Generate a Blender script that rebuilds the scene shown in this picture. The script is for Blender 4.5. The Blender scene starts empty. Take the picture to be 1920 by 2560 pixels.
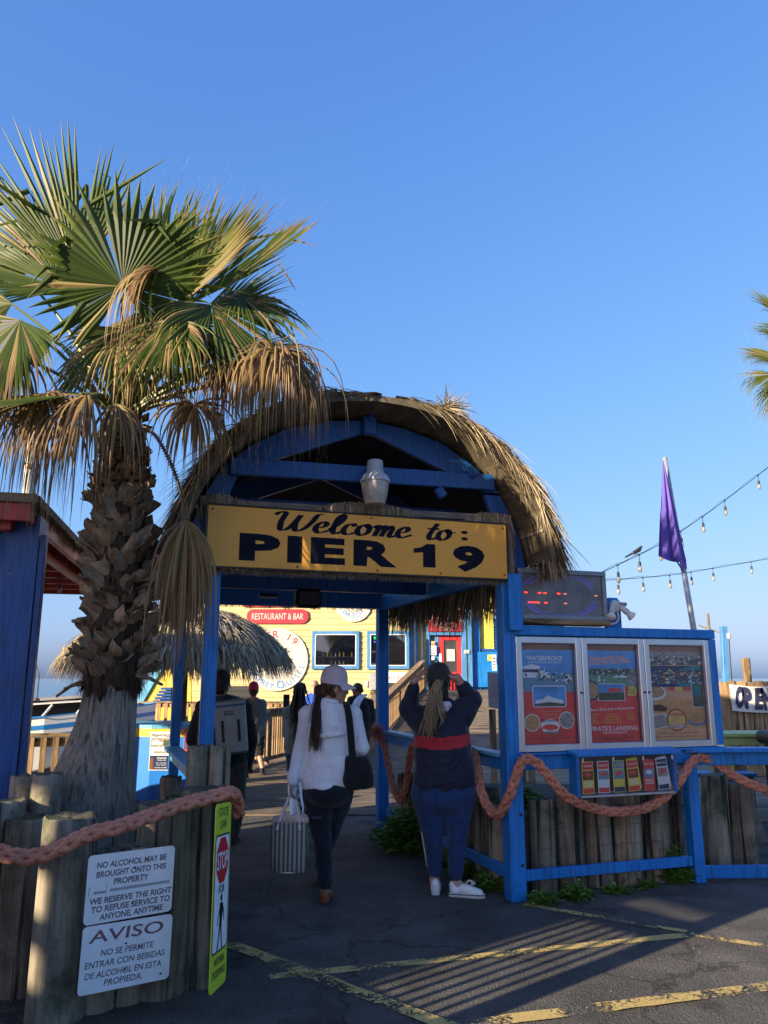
import bpy, bmesh, math, random
from mathutils import Vector, Matrix, noise
random.seed(7)
R = random.Random(11)
C = bpy.context.scene.collection
SC = bpy.context.scene
rad = math.radians

# ---------------------------------------------------------------- camera, sky, sun, exposure
CAM_H, CAM_P, CAM_F = 1.58, rad(12.2), 1924.0
cam = bpy.data.cameras.new('camera'); camo = bpy.data.objects.new('camera', cam); C.objects.link(camo)
camo.location = (0, 0, CAM_H); camo.rotation_euler = (rad(90)+CAM_P, 0, 0)
cam.sensor_fit = 'VERTICAL'; cam.sensor_height = 36.0; cam.lens = 36*CAM_F/2560
cam.clip_start = 0.05; cam.clip_end = 20000
SC.camera = camo
SUN_EL = 16.0; SUN_AZ = 39.5            # light travels towards +x,+y at this angle from +x
sdx, sdy = math.cos(rad(SUN_AZ)), math.sin(rad(SUN_AZ))
w = bpy.data.worlds.new('World'); SC.world = w; w.use_nodes = True
nt = w.node_tree; bg = nt.nodes['Background']
sky = nt.nodes.new('ShaderNodeTexSky'); sky.sky_type = 'NISHITA'; sky.sun_disc = False
sky.sun_elevation = rad(SUN_EL); sky.sun_rotation = rad(270-SUN_AZ)
sky.altitude = 0; sky.air_density = 1.0; sky.dust_density = 1.7; sky.ozone_density = 6.0
# film-like roll-off of the whole sky: c*a/(1+c*b)
def vm(op, *ins):
    n = nt.nodes.new('ShaderNodeVectorMath'); n.operation = op
    for i, x in enumerate(ins):
        if isinstance(x, tuple): n.inputs[i].default_value = x
        else: nt.links.new(x, n.inputs[i])
    return n.outputs[0]
skc = vm('DIVIDE', vm('MULTIPLY', sky.outputs[0], (1.07, 1.33, 2.28)), vm('MULTIPLY_ADD', sky.outputs[0], (.13, .30, .50), (1, 1, 1)))
nt.links.new(skc, bg.inputs[0]); bg.inputs[1].default_value = 0.13
sl = bpy.data.lights.new('sun', 'SUN'); so = bpy.data.objects.new('sun', sl); C.objects.link(so)
sl.energy = 5.0; sl.angle = rad(0.5); sl.color = (1.0, 0.83, 0.58)
so.rotation_euler = Vector((sdx*math.cos(rad(SUN_EL)), sdy*math.cos(rad(SUN_EL)), -math.sin(rad(SUN_EL)))).to_track_quat('-Z', 'Y').to_euler()
so.location = (-20, -16, 12)
SC.view_settings.view_transform = 'Standard'; SC.view_settings.look = 'None'
SC.view_settings.gamma = 1.0; SC.view_settings.use_curve_mapping = False
SC.view_settings.exposure = 1.4

# ---------------------------------------------------------------- frames and helpers
def at(px, py, Y, full=True):
    "world point seen at photo pixel px,py at forward distance Y"
    u = (px-960)/CAM_F; v = -(py-1280)/CAM_F
    ry = math.cos(CAM_P)-v*math.sin(CAM_P); rz = math.sin(CAM_P)+v*math.cos(CAM_P)
    t = Y/ry
    return Vector((u*t, Y, CAM_H+rz*t))
TH = rad(18.5); AX = (math.cos(TH), math.sin(TH)); BX = (-math.sin(TH), math.cos(TH)); MO = (-.13, 5.71)
def pv(u, w_, z=0):
    return Vector((MO[0]+u*AX[0]+w_*BX[0], MO[1]+u*AX[1]+w_*BX[1], z))
def V(*a): return Vector(a)
OFF = {}
def props(o, label=None, cat=None, group=None, kind=None):
    if label: o['label'] = label
    if cat: o['category'] = cat
    if group: o['group'] = group
    if kind: o['kind'] = kind
    return o
def thing(name, label, cat, off=(0, 0, 0), frame='W', group=None):
    o = bpy.data.objects.new(name, None); C.objects.link(o); o.empty_display_size = .1
    if frame == 'P':
        o.location = pv(*off); o.rotation_euler = (0, 0, TH)
    else:
        o.location = off
    props(o, label, cat, group)
    OFF[o.name] = Vector(off)
    return o
class MB:
    def __init__(s): s.v = []; s.f = []; s.m = []; s.a = []
    def add(s, vs, fs, mi=0, a=None):
        b = len(s.v); s.v.extend(tuple(x) for x in vs)
        if a is None: s.a.extend([0.0]*len(vs))
        else: s.a.extend(a)
        for f in fs: s.f.append(tuple(b+i for i in f)); s.m.append(mi)
    def box(s, c, size, ex=None, ey=None, ez=None, ch=0.0, mi=0):
        c = Vector(c); hx, hy, hz = [x/2 for x in size]
        ex = Vector(ex or (1, 0, 0)); ey = Vector(ey or (0, 1, 0)); ez = Vector(ez or ex.cross(ey))
        ch = min(ch, hx*.6, hy*.6, hz*.6)
        if ch <= 0:
            vs = [c+ex*hx*i+ey*hy*j+ez*hz*k for k in (-1, 1) for j in (-1, 1) for i in (-1, 1)]
            s.add(vs, [(0, 2, 3, 1), (4, 5, 7, 6), (0, 1, 5, 4), (2, 6, 7, 3), (0, 4, 6, 2), (1, 3, 7, 5)], mi); return
        vs = []; idx = {}
        for k in (-1, 1):
            for j in (-1, 1):
                for i in (-1, 1):
                    for ax in range(3):
                        x = [hx*i, hy*j, hz*k]
                        for q in range(3):
                            if q != ax: x[q] -= ch*(i, j, k)[q]
                        idx[(i, j, k, ax)] = len(vs); vs.append(c+ex*x[0]+ey*x[1]+ez*x[2])
        fs = []
        for ax in range(3):
            o1, o2 = (ax+1) % 3, (ax+2) % 3
            for sg in (-1, 1):
                loop = []
                for p, q in ((-1, -1), (1, -1), (1, 1), (-1, 1)):
                    k = [0, 0, 0]; k[ax] = sg; k[o1] = p; k[o2] = q
                    loop.append(idx[(*k, ax)])
                fs.append(tuple(loop if sg > 0 else loop[::-1]))
            for p in (-1, 1):
                for q in (-1, 1):
                    k1 = [0, 0, 0]; k1[o1] = p; k1[o2] = q; k2 = list(k1); k1[ax] = -1; k2[ax] = 1
                    l = [idx[(*k1, o1)], idx[(*k2, o1)], idx[(*k2, o2)], idx[(*k1, o2)]]
                    fs.append(tuple(l if p*q < 0 else l[::-1]))
        for i in (-1, 1):
            for j in (-1, 1):
                for k in (-1, 1):
                    l = [idx[(i, j, k, 0)], idx[(i, j, k, 1)], idx[(i, j, k, 2)]]
                    fs.append(tuple(l if i*j*k > 0 else l[::-1]))
        s.add(vs, fs, mi)
    def bar(s, p, q, wd, ht, up=(0, 0, 1), ch=0.004, mi=0):
        p = Vector(p); q = Vector(q); d = q-p; L = d.length; d.normalize(); up = Vector(up)
        if abs(d.dot(up)) > .98: up = Vector((0, 1, 0))
        sd = d.cross(up).normalized(); up = sd.cross(d)
        s.box((p+q)/2, (L, wd, ht), d, sd*-1, up, ch=ch, mi=mi)
    def tube(s, pts, rs, n=8, caps=True, mi=0, flat=1.0, a=None, up=None):
        pts = [Vector(p) for p in pts]
        if not hasattr(rs, '__len__'): rs = [rs]*len(pts)
        N = len(pts); t0 = (pts[1]-pts[0]).normalized()
        up = Vector(up) if up else (Vector((0, 0, 1)) if abs(t0.z) < .9 else Vector((1, 0, 0)))
        u = (up-t0*up.dot(t0)).normalized(); vs = []; fs = []; aa = []
        for i in range(N):
            t = (pts[min(i+1, N-1)]-pts[max(i-1, 0)]).normalized()
            u = (u-t*u.dot(t)).normalized(); w_ = t.cross(u)
            for k in range(n):
                an = 2*math.pi*k/n
                vs.append(pts[i]+(u*math.cos(an)*flat+w_*math.sin(an))*rs[i]); aa.append(a[i] if a else 0.0)
        for i in range(N-1):
            for k in range(n):
                fs.append((i*n+k, i*n+(k+1) % n, (i+1)*n+(k+1) % n, (i+1)*n+k))
        if caps:
            fs.append(tuple(range(n))[::-1]); fs.append(tuple((N-1)*n+k for k in range(n)))
        s.add(vs, fs, mi, aa)
    def lathe(s, prof, n=20, o=(0, 0, 0), ex=(1, 0, 0), ey=(0, 1, 0), ez=(0, 0, 1), mi=0, caps=True):
        o = Vector(o); ex = Vector(ex); ey = Vector(ey); ez = Vector(ez); vs = []; fs = []
        for r, z in prof:
            for k in range(n):
                an = 2*math.pi*k/n; vs.append(o+ex*r*math.cos(an)+ey*r*math.sin(an)+ez*z)
        for i in range(len(prof)-1):
            for k in range(n): fs.append((i*n+k, i*n+(k+1) % n, (i+1)*n+(k+1) % n, (i+1)*n+k))
        if caps:
            fs.append(tuple(range(n))[::-1]); fs.append(tuple((len(prof)-1)*n+k for k in range(n)))
        s.add(vs, fs, mi)
    def prism(s, poly, o, ex, ey, depth, mi=0):
        "2d polygon (counter clockwise) in ex,ey extruded to depth along ex x ey, front face at +depth"
        o = Vector(o); ex = Vector(ex); ey = Vector(ey); nz = ex.cross(ey); n = len(poly)
        vs = [o+ex*x+ey*y for x, y in poly]+[o+ex*x+ey*y+nz*depth for x, y in poly]
        fs = [tuple(range(n))[::-1], tuple(range(n, 2*n))]+[(i, (i+1) % n, n+(i+1) % n, n+i) for i in range(n)]
        s.add(vs, fs, mi)
    def poly(s, pts2, o, ex, ey, lift=0.0, mi=0):
        o = Vector(o); ex = Vector(ex); ey = Vector(ey); nz = ex.cross(ey)
        s.add([o+ex*x+ey*y+nz*lift for x, y in pts2], [tuple(range(len(pts2)))], mi)
    def build(s, name, mats, parent=None, smooth=False, attr=None, kind=None, auto=None):
        off = OFF.get(parent.name, Vector((0, 0, 0))) if parent is not None else Vector((0, 0, 0))
        if parent is not None and parent.name not in OFF: off = OFF[parent.parent.name]
        me = bpy.data.meshes.new(name)
        me.from_pydata([(x-off.x, y-off.y, z-off.z) for x, y, z in s.v], [], s.f)
        if not isinstance(mats, (list, tuple)): mats = [mats]
        for m in mats: me.materials.append(m)
        if len(mats) > 1: me.polygons.foreach_set('material_index', s.m)
        if attr:
            at_ = me.attributes.new(attr, 'FLOAT', 'POINT'); at_.data.foreach_set('value', s.a)
        if smooth: me.polygons.foreach_set('use_smooth', [True]*len(me.polygons))
        if auto is not None:
            me.polygons.foreach_set('use_smooth', [True]*len(me.polygons)); me.set_sharp_from_angle(angle=rad(auto))
        me.update()
        o = bpy.data.objects.new(name, me); C.objects.link(o)
        if parent is not None: o.parent = parent
        if kind: o['kind'] = kind
        return o
def solo(mb, name, mats, label, cat, off=(0, 0, 0), frame='W', group=None, **kw):
    "a thing that is one mesh"
    OFF['_tmp'] = Vector(off)
    class _P: name = '_tmp'
    me_parent = None
    off = Vector(off); mb.v = [(x-off.x, y-off.y, z-off.z) for x, y, z in mb.v]
    o = mb.build(name, mats, None, **kw)
    if frame == 'P': o.location = pv(*off); o.rotation_euler = (0, 0, TH)
    else: o.location = off
    props(o, label, cat, group)
    OFF[o.name] = off
    return o
def setting(mb, name, mats, kind='structure', **kw):
    o = mb.build(name, mats, None, **kw); o['kind'] = kind; return o
def inst(src, parent, loc=(0, 0, 0), rot=(0, 0, 0), sc=(1, 1, 1)):
    o = src.copy(); C.objects.link(o); o.parent = parent; o.location = loc; o.rotation_euler = rot; o.scale = sc
    return o
def rect(x0, y0, x1, y1): return [(x0, y0), (x1, y0), (x1, y1), (x0, y1)]
def ell(cx, cy, rx, ry, n=24): return [(cx+rx*math.cos(2*math.pi*k/n), cy+ry*math.sin(2*math.pi*k/n)) for k in range(n)]
def rrect(x0, y0, x1, y1, r, n=4):
    out = []
    for cx, cy, a0 in ((x1-r, y0+r, -90), (x1-r, y1-r, 0), (x0+r, y1-r, 90), (x0+r, y0+r, 180)):
        for k in range(n+1):
            an = rad(a0+90*k/n); out.append((cx+r*math.cos(an), cy+r*math.sin(an)))
    return out
def crom(pts, sub=8):
    pts = [Vector(p) for p in pts]; out = []
    for i in range(len(pts)-1):
        p0 = pts[max(i-1, 0)]; p1 = pts[i]; p2 = pts[i+1]; p3 = pts[min(i+2, len(pts)-1)]
        for k in range(sub):
            t = k/sub
            out.append(.5*((2*p1)+(p2-p0)*t+(2*p0-5*p1+4*p2-p3)*t*t+(3*p1-p0-3*p2+p3)*t*t*t))
    out.append(pts[-1].copy()); return out
def resample(pts, step):
    out = [pts[0].copy()]; acc = 0
    for a, b in zip(pts, pts[1:]):
        L = (b-a).length; d = step-acc
        while d <= L:
            out.append(a.lerp(b, d/L)); d += step
        acc = (acc+L) % step if L > 0 else acc
    out.append(pts[-1].copy())
    return out
_TC = {}
def text_mesh(body, bold=0.0):
    k = (body, bold)
    if k not in _TC:
        cu = bpy.data.curves.new('lettering', 'FONT'); cu.body = body; cu.size = 1; cu.offset = bold; cu.resolution_u = 3
        ob = bpy.data.objects.new('lettering', cu); C.objects.link(ob)
        dg = bpy.context.evaluated_depsgraph_get(); me = bpy.data.meshes.new_from_object(ob.evaluated_get(dg))
        vs = [tuple(v.co) for v in me.vertices]; fs = [tuple(p.vertices) for p in me.polygons]
        bpy.data.objects.remove(ob); bpy.data.curves.remove(cu); bpy.data.meshes.remove(me)
        _TC[k] = (vs, fs)
    return _TC[k]
def put_text(mb, body, o, ex, ey, h=None, wd=None, bold=0.0, shear=0.0, align='C', lift=0.001, mi=0, rot=0.0):
    "h = cap height, wd = total width (stretches), o = baseline centre / left"
    vs, fs = text_mesh(body, bold)
    if not vs: return
    x0 = min(v[0] for v in vs); x1 = max(v[0] for v in vs); y1 = .729; sy = h/y1
    sx = wd/(x1-x0) if wd else sy
    o = Vector(o); ex = Vector(ex); ey = Vector(ey); nz = ex.cross(ey); out = []
    cr, sr = math.cos(rot), math.sin(rot)
    for x, y, z in vs:
        X = (x-x0)*sx; Y = y*sy; X += shear*Y
        if align == 'C': X -= (x1-x0)*sx/2
        if align == 'R': X -= (x1-x0)*sx
        out.append(o+ex*(X*cr-Y*sr)+ey*(X*sr+Y*cr)+nz*lift)
    mb.add(out, fs, mi)
def arc_text(mb, body, o, ex, ey, rad_, a0, a1, h, inward=True, bold=0, mi=0, lift=.002, big=None):
    "letters along an arc under centre o, from angle a0 to a1 (degrees), reading left to right along the bottom"
    n = len(body)
    for i, ch in enumerate(body):
        if ch == ' ': continue
        an = rad(a0+(a1-a0)*(i+.5)/n); hh = h*(big if big and (i == 0 or body[i-1] == ' ') else 1)
        if inward: c = (rad_*math.cos(an), rad_*math.sin(an)); rot = an+math.pi/2
        else: c = (rad_*math.cos(an), rad_*math.sin(an)); rot = an-math.pi/2
        put_text(mb, ch, Vector(o)+Vector(ex)*c[0]+Vector(ey)*c[1], ex, ey, hh, None, bold, 0, 'C', lift, mi, rot)

# ---------------------------------------------------------------- materials
MATS = {}
def newmat(name):
    m = bpy.data.materials.new(name); m.use_nodes = True; MATS[name] = m
    nt = m.node_tree; return m, nt, nt.nodes['Principled BSDF'], nt.nodes['Material Output']
def N(nt, typ, **kw):
    n = nt.nodes.new(typ)
    for k, v in kw.items(): setattr(n, k, v)
    return n
def rgba(c): return (c[0], c[1], c[2], 1)
def noise_node(nt, scale, detail=4, rough=.6, vec=None, stretch=None, coord='Object', dist=0.0):
    n = N(nt, 'ShaderNodeTexNoise'); n.inputs['Scale'].default_value = scale; n.inputs['Detail'].default_value = detail
    n.inputs['Roughness'].default_value = rough; n.inputs['Distortion'].default_value = dist
    tc = N(nt, 'ShaderNodeTexCoord'); src = tc.outputs[coord]
    if stretch:
        mp = N(nt, 'ShaderNodeMapping'); mp.inputs['Scale'].default_value = stretch; nt.links.new(src, mp.inputs[0]); src = mp.outputs[0]
    nt.links.new(src, n.inputs['Vector']); return n
def ramp(nt, src, stops):
    r = N(nt, 'ShaderNodeValToRGB'); nt.links.new(src, r.inputs[0]); e = r.color_ramp.elements
    while len(e) < len(stops): e.new(.5)
    for i, (p, c) in enumerate(stops):
        e[i].position = p; e[i].color = rgba(c) if hasattr(c, '__len__') else (c, c, c, 1)
    return r
def mixc(nt, fac, a, b, mode='MIX'):
    m = N(nt, 'ShaderNodeMix', data_type='RGBA', blend_type=mode)
    for s, x in ((0, fac), (6, a), (7, b)):
        if hasattr(x, 'is_linked') or hasattr(x, 'links'): nt.links.new(x, m.inputs[s])
        elif s == 0: m.inputs[0].default_value = x
        else: m.inputs[s].default_value = rgba(x)
    return m.outputs[2]
def bump(nt, bsdf, src, strength, dist=.01):
    b = N(nt, 'ShaderNodeBump'); b.inputs['Strength'].default_value = strength; b.inputs['Distance'].default_value = dist
    nt.links.new(src, b.inputs['Height']); nt.links.new(b.outputs[0], bsdf.inputs['Normal']); return b
def plain(name, col, rough=.6, metal=0, spec=None, var=.12, scale=8, bmp=.0):
    if name in MATS: return MATS[name]
    m, nt, b, o = newmat(name)
    n = noise_node(nt, scale, 5)
    dk = tuple(c*(1-var*1.6) for c in col); lt = tuple(min(1, c*(1+var)) for c in col)
    r = ramp(nt, n.outputs[0], [(.3, dk), (.7, lt)])
    nt.links.new(r.outputs[0], b.inputs['Base Color']); b.inputs['Roughness'].default_value = rough; b.inputs['Metallic'].default_value = metal
    if spec is not None: b.inputs['Specular IOR Level'].default_value = spec
    if bmp: bump(nt, b, n.outputs[0], bmp)
    return m
def paint(name, col, wood=(.16, .13, .10), rough=.42, chips=.595, grain=(40, 40, 3), dirt=.5):
    "painted timber: slight fading, dirt streaks, a few chips down to the grey wood, grain relief"
    m, nt, b, o = newmat(name)
    big = noise_node(nt, 2.2, 4); fine = noise_node(nt, 1.0, 6, .65, stretch=grain); chip = noise_node(nt, 9, 8, .7)
    c1 = ramp(nt, big.outputs[0], [(.25, tuple(c*.78 for c in col)), (.75, tuple(min(1, c*1.12+.004) for c in col))])
    d = ramp(nt, fine.outputs[0], [(.30, 1-dirt), (.55, 1.0)])
    c2 = mixc(nt, 1.0, c1.outputs[0], d.outputs[0], 'MULTIPLY')
    ck = ramp(nt, chip.outputs[0], [(chips+.06, 0.0), (chips+.085, 1.0)])
    c3 = mixc(nt, ck.outputs[0], c2, wood)
    nt.links.new(c3, b.inputs['Base Color'])
    rr = ramp(nt, big.outputs[0], [(.2, rough-.1), (.8, rough+.18)]); nt.links.new(rr.outputs[0], b.inputs['Roughness'])
    bump(nt, b, fine.outputs[0], .25, .004)
    return m
def wood(name, dark, mid, light, grain=(30, 30, 2.0), rough=.8, moss=None, bmp=.6, rand=True, coord='Object', crk=.12):
    m, nt, b, o = newmat(name)
    fine = noise_node(nt, 1.0, 8, .7, stretch=grain, dist=.4, coord=coord); big = noise_node(nt, 3.0, 4, coord=coord)
    crack = noise_node(nt, 1.0, 3, .5, stretch=tuple(g*.8 if g > 8 else g*.35 for g in grain), coord=coord)
    c1 = ramp(nt, fine.outputs[0], [(.25, dark), (.5, mid), (.75, light)])
    cr = ramp(nt, crack.outputs[0], [(.34, (crk, crk, crk)), (.43, (1, 1, 1))])
    c2 = mixc(nt, 1.0, c1.outputs[0], cr.outputs[0], 'MULTIPLY')
    bg_ = ramp(nt, big.outputs[0], [(.3, .65), (.7, 1.15)])
    c2 = mixc(nt, 1.0, c2, bg_.outputs[0], 'MULTIPLY')
    if rand:
        oi = N(nt, 'ShaderNodeObjectInfo'); rr = ramp(nt, oi.outputs['Random'], [(0, (.68, .66, .62)), (.5, (1, .98, .95)), (1, (1.25, 1.2, 1.1))])
        c2 = mixc(nt, 1.0, c2, rr.outputs[0], 'MULTIPLY')
    if moss:
        mk = noise_node(nt, 4.5, 6, .7, coord=coord); mr = ramp(nt, mk.outputs[0], [(.52, 0.0), (.66, .75)])
        c2 = mixc(nt, mr.outputs[0], c2, moss)
    nt.links.new(c2, b.inputs['Base Color']); b.inputs['Roughness'].default_value = rough; b.inputs['Specular IOR Level'].default_value = .25
    add = N(nt, 'ShaderNodeMath', operation='ADD'); nt.links.new(fine.outputs[0], add.inputs[0]); nt.links.new(cr.outputs[0], add.inputs[1])
    bump(nt, b, add.outputs[0], bmp, .012)
    return m
def cloth(name, col, rough=.85, weave=900, var=.1, bmp=.15, sheen=.15):
    m, nt, b, o = newmat(name)
    n = noise_node(nt, 14, 6); f = noise_node(nt, weave, 2)
    r = ramp(nt, n.outputs[0], [(.3, tuple(c*(1-var) for c in col)), (.7, tuple(min(1, c*(1+var)) for c in col))])
    nt.links.new(r.outputs[0], b.inputs['Base Color']); b.inputs['Roughness'].default_value = rough
    b.inputs['Sheen Weight'].default_value = sheen; b.inputs['Specular IOR Level'].default_value = .25
    wr = noise_node(nt, 1.0, 3, .55, stretch=(13, 13, 8), dist=1.8)
    wr2 = ramp(nt, wr.outputs[0], [(.35, 0.0), (.5, 1.0), (.65, 0.0)])
    add = N(nt, 'ShaderNodeMath', operation='MULTIPLY_ADD'); nt.links.new(f.outputs[0], add.inputs[0]); add.inputs[1].default_value = .08; nt.links.new(wr2.outputs[0], add.inputs[2])
    bump(nt, b, add.outputs[0], bmp*2.2, .018)
    return m
def leafmat(name, stops, trans=.35, rough=.5, noise_amt=.25, attr='dry'):
    m, nt, b, o = newmat(name)
    at_ = N(nt, 'ShaderNodeAttribute', attribute_name=attr)
    n = noise_node(nt, 30, 4, stretch=(1, 1, 1)); mth = N(nt, 'ShaderNodeMath', operation='MULTIPLY_ADD')
    nt.links.new(n.outputs[0], mth.inputs[0]); mth.inputs[1].default_value = noise_amt; 
    sub = N(nt, 'ShaderNodeMath', operation='SUBTRACT'); nt.links.new(at_.outputs['Fac'], sub.inputs[0]); sub.inputs[1].default_value = noise_amt/2
    nt.links.new(sub.outputs[0], mth.inputs[2])
    r = ramp(nt, mth.outputs[0], stops)
    nt.links.new(r.outputs[0], b.inputs['Base Color']); b.inputs['Roughness'].default_value = rough; b.inputs['Specular IOR Level'].default_value = .35
    tr = N(nt, 'ShaderNodeBsdfTranslucent'); nt.links.new(r.outputs[0], tr.inputs[0])
    mx = N(nt, 'ShaderNodeMixShader'); mx.inputs[0].default_value = trans
    nt.links.new(b.outputs[0], mx.inputs[1]); nt.links.new(tr.outputs[0], mx.inputs[2]); nt.links.new(mx.outputs[0], o.inputs[0])
    return m
def glow(name, col, s):
    m, nt, b, o = newmat(name); b.inputs['Base Color'].default_value = rgba(col)
    b.inputs['Emission Color'].default_value = rgba(col); b.inputs['Emission Strength'].default_value = s; return m
def glassy(name, tint=(.9, .95, 1), refl=.12, rough=.02):
    "thin clear pane: mostly see-through with a mirror share that grows at grazing angles"
    m, nt, b, o = newmat(name); nt.nodes.remove(b)
    t = N(nt, 'ShaderNodeBsdfTransparent'); t.inputs[0].default_value = rgba(tint)
    g = N(nt, 'ShaderNodeBsdfGlossy'); g.inputs['Roughness'].default_value = rough
    lw = N(nt, 'ShaderNodeLayerWeight'); lw.inputs[0].default_value = .25
    a = N(nt, 'ShaderNodeMath', operation='MULTIPLY_ADD'); nt.links.new(lw.outputs['Fresnel'], a.inputs[0]); a.inputs[1].default_value = .8; a.inputs[2].default_value = refl*.4
    mx = N(nt, 'ShaderNodeMixShader'); nt.links.new(a.outputs[0], mx.inputs[0]); nt.links.new(t.outputs[0], mx.inputs[1]); nt.links.new(g.outputs[0], mx.inputs[2])
    nt.links.new(mx.outputs[0], o.inputs[0]); return m

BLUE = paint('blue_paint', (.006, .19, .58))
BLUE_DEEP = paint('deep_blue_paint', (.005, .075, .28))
TEAL = paint('pale_blue_paint', (.10, .36, .58), chips=.58)
YELLOW_SIDING = paint('yellow_siding_paint', (.52, .425, .205), chips=.72, grain=(2, 30, 30), dirt=.15, rough=.6)
LEMON = paint('lemon_paint', (.72, .60, .09), chips=.72)
RED_PAINT = paint('red_paint', (.42, .04, .025), chips=.55, wood=(.22, .15, .11), dirt=.5)
DOOR_RED = paint('door_red_paint', (.62, .03, .03), chips=.75)
WINDOW_BLUE = paint('window_blue_paint', (.07, .24, .50), chips=.7)
LOG = wood('weathered_log', (.075, .066, .052), (.24, .21, .16), (.44, .385, .295), grain=(22, 22, 1.6), moss=(.045, .06, .03))
LOG_TOP = wood('log_end_grain', (.05, .045, .035), (.13, .12, .09), (.2, .19, .15), grain=(25, 25, 25), moss=(.05, .08, .03))
WOODX = wood('rail_wood', (.10, .065, .038), (.26, .175, .10), (.40, .29, .175), grain=(3, 25, 25), bmp=.3)
WOODZ = wood('board_wood', (.13, .08, .045), (.34, .225, .125), (.50, .36, .21), grain=(25, 25, 2), bmp=.3)
WOODG = wood('grey_timber', (.09, .08, .065), (.2, .175, .145), (.32, .28, .23), grain=(3, 25, 25), bmp=.4)
PLANK = wood('deck_plank_wood', (.11, .085, .065), (.21, .17, .13), (.31, .26, .2), grain=(2, 30, 30), bmp=.3)
BOOT = wood('leaf_base_husk', (.09, .062, .04), (.25, .185, .12), (.43, .335, .23), grain=(40, 40, 8), bmp=.5, crk=.5)
BARK = wood('palm_bark', (.07, .06, .048), (.25, .22, .175), (.42, .37, .30), grain=(70, 70, 7), bmp=1.0, rand=False, crk=.4)
ALU = plain('aluminium', (.62, .63, .65), .32, .9, var=.06, scale=5)
GALV = plain('galvanised_steel', (.45, .46, .48), .5, .6, var=.15, scale=14)
STEEL = plain('dark_steel', (.05, .05, .055), .5, .5)
WHITE = plain('white_paint', (.78, .78, .75), .45, var=.05)
CREAM = plain('cream_sign_paint', (.52, .50, .44), .6, var=.08, scale=6)
SIGNW = plain('sign_white', (.82, .83, .84), .4, var=.07, scale=12)
BLACK = plain('black_plastic', (.012, .012, .014), .5)
NAVY = plain('navy_lettering', (.004, .006, .016), .7, spec=.15)
GREY_LET = plain('faded_grey_lettering', (.16, .13, .15), .6, var=.25, scale=40)
MAROON_LET = plain('faded_maroon_lettering', (.22, .10, .13), .6, var=.2, scale=40)
SIGNY = plain('sign_ochre', (.74, .34, .025), .38, var=.05, scale=3)
FLUO = plain('fluorescent_yellow_green', (.52, .66, .04), .4, var=.05)
STOPRED = plain('traffic_red', (.55, .02, .03), .4, var=.06)
REDS = plain('sign_red', (.55, .03, .05), .45, var=.1)
BLUEL = plain('blue_lettering', (.09, .22, .55), .5)
DARKGLASS = plain('dark_window_interior', (.045, .047, .05), .08, var=.3, scale=2)
PANE = glassy('clear_glass', (.99, .99, 1), .02)
LAMPG = plain('lamp_grey_enamel', (.40, .41, .42), .55, var=.12, scale=14)
LENS = plain('cloudy_lens', (.42, .38, .32), .25, var=.15, scale=20)
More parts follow.
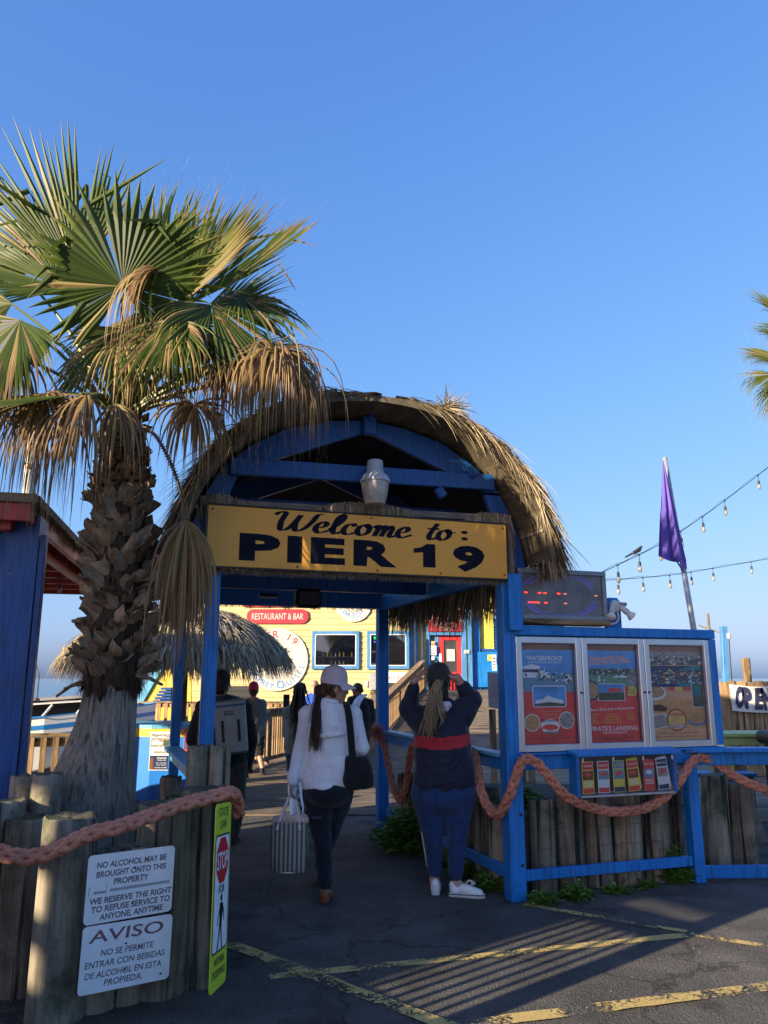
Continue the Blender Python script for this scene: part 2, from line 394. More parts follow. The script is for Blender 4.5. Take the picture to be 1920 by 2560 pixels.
# ---------------------------------------------------------------- the setting: sea, asphalt, deck
def sea_mat():
    m, nt, b, o = newmat('sea_water')
    b.inputs['Base Color'].default_value = (.05, .11, .14, 1); b.inputs['Roughness'].default_value = .12; b.inputs['IOR'].default_value = 1.33
    n = noise_node(nt, 1.0, 6, .6, stretch=(.5, 1.6, 1)); n2 = noise_node(nt, 1.0, 3, .5, stretch=(2.2, 6, 1))
    a = N(nt, 'ShaderNodeMath', operation='ADD'); nt.links.new(n.outputs[0], a.inputs[0]); nt.links.new(n2.outputs[0], a.inputs[1])
    bump(nt, b, a.outputs[0], .35, .12); return m
mb = MB(); S = 9000; mb.add([(-S, -60, -1.1), (S, -60, -1.1), (S, S, -1.1), (-S, S, -1.1)], [(0, 1, 2, 3)])
setting(mb, 'sea', sea_mat())
def asphalt_mat():
    m, nt, b, o = newmat('asphalt')
    big = noise_node(nt, .7, 5); agg = N(nt, 'ShaderNodeTexVoronoi'); agg.inputs['Scale'].default_value = 90
    tc = N(nt, 'ShaderNodeTexCoord'); nt.links.new(tc.outputs['Object'], agg.inputs['Vector'])
    sp = N(nt, 'ShaderNodeTexVoronoi'); sp.inputs['Scale'].default_value = 38; nt.links.new(tc.outputs['Object'], sp.inputs['Vector'])
    fine = noise_node(nt, 70, 6, .75); patch = noise_node(nt, 2.6, 6, .65)
    base = ramp(nt, big.outputs[0], [(.3, (.066, .064, .062)), (.7, (.145, .134, .122))])
    fr = ramp(nt, fine.outputs[0], [(.3, .35), (.7, 1.9)]); c = mixc(nt, 1, base.outputs[0], fr.outputs[0], 'MULTIPLY')
    pr = ramp(nt, patch.outputs[0], [(.35, .7), (.7, 1.3)]); c = mixc(nt, 1, c, pr.outputs[0], 'MULTIPLY')
    sr = ramp(nt, sp.outputs['Distance'], [(.07, .85), (.13, 0.0)]); rnd = ramp(nt, sp.outputs['Color'], [(.55, 0.0), (.62, 1.0)])
    f = N(nt, 'ShaderNodeMath', operation='MULTIPLY'); nt.links.new(sr.outputs[0], f.inputs[0]); nt.links.new(rnd.outputs[0], f.inputs[1])
    c = mixc(nt, f.outputs[0], c, (.26, .24, .22))
    ck = N(nt, 'ShaderNodeTexVoronoi', feature='DISTANCE_TO_EDGE'); ck.inputs['Scale'].default_value = .55
    wob = noise_node(nt, 3, 5, .6); wm = N(nt, 'ShaderNodeVectorMath', operation='MULTIPLY_ADD'); nt.links.new(wob.outputs['Color'], wm.inputs[0]); wm.inputs[1].default_value = (.5, .5, .5); nt.links.new(tc.outputs['Object'], wm.inputs[2]); nt.links.new(wm.outputs[0], ck.inputs['Vector'])
    kr = ramp(nt, ck.outputs['Distance'], [(.002, .45), (.008, 1.0)]); c = mixc(nt, 1, c, kr.outputs[0], 'MULTIPLY')
    stn = noise_node(nt, 1.7, 3, .5); st_ = ramp(nt, stn.outputs[0], [(.60, 1.0), (.68, .55)]); c = mixc(nt, 1, c, st_.outputs[0], 'MULTIPLY')
    nt.links.new(c, b.inputs['Base Color']); b.inputs['Roughness'].default_value = .8; b.inputs['Specular IOR Level'].default_value = .3
    ad = N(nt, 'ShaderNodeMath', operation='ADD'); nt.links.new(agg.outputs['Distance'], ad.inputs[0]); nt.links.new(fine.outputs[0], ad.inputs[1])
    bump(nt, b, ad.outputs[0], 1.0, .02); return m
ASPH = asphalt_mat()
land = [(-60, -60), (60, -60), (60, 7.6), (12, 7.6), (3.2, 9.6), (-3.3, 9.6), (-6, 8.6), (-60, 8.6)]
mb = MB(); mb.add([(x, y, 0) for x, y in land]+[(x, y, -1.6) for x, y in land],
                  [tuple(range(len(land)))]+[(i, len(land)+i, len(land)+(i+1) % len(land), (i+1) % len(land)) for i in range(len(land))])
setting(mb, 'asphalt_ground', ASPH)
def line_mat():
    m, nt, b, o = newmat('worn_yellow_line')
    n = noise_node(nt, 55, 8, .75); n2 = noise_node(nt, 3.5, 4); ad = N(nt, 'ShaderNodeMath', operation='ADD')
    nt.links.new(n.outputs[0], ad.inputs[0]); nt.links.new(n2.outputs[0], ad.inputs[1])
    k = ramp(nt, ad.outputs[0], [(.95, 0.0), (1.10, 1.0)])
    c = ramp(nt, n.outputs[0], [(.3, (.38, .26, .08)), (.7, (.62, .46, .17))])
    nt.links.new(c.outputs[0], b.inputs['Base Color']); b.inputs['Roughness'].default_value = .7; bump(nt, b, n.outputs[0], .5, .006)
    # worn gaps show the asphalt beneath
    nt.links.new(k.outputs[0], b.inputs['Alpha']); return m
LINE = line_mat()
def ground_line(a, b, wd, z=.004):
    a = Vector((*a, z)); b = Vector((*b, z)); d = (b-a); L = d.length; d.normalize(); s = Vector((-d.y, d.x, 0)); mb = MB()
    n = max(2, int(L/.12)); vs = []; rr = random.Random(int(L*1000))
    for i in range(n+1):
        p = a+d*(L*i/n); j = rr.uniform(-.006, .006); k = rr.uniform(-.006, .006)
        vs += [p+s*(wd/2+j), p-s*(wd/2+k)]
    mb.add(vs, [(2*i, 2*i+1, 2*i+3, 2*i+2) for i in range(n)])
    return setting(mb, 'yellow_line', LINE)
ground_line((1.0, 5.97), (1.93, 5.36), .065)
ground_line((1.93, 5.30), (3.6, 4.30), .065, .008)
ground_line((-.62, 4.60), (1.90, 5.29), .085)
ground_line((-1.05, 5.22), (.42, 3.88), .10, .008)
ground_line((.16, 3.93), (3.4, 4.84), .10, .012)
# timber deck beyond the asphalt, one plank after another
def planks(name, x0, x1, y0, y1, z, step=.142, zf=None, gap=.010):
    mb = MB(); y = y0; rr = random.Random(3)
    while y < y1:
        zz = (zf(y+step/2) if zf else z)+rr.uniform(-.002, .002)
        a = (zf(y+step)-zf(y)) if zf else 0; ey = V(0, step, a).normalized()
        mb.box(((x0+x1)/2+rr.uniform(-.01, .01), y+step/2, zz-.02), (x1-x0, step-gap, .038), (1, 0, 0), ey, ch=.004)
        y += step
    return setting(mb, name, PLANK)
planks('boardwalk', -4.0, 1.25, 9.6, 15.6, .02)
planks('boardwalk', -6.3, -.45, 15.6, 21.8, .02)
planks('boardwalk', 1.26, 9.5, 9.2, 15.6, .015)
ramp_z = lambda y: .02+max(0, min(1, (y-15.6)/6.6))*1.24
planks('ramp', -.36, 4.2, 15.6, 22.4, .02, zf=ramp_z)
mb = MB()                                                    # timber piles and edge beams under the decks
for x in (-2.5, 1.0, 4.2, -6.2):
    for y in (10, 13, 16, 19, 22):
        mb.lathe([(.14, -2), (.14, -.05)], 10, (x, y, 0))
    mb.bar((x, 9.7, -.12), (x, 22, -.12), .1, .2)
setting(mb, 'deck_piles', WOODG)

# ---------------------------------------------------------------- off to the left behind the viewer: unseen wall and rail added to shade the walk
def sp(s, t, z=0): return V(-sdy*s+sdx*t, sdx*s+sdy*t, z)
exS = V(-sdy, sdx, 0)
blocker = thing('shade_wall', 'unseen pale slotted wall and roof added behind the viewer to cast shade', 'building', sp(5.4, -8))
mb = MB()
def wallbox(s0, s1, z0, z1, t=-8.0, th=.3): mb.box(sp((s0+s1)/2, t, (z0+z1)/2), (s1-s0, th, z1-z0), exS, V(-sdx, -sdy, 0))
H1, H2 = 6.2, 5.5
wallbox(3.52, 4.10, 0, H1); wallbox(4.26, 4.5, 0, H1); wallbox(4.10, 4.26, 0, 2.78); wallbox(4.10, 4.26, 3.68, H1)  # gaps left in the added wall let thin sun patches reach the logs
wallbox(4.10, 4.26, 3.02, 3.09); wallbox(4.10, 4.26, 3.36, 3.41)
wallbox(4.5, 4.66, 0, H2); wallbox(4.66, 4.78, 0, 3.15); wallbox(4.66, 4.78, 3.7, H2); wallbox(4.78, 7.2, 0, H2)
wallbox(2.95, 3.52, 3.85, 6.2); wallbox(3.52, 3.8, 0, 6.0, -10, 3.6); wallbox(6.9, 7.2, 0, 5.3, -10, 3.6)  # first slab hangs high only to keep the display case in shade
mb.build('wall', WHITE, blocker)
r_ = MB(); r_.box(sp(5.6, -10.2, 5.42), (3.4, 4.0, .1), exS, V(-sdx, -sdy, 0)); r_.build('roof', GALV, blocker)
lr = thing('slatted_rail', 'unseen tall slatted timber rail with a solid lower panel, added to cast striped shade', 'railing', sp(3.2, .2))
mb = MB()
RT = .2
def railbox(s0, s1, z0, z1, th=.04): mb.box(sp((s0+s1)/2, RT, (z0+z1)/2), (s1-s0, th, z1-z0), exS, V(-sdx, -sdy, 0))
railbox(2.83, 2.985, 0, 2.9, .12); mb.build('post', WOODG, lr)
mb = MB(); railbox(2.985, 3.6, 0, .74); mb.build('lower_panel', WOODG, lr)
mb = MB(); railbox(2.985, 3.6, 1.26, 1.41); mb.build('top_rail', WOODG, lr)
for i in range(7):
    mb = MB(); s0 = 3.03+i*.088; railbox(s0, s0+.036, .74, 1.26); mb.build('baluster', WOODG, lr)
mb = MB(); railbox(3.6, 3.64, 0, 1.5); railbox(3.64, 3.8, 0, .56); railbox(3.64, 3.8, .77, 1.8); railbox(3.8, 4.05, 0, 1.8)  # slot in the added panel passes a small striped light patch
for i in range(3): railbox(3.675+i*.045, 3.69+i*.045, .56, .77)
mb.build('side_panel', WOODG, lr)

# ---------------------------------------------------------------- thatch helper
def thatch_mat():
    return leafmat('dry_thatch', [(0, (.06, .046, .03)), (.3, (.16, .12, .075)), (.6, (.34, .265, .17)), (1, (.54, .44, .30))], trans=.22, rough=.75, noise_amt=.35)
THATCH = thatch_mat()
THATCH2 = leafmat('bleached_thatch', [(0, (.13, .105, .075)), (.3, (.27, .22, .15)), (.6, (.48, .40, .28)), (1, (.66, .57, .42))], trans=.25, rough=.75, noise_amt=.35)
def blade(mb, p, d, nrm, L, wd, droop=.3, segs=3, tone=None, rr=R, curl=0.0):
    "one dry leaf strip from p along d, bending towards the ground, folded along its length"
    p = Vector(p); d = Vector(d).normalized(); nrm = Vector(nrm); s = d.cross(nrm)
    if s.length < 1e-4: s = V(1, 0, 0)
    s.normalize(); tone = rr.random() if tone is None else tone; vs = []; a = []; side = rr.uniform(-curl, curl)
    for i in range(segs+1):
        t = i/segs; k = wd*(1-t*.93)*.5; n_ = s.cross(d)
        vs += [p+s*k, p-n_*k*.5, p-s*k]; a += [tone]*3
        p = p+d*(L/segs); d = (d+V(0, 0, -1)*droop/segs+s*side/segs).normalized(); s = (s-d*s.dot(d)).normalized()
    fs = []
    for i in range(segs):
        fs += [(3*i, 3*i+1, 3*i+4, 3*i+3), (3*i+1, 3*i+2, 3*i+5, 3*i+4)]
    mb.add(vs, fs, 0, a)

# ---------------------------------------------------------------- the entrance pavilion (frame P: u across, w back, z up)
PV = thing('entrance_pavilion', 'blue timber entrance pavilion with a rounded thatched roof over the walk', 'pavilion', (0, 0, 0), 'P')
HALF, LEN = 1.12, 3.0
def post(u, w_, sz, z1=2.5, z0=0, nm='post'):
    mb = MB(); mb.box((u, w_, (z0+z1)/2), (sz, sz, z1-z0), ch=.008)
    return mb.build(nm, BLUE, PV)
pa = post(HALF+.03, 0, .125); post(HALF, LEN, .12); post(-HALF, 0, .095); post(-HALF, LEN, .10)
bolt = MB()
for z in (.25, .6, .95): bolt = MB(); bolt.lathe([(.012, 0), (.012, .008), (.006, .012)], 8, (HALF+.06, -.064, z), (1, 0, 0), (0, 0, 1), (0, -1, 0)); bolt.build('bolt', STEEL, PV, auto=40)
mb = MB(); mb.box((HALF+.055, -.095, 2.16), (.115, .05, .44), ch=.005); mb.build('post_cheek', BLUE, PV)
# beams
for nm, p, q, h in (('front_beam', (-1.2, .0, 2.43), (1.2, .0, 2.43), .16), ('back_beam', (-1.2, LEN, 2.45), (1.2, LEN, 2.45), .18),
                    ('side_beam', (HALF, .06, 2.42), (HALF, LEN-.06, 2.42), .16), ('side_beam', (-HALF, .06, 2.42), (-HALF, LEN-.06, 2.42), .16),
                    ('cross_beam', (-1.06, 1.5, 2.45), (1.06, 1.5, 2.45), .16)):
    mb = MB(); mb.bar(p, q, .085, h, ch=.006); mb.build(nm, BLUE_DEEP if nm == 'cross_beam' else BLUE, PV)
# arched trusses
def truss(w_, m):
    for sgn in (-1, 1):
        for i, poly in enumerate([[(0, 3.445), (1.0, 3.04), (1.11, 3.04), (.90, 3.24), (.62, 3.41), (.30, 3.50), (0, 3.535)],
                     [(1.17, 2.42), (1.325, 2.44), (1.29, 2.62), (1.215, 2.83), (1.12, 3.02), (.98, 3.02), (1.07, 2.78)]]):
            pl = [(sgn*x, z) for x, z in poly]
            if sgn < 0: pl = pl[::-1]
            mb = MB(); mb.prism(pl, (0, w_+.02+.003*i+(.002 if sgn > 0 else 0), 0), (1, 0, 0), (0, 0, 1), .045); mb.build('truss_board', m, PV)
    mb = MB(); mb.bar((-1.045, w_-.055, 3.07), (1.045, w_-.055, 3.115), .04, .125, ch=.004); mb.build('collar_beam', m, PV)
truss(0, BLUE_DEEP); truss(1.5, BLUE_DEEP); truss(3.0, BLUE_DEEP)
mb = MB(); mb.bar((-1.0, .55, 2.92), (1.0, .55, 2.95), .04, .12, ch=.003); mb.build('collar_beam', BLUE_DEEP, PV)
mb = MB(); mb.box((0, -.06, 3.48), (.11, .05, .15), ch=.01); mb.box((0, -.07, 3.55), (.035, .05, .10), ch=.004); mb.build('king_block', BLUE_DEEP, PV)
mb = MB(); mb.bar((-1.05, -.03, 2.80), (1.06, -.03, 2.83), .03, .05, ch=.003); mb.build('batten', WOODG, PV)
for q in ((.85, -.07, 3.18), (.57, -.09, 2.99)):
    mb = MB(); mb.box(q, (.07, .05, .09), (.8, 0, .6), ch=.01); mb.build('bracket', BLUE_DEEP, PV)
# curved roof shell: brown matting under the thatch
ARC = [(1.36, 2.46), (1.325, 2.62), (1.25, 2.84), (1.15, 3.03), (1.0, 3.20), (.82, 3.34), (.60, 3.46), (.33, 3.54), (.0, 3.57)]
ARC = crom([V(x, 0, z) for x, z in ARC]+[V(-x, 0, z) for x, z in ARC[-2::-1]], 3)
def arcn(i):
    t = (ARC[min(i+1, len(ARC)-1)]-ARC[max(i-1, 0)]).normalized(); return V(t.z, 0, -t.x)
W0, W1 = -.36, 3.38
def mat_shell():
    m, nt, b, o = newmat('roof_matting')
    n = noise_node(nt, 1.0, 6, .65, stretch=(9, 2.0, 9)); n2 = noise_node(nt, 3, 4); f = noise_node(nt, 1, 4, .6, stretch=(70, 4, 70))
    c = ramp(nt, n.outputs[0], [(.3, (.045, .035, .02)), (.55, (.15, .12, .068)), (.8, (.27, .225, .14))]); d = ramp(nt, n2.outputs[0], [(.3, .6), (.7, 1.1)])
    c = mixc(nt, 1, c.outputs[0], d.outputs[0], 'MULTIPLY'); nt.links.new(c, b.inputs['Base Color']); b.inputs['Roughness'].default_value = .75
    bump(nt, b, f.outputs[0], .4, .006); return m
mb = MB(); n = len(ARC); ny = 10; vs = []; rs = random.Random(5)
for layer in (0, 1):
    for j in range(ny+1):
        for i in range(n):
            nn = arcn(i)*(-1 if arcn(i).dot(ARC[i]-V(0, 0, 2.4)) < 0 else 1)
            wob = .012*noise.noise((i*.4, j*.7, layer))
            p = ARC[i]+nn*(.05*layer+wob); vs.append(V(p.x, W0+(W1-W0)*j/ny, p.z))
g = lambda l, j, i: l*(ny+1)*n+j*n+i
fs = []
for j in range(ny):
    for i in range(n-1):
        fs.append((g(0, j, i), g(0, j+1, i), g(0, j+1, i+1), g(0, j, i+1))); fs.append((g(1, j, i), g(1, j, i+1), g(1, j+1, i+1), g(1, j+1, i)))
for i in range(n-1):
    fs.append((g(0, 0, i), g(0, 0, i+1), g(1, 0, i+1), g(1, 0, i))); fs.append((g(0, ny, i), g(1, ny, i), g(1, ny, i+1), g(0, ny, i+1)))
for j in range(ny):
    fs.append((g(0, j, 0), g(1, j, 0), g(1, j+1, 0), g(0, j+1, 0))); fs.append((g(0, j, n-1), g(0, j+1, n-1), g(1, j+1, n-1), g(1, j, n-1)))
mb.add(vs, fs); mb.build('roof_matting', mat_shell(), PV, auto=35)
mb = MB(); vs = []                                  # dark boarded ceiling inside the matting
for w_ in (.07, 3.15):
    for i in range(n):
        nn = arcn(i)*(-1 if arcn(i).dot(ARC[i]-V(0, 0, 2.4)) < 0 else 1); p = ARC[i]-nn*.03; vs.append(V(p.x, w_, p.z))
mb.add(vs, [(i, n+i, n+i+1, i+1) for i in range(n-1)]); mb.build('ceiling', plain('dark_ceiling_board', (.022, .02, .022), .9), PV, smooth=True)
mb = MB()
for i in (4, n-5):                       # seams where the mats overlap
    p = ARC[i]; nn = arcn(i)*(-1 if arcn(i).dot(p-V(0, 0, 2.4)) < 0 else 1)
    mb.box(p-nn*.012+V(0, W0+.3, 0), (.006, .62, .02), nn, (0, 1, 0))
mb.build('matting_seam', WOODG, PV)
# leaves over the roof: rows of strips pointing down the slope, thicker at the eaves, loose at the front rim
rr = random.Random(21); mb = MB(); M_ = (n-1)/2
for k in range(5200):
    f = rr.random(); i = min(n-1, int(f*n)); side = 1 if i < M_ else -1
    nn = arcn(i)*(-1 if arcn(i).dot(ARC[i]-V(0, 0, 2.4)) < 0 else 1)
    tdir = (ARC[max(i-1, 0)]-ARC[min(i+1, n-1)]).normalized()*side     # towards the eave on this side
    w_ = rr.uniform(W0, W1) if rr.random() < .6 else W0+abs(rr.gauss(0, .22))
    steep = abs(i-M_)/M_
    p = ARC[i]+nn*(.052+rr.random()*.045*(.3+steep))+V(0, w_, 0)
    L = rr.uniform(.22, .5)*(.75+.35*steep); L = min(L, max(.06, p.z-2.36)*1.25)
    lift = abs(rr.gauss(0, .12))*(.35+steep)
    if rr.random() < .07: lift += .28
    d = tdir+nn*lift+V(0, rr.gauss(0, .16)-(.12 if w_ < W0+.15 else 0), 0)
    blade(mb, p, d, nn, L, rr.uniform(.009, .028), .35+.6*rr.random(), 4, None, rr, .5)
for k in range(1300):                              # front rim fringe hanging over the edge of the matting
    f = rr.random(); i = min(n-1, int(f*n)); side = 1 if i < M_ else -1
    steep = abs(i-M_)/M_
    if side > 0 and i > M_-4 and rr.random() < .75: continue
    if side < 0 and steep < .12 and rr.random() < .9: continue
    nn = arcn(i)*(-1 if arcn(i).dot(ARC[i]-V(0, 0, 2.4)) < 0 else 1); tdir = (ARC[max(i-1, 0)]-ARC[min(i+1, n-1)]).normalized()*side
    p = ARC[i]+nn*rr.uniform(.045, .09)+V(0, W0+rr.uniform(-.02, .06), 0)
    clump = .5+.5*noise.noise((i*.55, 3.3, 0))
    if rr.random() > clump+.15 or (side > 0 and steep > .8): continue
    blade(mb, p, tdir*.8+V(0, -.25*rr.random(), 0)+nn*rr.gauss(-.05, .18), nn, rr.uniform(.16, .42), rr.uniform(.010, .026), 1.3, 4, None, rr, .5)
for k in range(60):                                # a wind-lifted tuft near the top
    p = ARC[int(M_)-5]+V(rr.gauss(0, .05), W0+.02, .09); blade(mb, p, (rr.uniform(-.3, 1), -.2+rr.gauss(0, .2), rr.uniform(-.2, .7)), (0, 1, 0), rr.uniform(.1, .26), .014, .9, 4, None, rr, .5)
for k in range(26):                                # ragged eave end at the right front corner
    p = V(1.37+rr.uniform(-.03, .07), W0+rr.uniform(0, .35), 2.47); blade(mb, p, (rr.gauss(.05, .2), rr.gauss(0, .12), -1), (0, 1, 0), rr.uniform(.05, .22), .03, .2, 3, rr.random()*.8, rr, .2)
mb.build('thatch', THATCH, PV, attr='dry', kind='stuff')
# hanging eave fringes: right side, left side, back
mb = MB()
for side in (1, -1):
    for k in range(1150):
        w_ = rr.uniform(.18, 3.05); cl = noise.noise((w_*5.0, side*3, 1.5)); u = side*(HALF+.07+rr.random()*.16)
        L = (.34+.14*cl+.05*rr.random())*(1.15 if w_ < 1.6 else .95)
        blade(mb, (u, w_, 2.42-rr.random()*.05), (rr.gauss(0, .12)-side*.05, rr.gauss(0, .16), -1), (side, 0, 0), L*rr.uniform(.6, 1.1), rr.uniform(.014, .034), .25, 3, rr.random()*.75, rr, .3)
for k in range(700):
    u = rr.uniform(-1.15, 1.15); L = .12+.06*noise.noise((u*9, 0, 0))+.03*rr.random()
    blade(mb, (u, LEN+.12+rr.random()*.2, 2.50), (rr.gauss(0, .18), 0, -1), (0, 1, 0), L, rr.uniform(.012, .028), .1, 2, rr.random()*.4, rr, .2)
mb.build('eave_fringe', THATCH, PV, attr='dry', kind='stuff')
# thing under the roof: small speaker and a strip lamp
sk = thing('ceiling_speaker', 'small dark speaker hanging under the pavilion roof beam', 'speaker', (-.12, 1.5, 2.25), 'P')
mb = MB(); mb.box((-.12, 1.42, 2.29), (.24, .13, .17), ch=.03); mb.build('cabinet', BLACK, sk); mb = MB(); mb.box((-.12, 1.345, 2.29), (.19, .012, .12), ch=.004); mb.build('grille', STEEL, sk)
mb = MB(); mb.bar((-.12, 1.46, 2.37), (-.12, 1.5, 2.40), .03, .03); mb.build('bracket', STEEL, sk)
fx = thing('strip_light', 'short dark strip light fixed below the pavilion roof left of the speaker', 'light', (-.55, 1.9, 2.35), 'P')
mb = MB(); mb.box((-.4, 1.9, 2.36), (.18, .06, .035), ch=.006); mb.build('housing', BLACK, fx); mb = MB(); mb.box((-.4, 1.9, 2.338), (.16, .045, .01)); mb.build('diffuser', GALV, fx)

# dusk-to-dawn lamp on the collar beam
lamp = thing('barn_lamp', 'grey ribbed barn lamp with cloudy lens on the pavilion collar beam', 'lamp', (0, -.2, 3.0), 'P')
mb = MB(); mb.lathe([(.01, .335), (.050, .335), (.058, .328), (.064, .24), (.070, .232)], 24, (0, -.2, 2.83)); mb.lathe([(.006, 0), (.006, .012)], 8, (.03, -.262, 3.11), (1, 0, 0), (0, 0, 1), (0, -1, 0)); mb.build('housing', LAMPG, lamp, auto=35)
mb = MB(); prof = [(.070, .235), (.090, .218), (.106, .185), (.108, .168), (.10, .163)]; vs = []
nn_ = 48
for r, z in prof:
    for k in range(nn_):
        an = 2*math.pi*k/nn_; r2 = r*(1+(.035 if k % 2 else -.02)*(1 if .11 > r > .07 else .3)); vs.append((r2*math.cos(an), -.2+r2*math.sin(an), 2.83+z))
fs = [(i*nn_+k, i*nn_+(k+1) % nn_, (i+1)*nn_+(k+1) % nn_, (i+1)*nn_+k) for i in range(len(prof)-1) for k in range(nn_)]
mb.add(vs, fs); mb.build('ribbed_collar', LAMPG, lamp, auto=30)
mb = MB(); mb.lathe([(.100, .168), (.103, .155), (.094, .08), (.078, .012), (.070, 0), (.02, -.002)], 28, (0, -.2, 2.83)); mb.build('lens', LENS, lamp, auto=40)
mb = MB(); mb.bar((0, -.2, 3.12), (0, -.09, 3.12), .04, .03); mb.build('bracket', GALV, lamp)

# welcome sign
sg = thing('welcome_sign', 'long ochre welcome board with thick dark lettering across the pavilion front', 'sign', (0, -.11, 2.54), 'P')
SU0, SU1, SZ0, SZ1, SW = -1.19, 1.115, 2.335, 2.765, -.10
mb = MB(); mb.box(((SU0+SU1)/2, SW, (SZ0+SZ1)/2), (SU1-SU0, .02, SZ1-SZ0), ch=.004); mb.build('panel', SIGNY, sg)
mb = MB()
for z in (SZ0-.006, SZ1+.006): mb.bar((SU0-.012, SW, z), (SU1+.012, SW, z), .026, .012, ch=.002)
for u in (SU0-.006, SU1+.006): mb.bar((u, SW, SZ0), (u, SW, SZ1), .026, .012, ch=.002)
mb.build('edge_trim', BLACK, sg)
exs, eys, fo = V(1, 0, 0), V(0, 0, 1), V(0, SW-.0105, 0)
for ch, x0_, w_ in (('P', -.965, .29), ('I', -.625, .105), ('E', -.455, .255), ('R', -.135, .335), ('9', .655, .265)): mb = MB(); put_text(mb, ch, fo+V(x0_, 0, SZ0+.062), exs, eys, .178, w_, .055, align='L', lift=.0015); mb.build('letter', NAVY, sg)
mb = MB(); mb.poly([(.335+x, SZ0+.062+z) for x, z in ((.075, 0), (.175, 0), (.175, .178), (.105, .178), (.06, .150), (0, .138), (0, .105), (.075, .112))], fo, exs, eys, .0015); mb.build('letter', NAVY, sg)
mb = MB()
GL = {'W': ([[(0, 1.35), (.22, 1.62), (.45, 1.5), (.40, .8), (.52, .12), (.82, .2), (1.05, .85), (1.18, 1.45)], [(1.18, 1.45), (1.08, .7), (1.22, .1), (1.55, .25), (1.82, .9), (1.95, 1.5), (2.2, 1.65)]], 2.05),
      'e': ([[(0, .42), (.38, .55), (.5, .8), (.32, .98), (.08, .7), (.06, .3), (.3, .03), (.78, .32)]], .72),
      'l': ([[(0, .35), (.36, .95), (.48, 1.5), (.34, 1.7), (.2, 1.3), (.16, .4), (.34, .03), (.7, .32)]], .62),
      'c': ([[(.52, .75), (.4, .98), (.12, .78), (.06, .3), (.3, .03), (.75, .3)]], .68),
      'o': ([[(.38, .98), (.1, .78), (.06, .3), (.3, .03), (.58, .3), (.56, .8), (.38, .98), (.55, .72), (.9, .78)]], .80),
      'm': ([[(0, .75), (.16, .97), (.22, .6), (.16, .02)], [(.18, .35), (.42, .96), (.56, .75), (.5, .02)], [(.52, .35), (.78, .96), (.92, .7), (.88, .2), (1.02, .03), (1.35, .32)]], 1.22),
      't': ([[(.42, 1.5), (.26, .8), (.2, .3), (.36, .03), (.7, .3)], [(-.02, 1.0), (.3, 1.03), (.6, 1.0)]], .62), ' ': ([], .75)}
def script(mb, word, o, ex, ey, h, sx=1.0, nib=.20, shear=.22):
    x = 0; o = Vector(o); ex = Vector(ex); ey = Vector(ey); nz = ex.cross(ey); na = rad(35); k_ = 0
    for ch in word:
        strokes, adv = GL[ch]
        for st in strokes:
            k_ += 1
            pts = crom([V(px, py, 0) for px, py in st], 7); vs = []
            for i, p in enumerate(pts):
                t = (pts[min(i+1, len(pts)-1)]-pts[max(i-1, 0)]).normalized(); nn = V(-t.y, t.x, 0)
                wdt = nib*(.28+.72*abs(math.sin(math.atan2(t.y, t.x)-na+.35)))
                for s in (.5, -.5):
                    q = p+nn*wdt*s; q2 = V((x+q.x+shear*q.y)*sx*h, q.y*h, 0)
                    vs.append(o+ex*q2.x+ey*q2.y+nz*(.0015+.0001*(k_ % 5)))
            mb.add(vs, [(2*i+1, 2*i+3, 2*i+2, 2*i) for i in range(len(pts)-1)])
        x += adv
    return x*sx*h
mb = MB(); script(mb, 'Welcome to', fo+V(-.765, 0, SZ0+.274), exs, eys, .085, 1.84, .29)
mb.build('script_lettering', NAVY, sg)
for z in (.025, .075): mb = MB(); mb.poly(ell(.755, SZ0+.272+z, .028, .013, 14), fo, exs, eys, .0015); mb.build('colon_dot', NAVY, sg)
mb = MB()
for u, z in ((SU0+.03, SZ1-.03), (SU1-.03, SZ1-.03), (0, SZ1-.02), (-.55, SZ0+.02), (.05, SZ0+.02), (.55, SZ0+.02), (SU1-.03, SZ0+.03)): mb.poly(ell(u, z, .008, .008, 10), fo, exs, eys, .003)
mb.build('screw', STEEL, sg)
mb = MB(); rr = random.Random(8)          # thatch backing that shows round the edges of the board
for k in range(1500):
    u = rr.uniform(SU0-.05, SU1+.07); top = max(.09*max(0, 1-abs(u+1.1)/.28)**.6, .10*max(0, 1-(u/.42)**2)**.5 if abs(u) < .42 else 0, .09*max(0, min(1, (u-.72)/.2)) if u > .72 else 0, -.02)
    blade(mb, (u, SW+.025+rr.random()*.02, SZ1+top+rr.uniform(-.03, .012)), (rr.gauss(0, .05), 0, -1), (0, 1, 0), .16, rr.uniform(.008, .016), 0, 1, .25+rr.random()*.45, rr)
    blade(mb, (u, SW+.025+rr.random()*.02, SZ0+.09), (rr.gauss(0, .1), 0, -1), (0, 1, 0), .12+.03*rr.random(), rr.uniform(.008, .014), 0, 1, .25+rr.random()*.45, rr)
for k in range(240):
    blade(mb, (SU1+.015+rr.random()*.05, SW+.02+rr.random()*.02, rr.uniform(SZ0, SZ1+.08)), (rr.gauss(.12, .12), 0, -1), (0, 1, 0), .14, .012, 0, 2, .25+rr.random()*.45, rr)
mb.build('thatch_backing', THATCH, sg, attr='dry', kind='stuff')
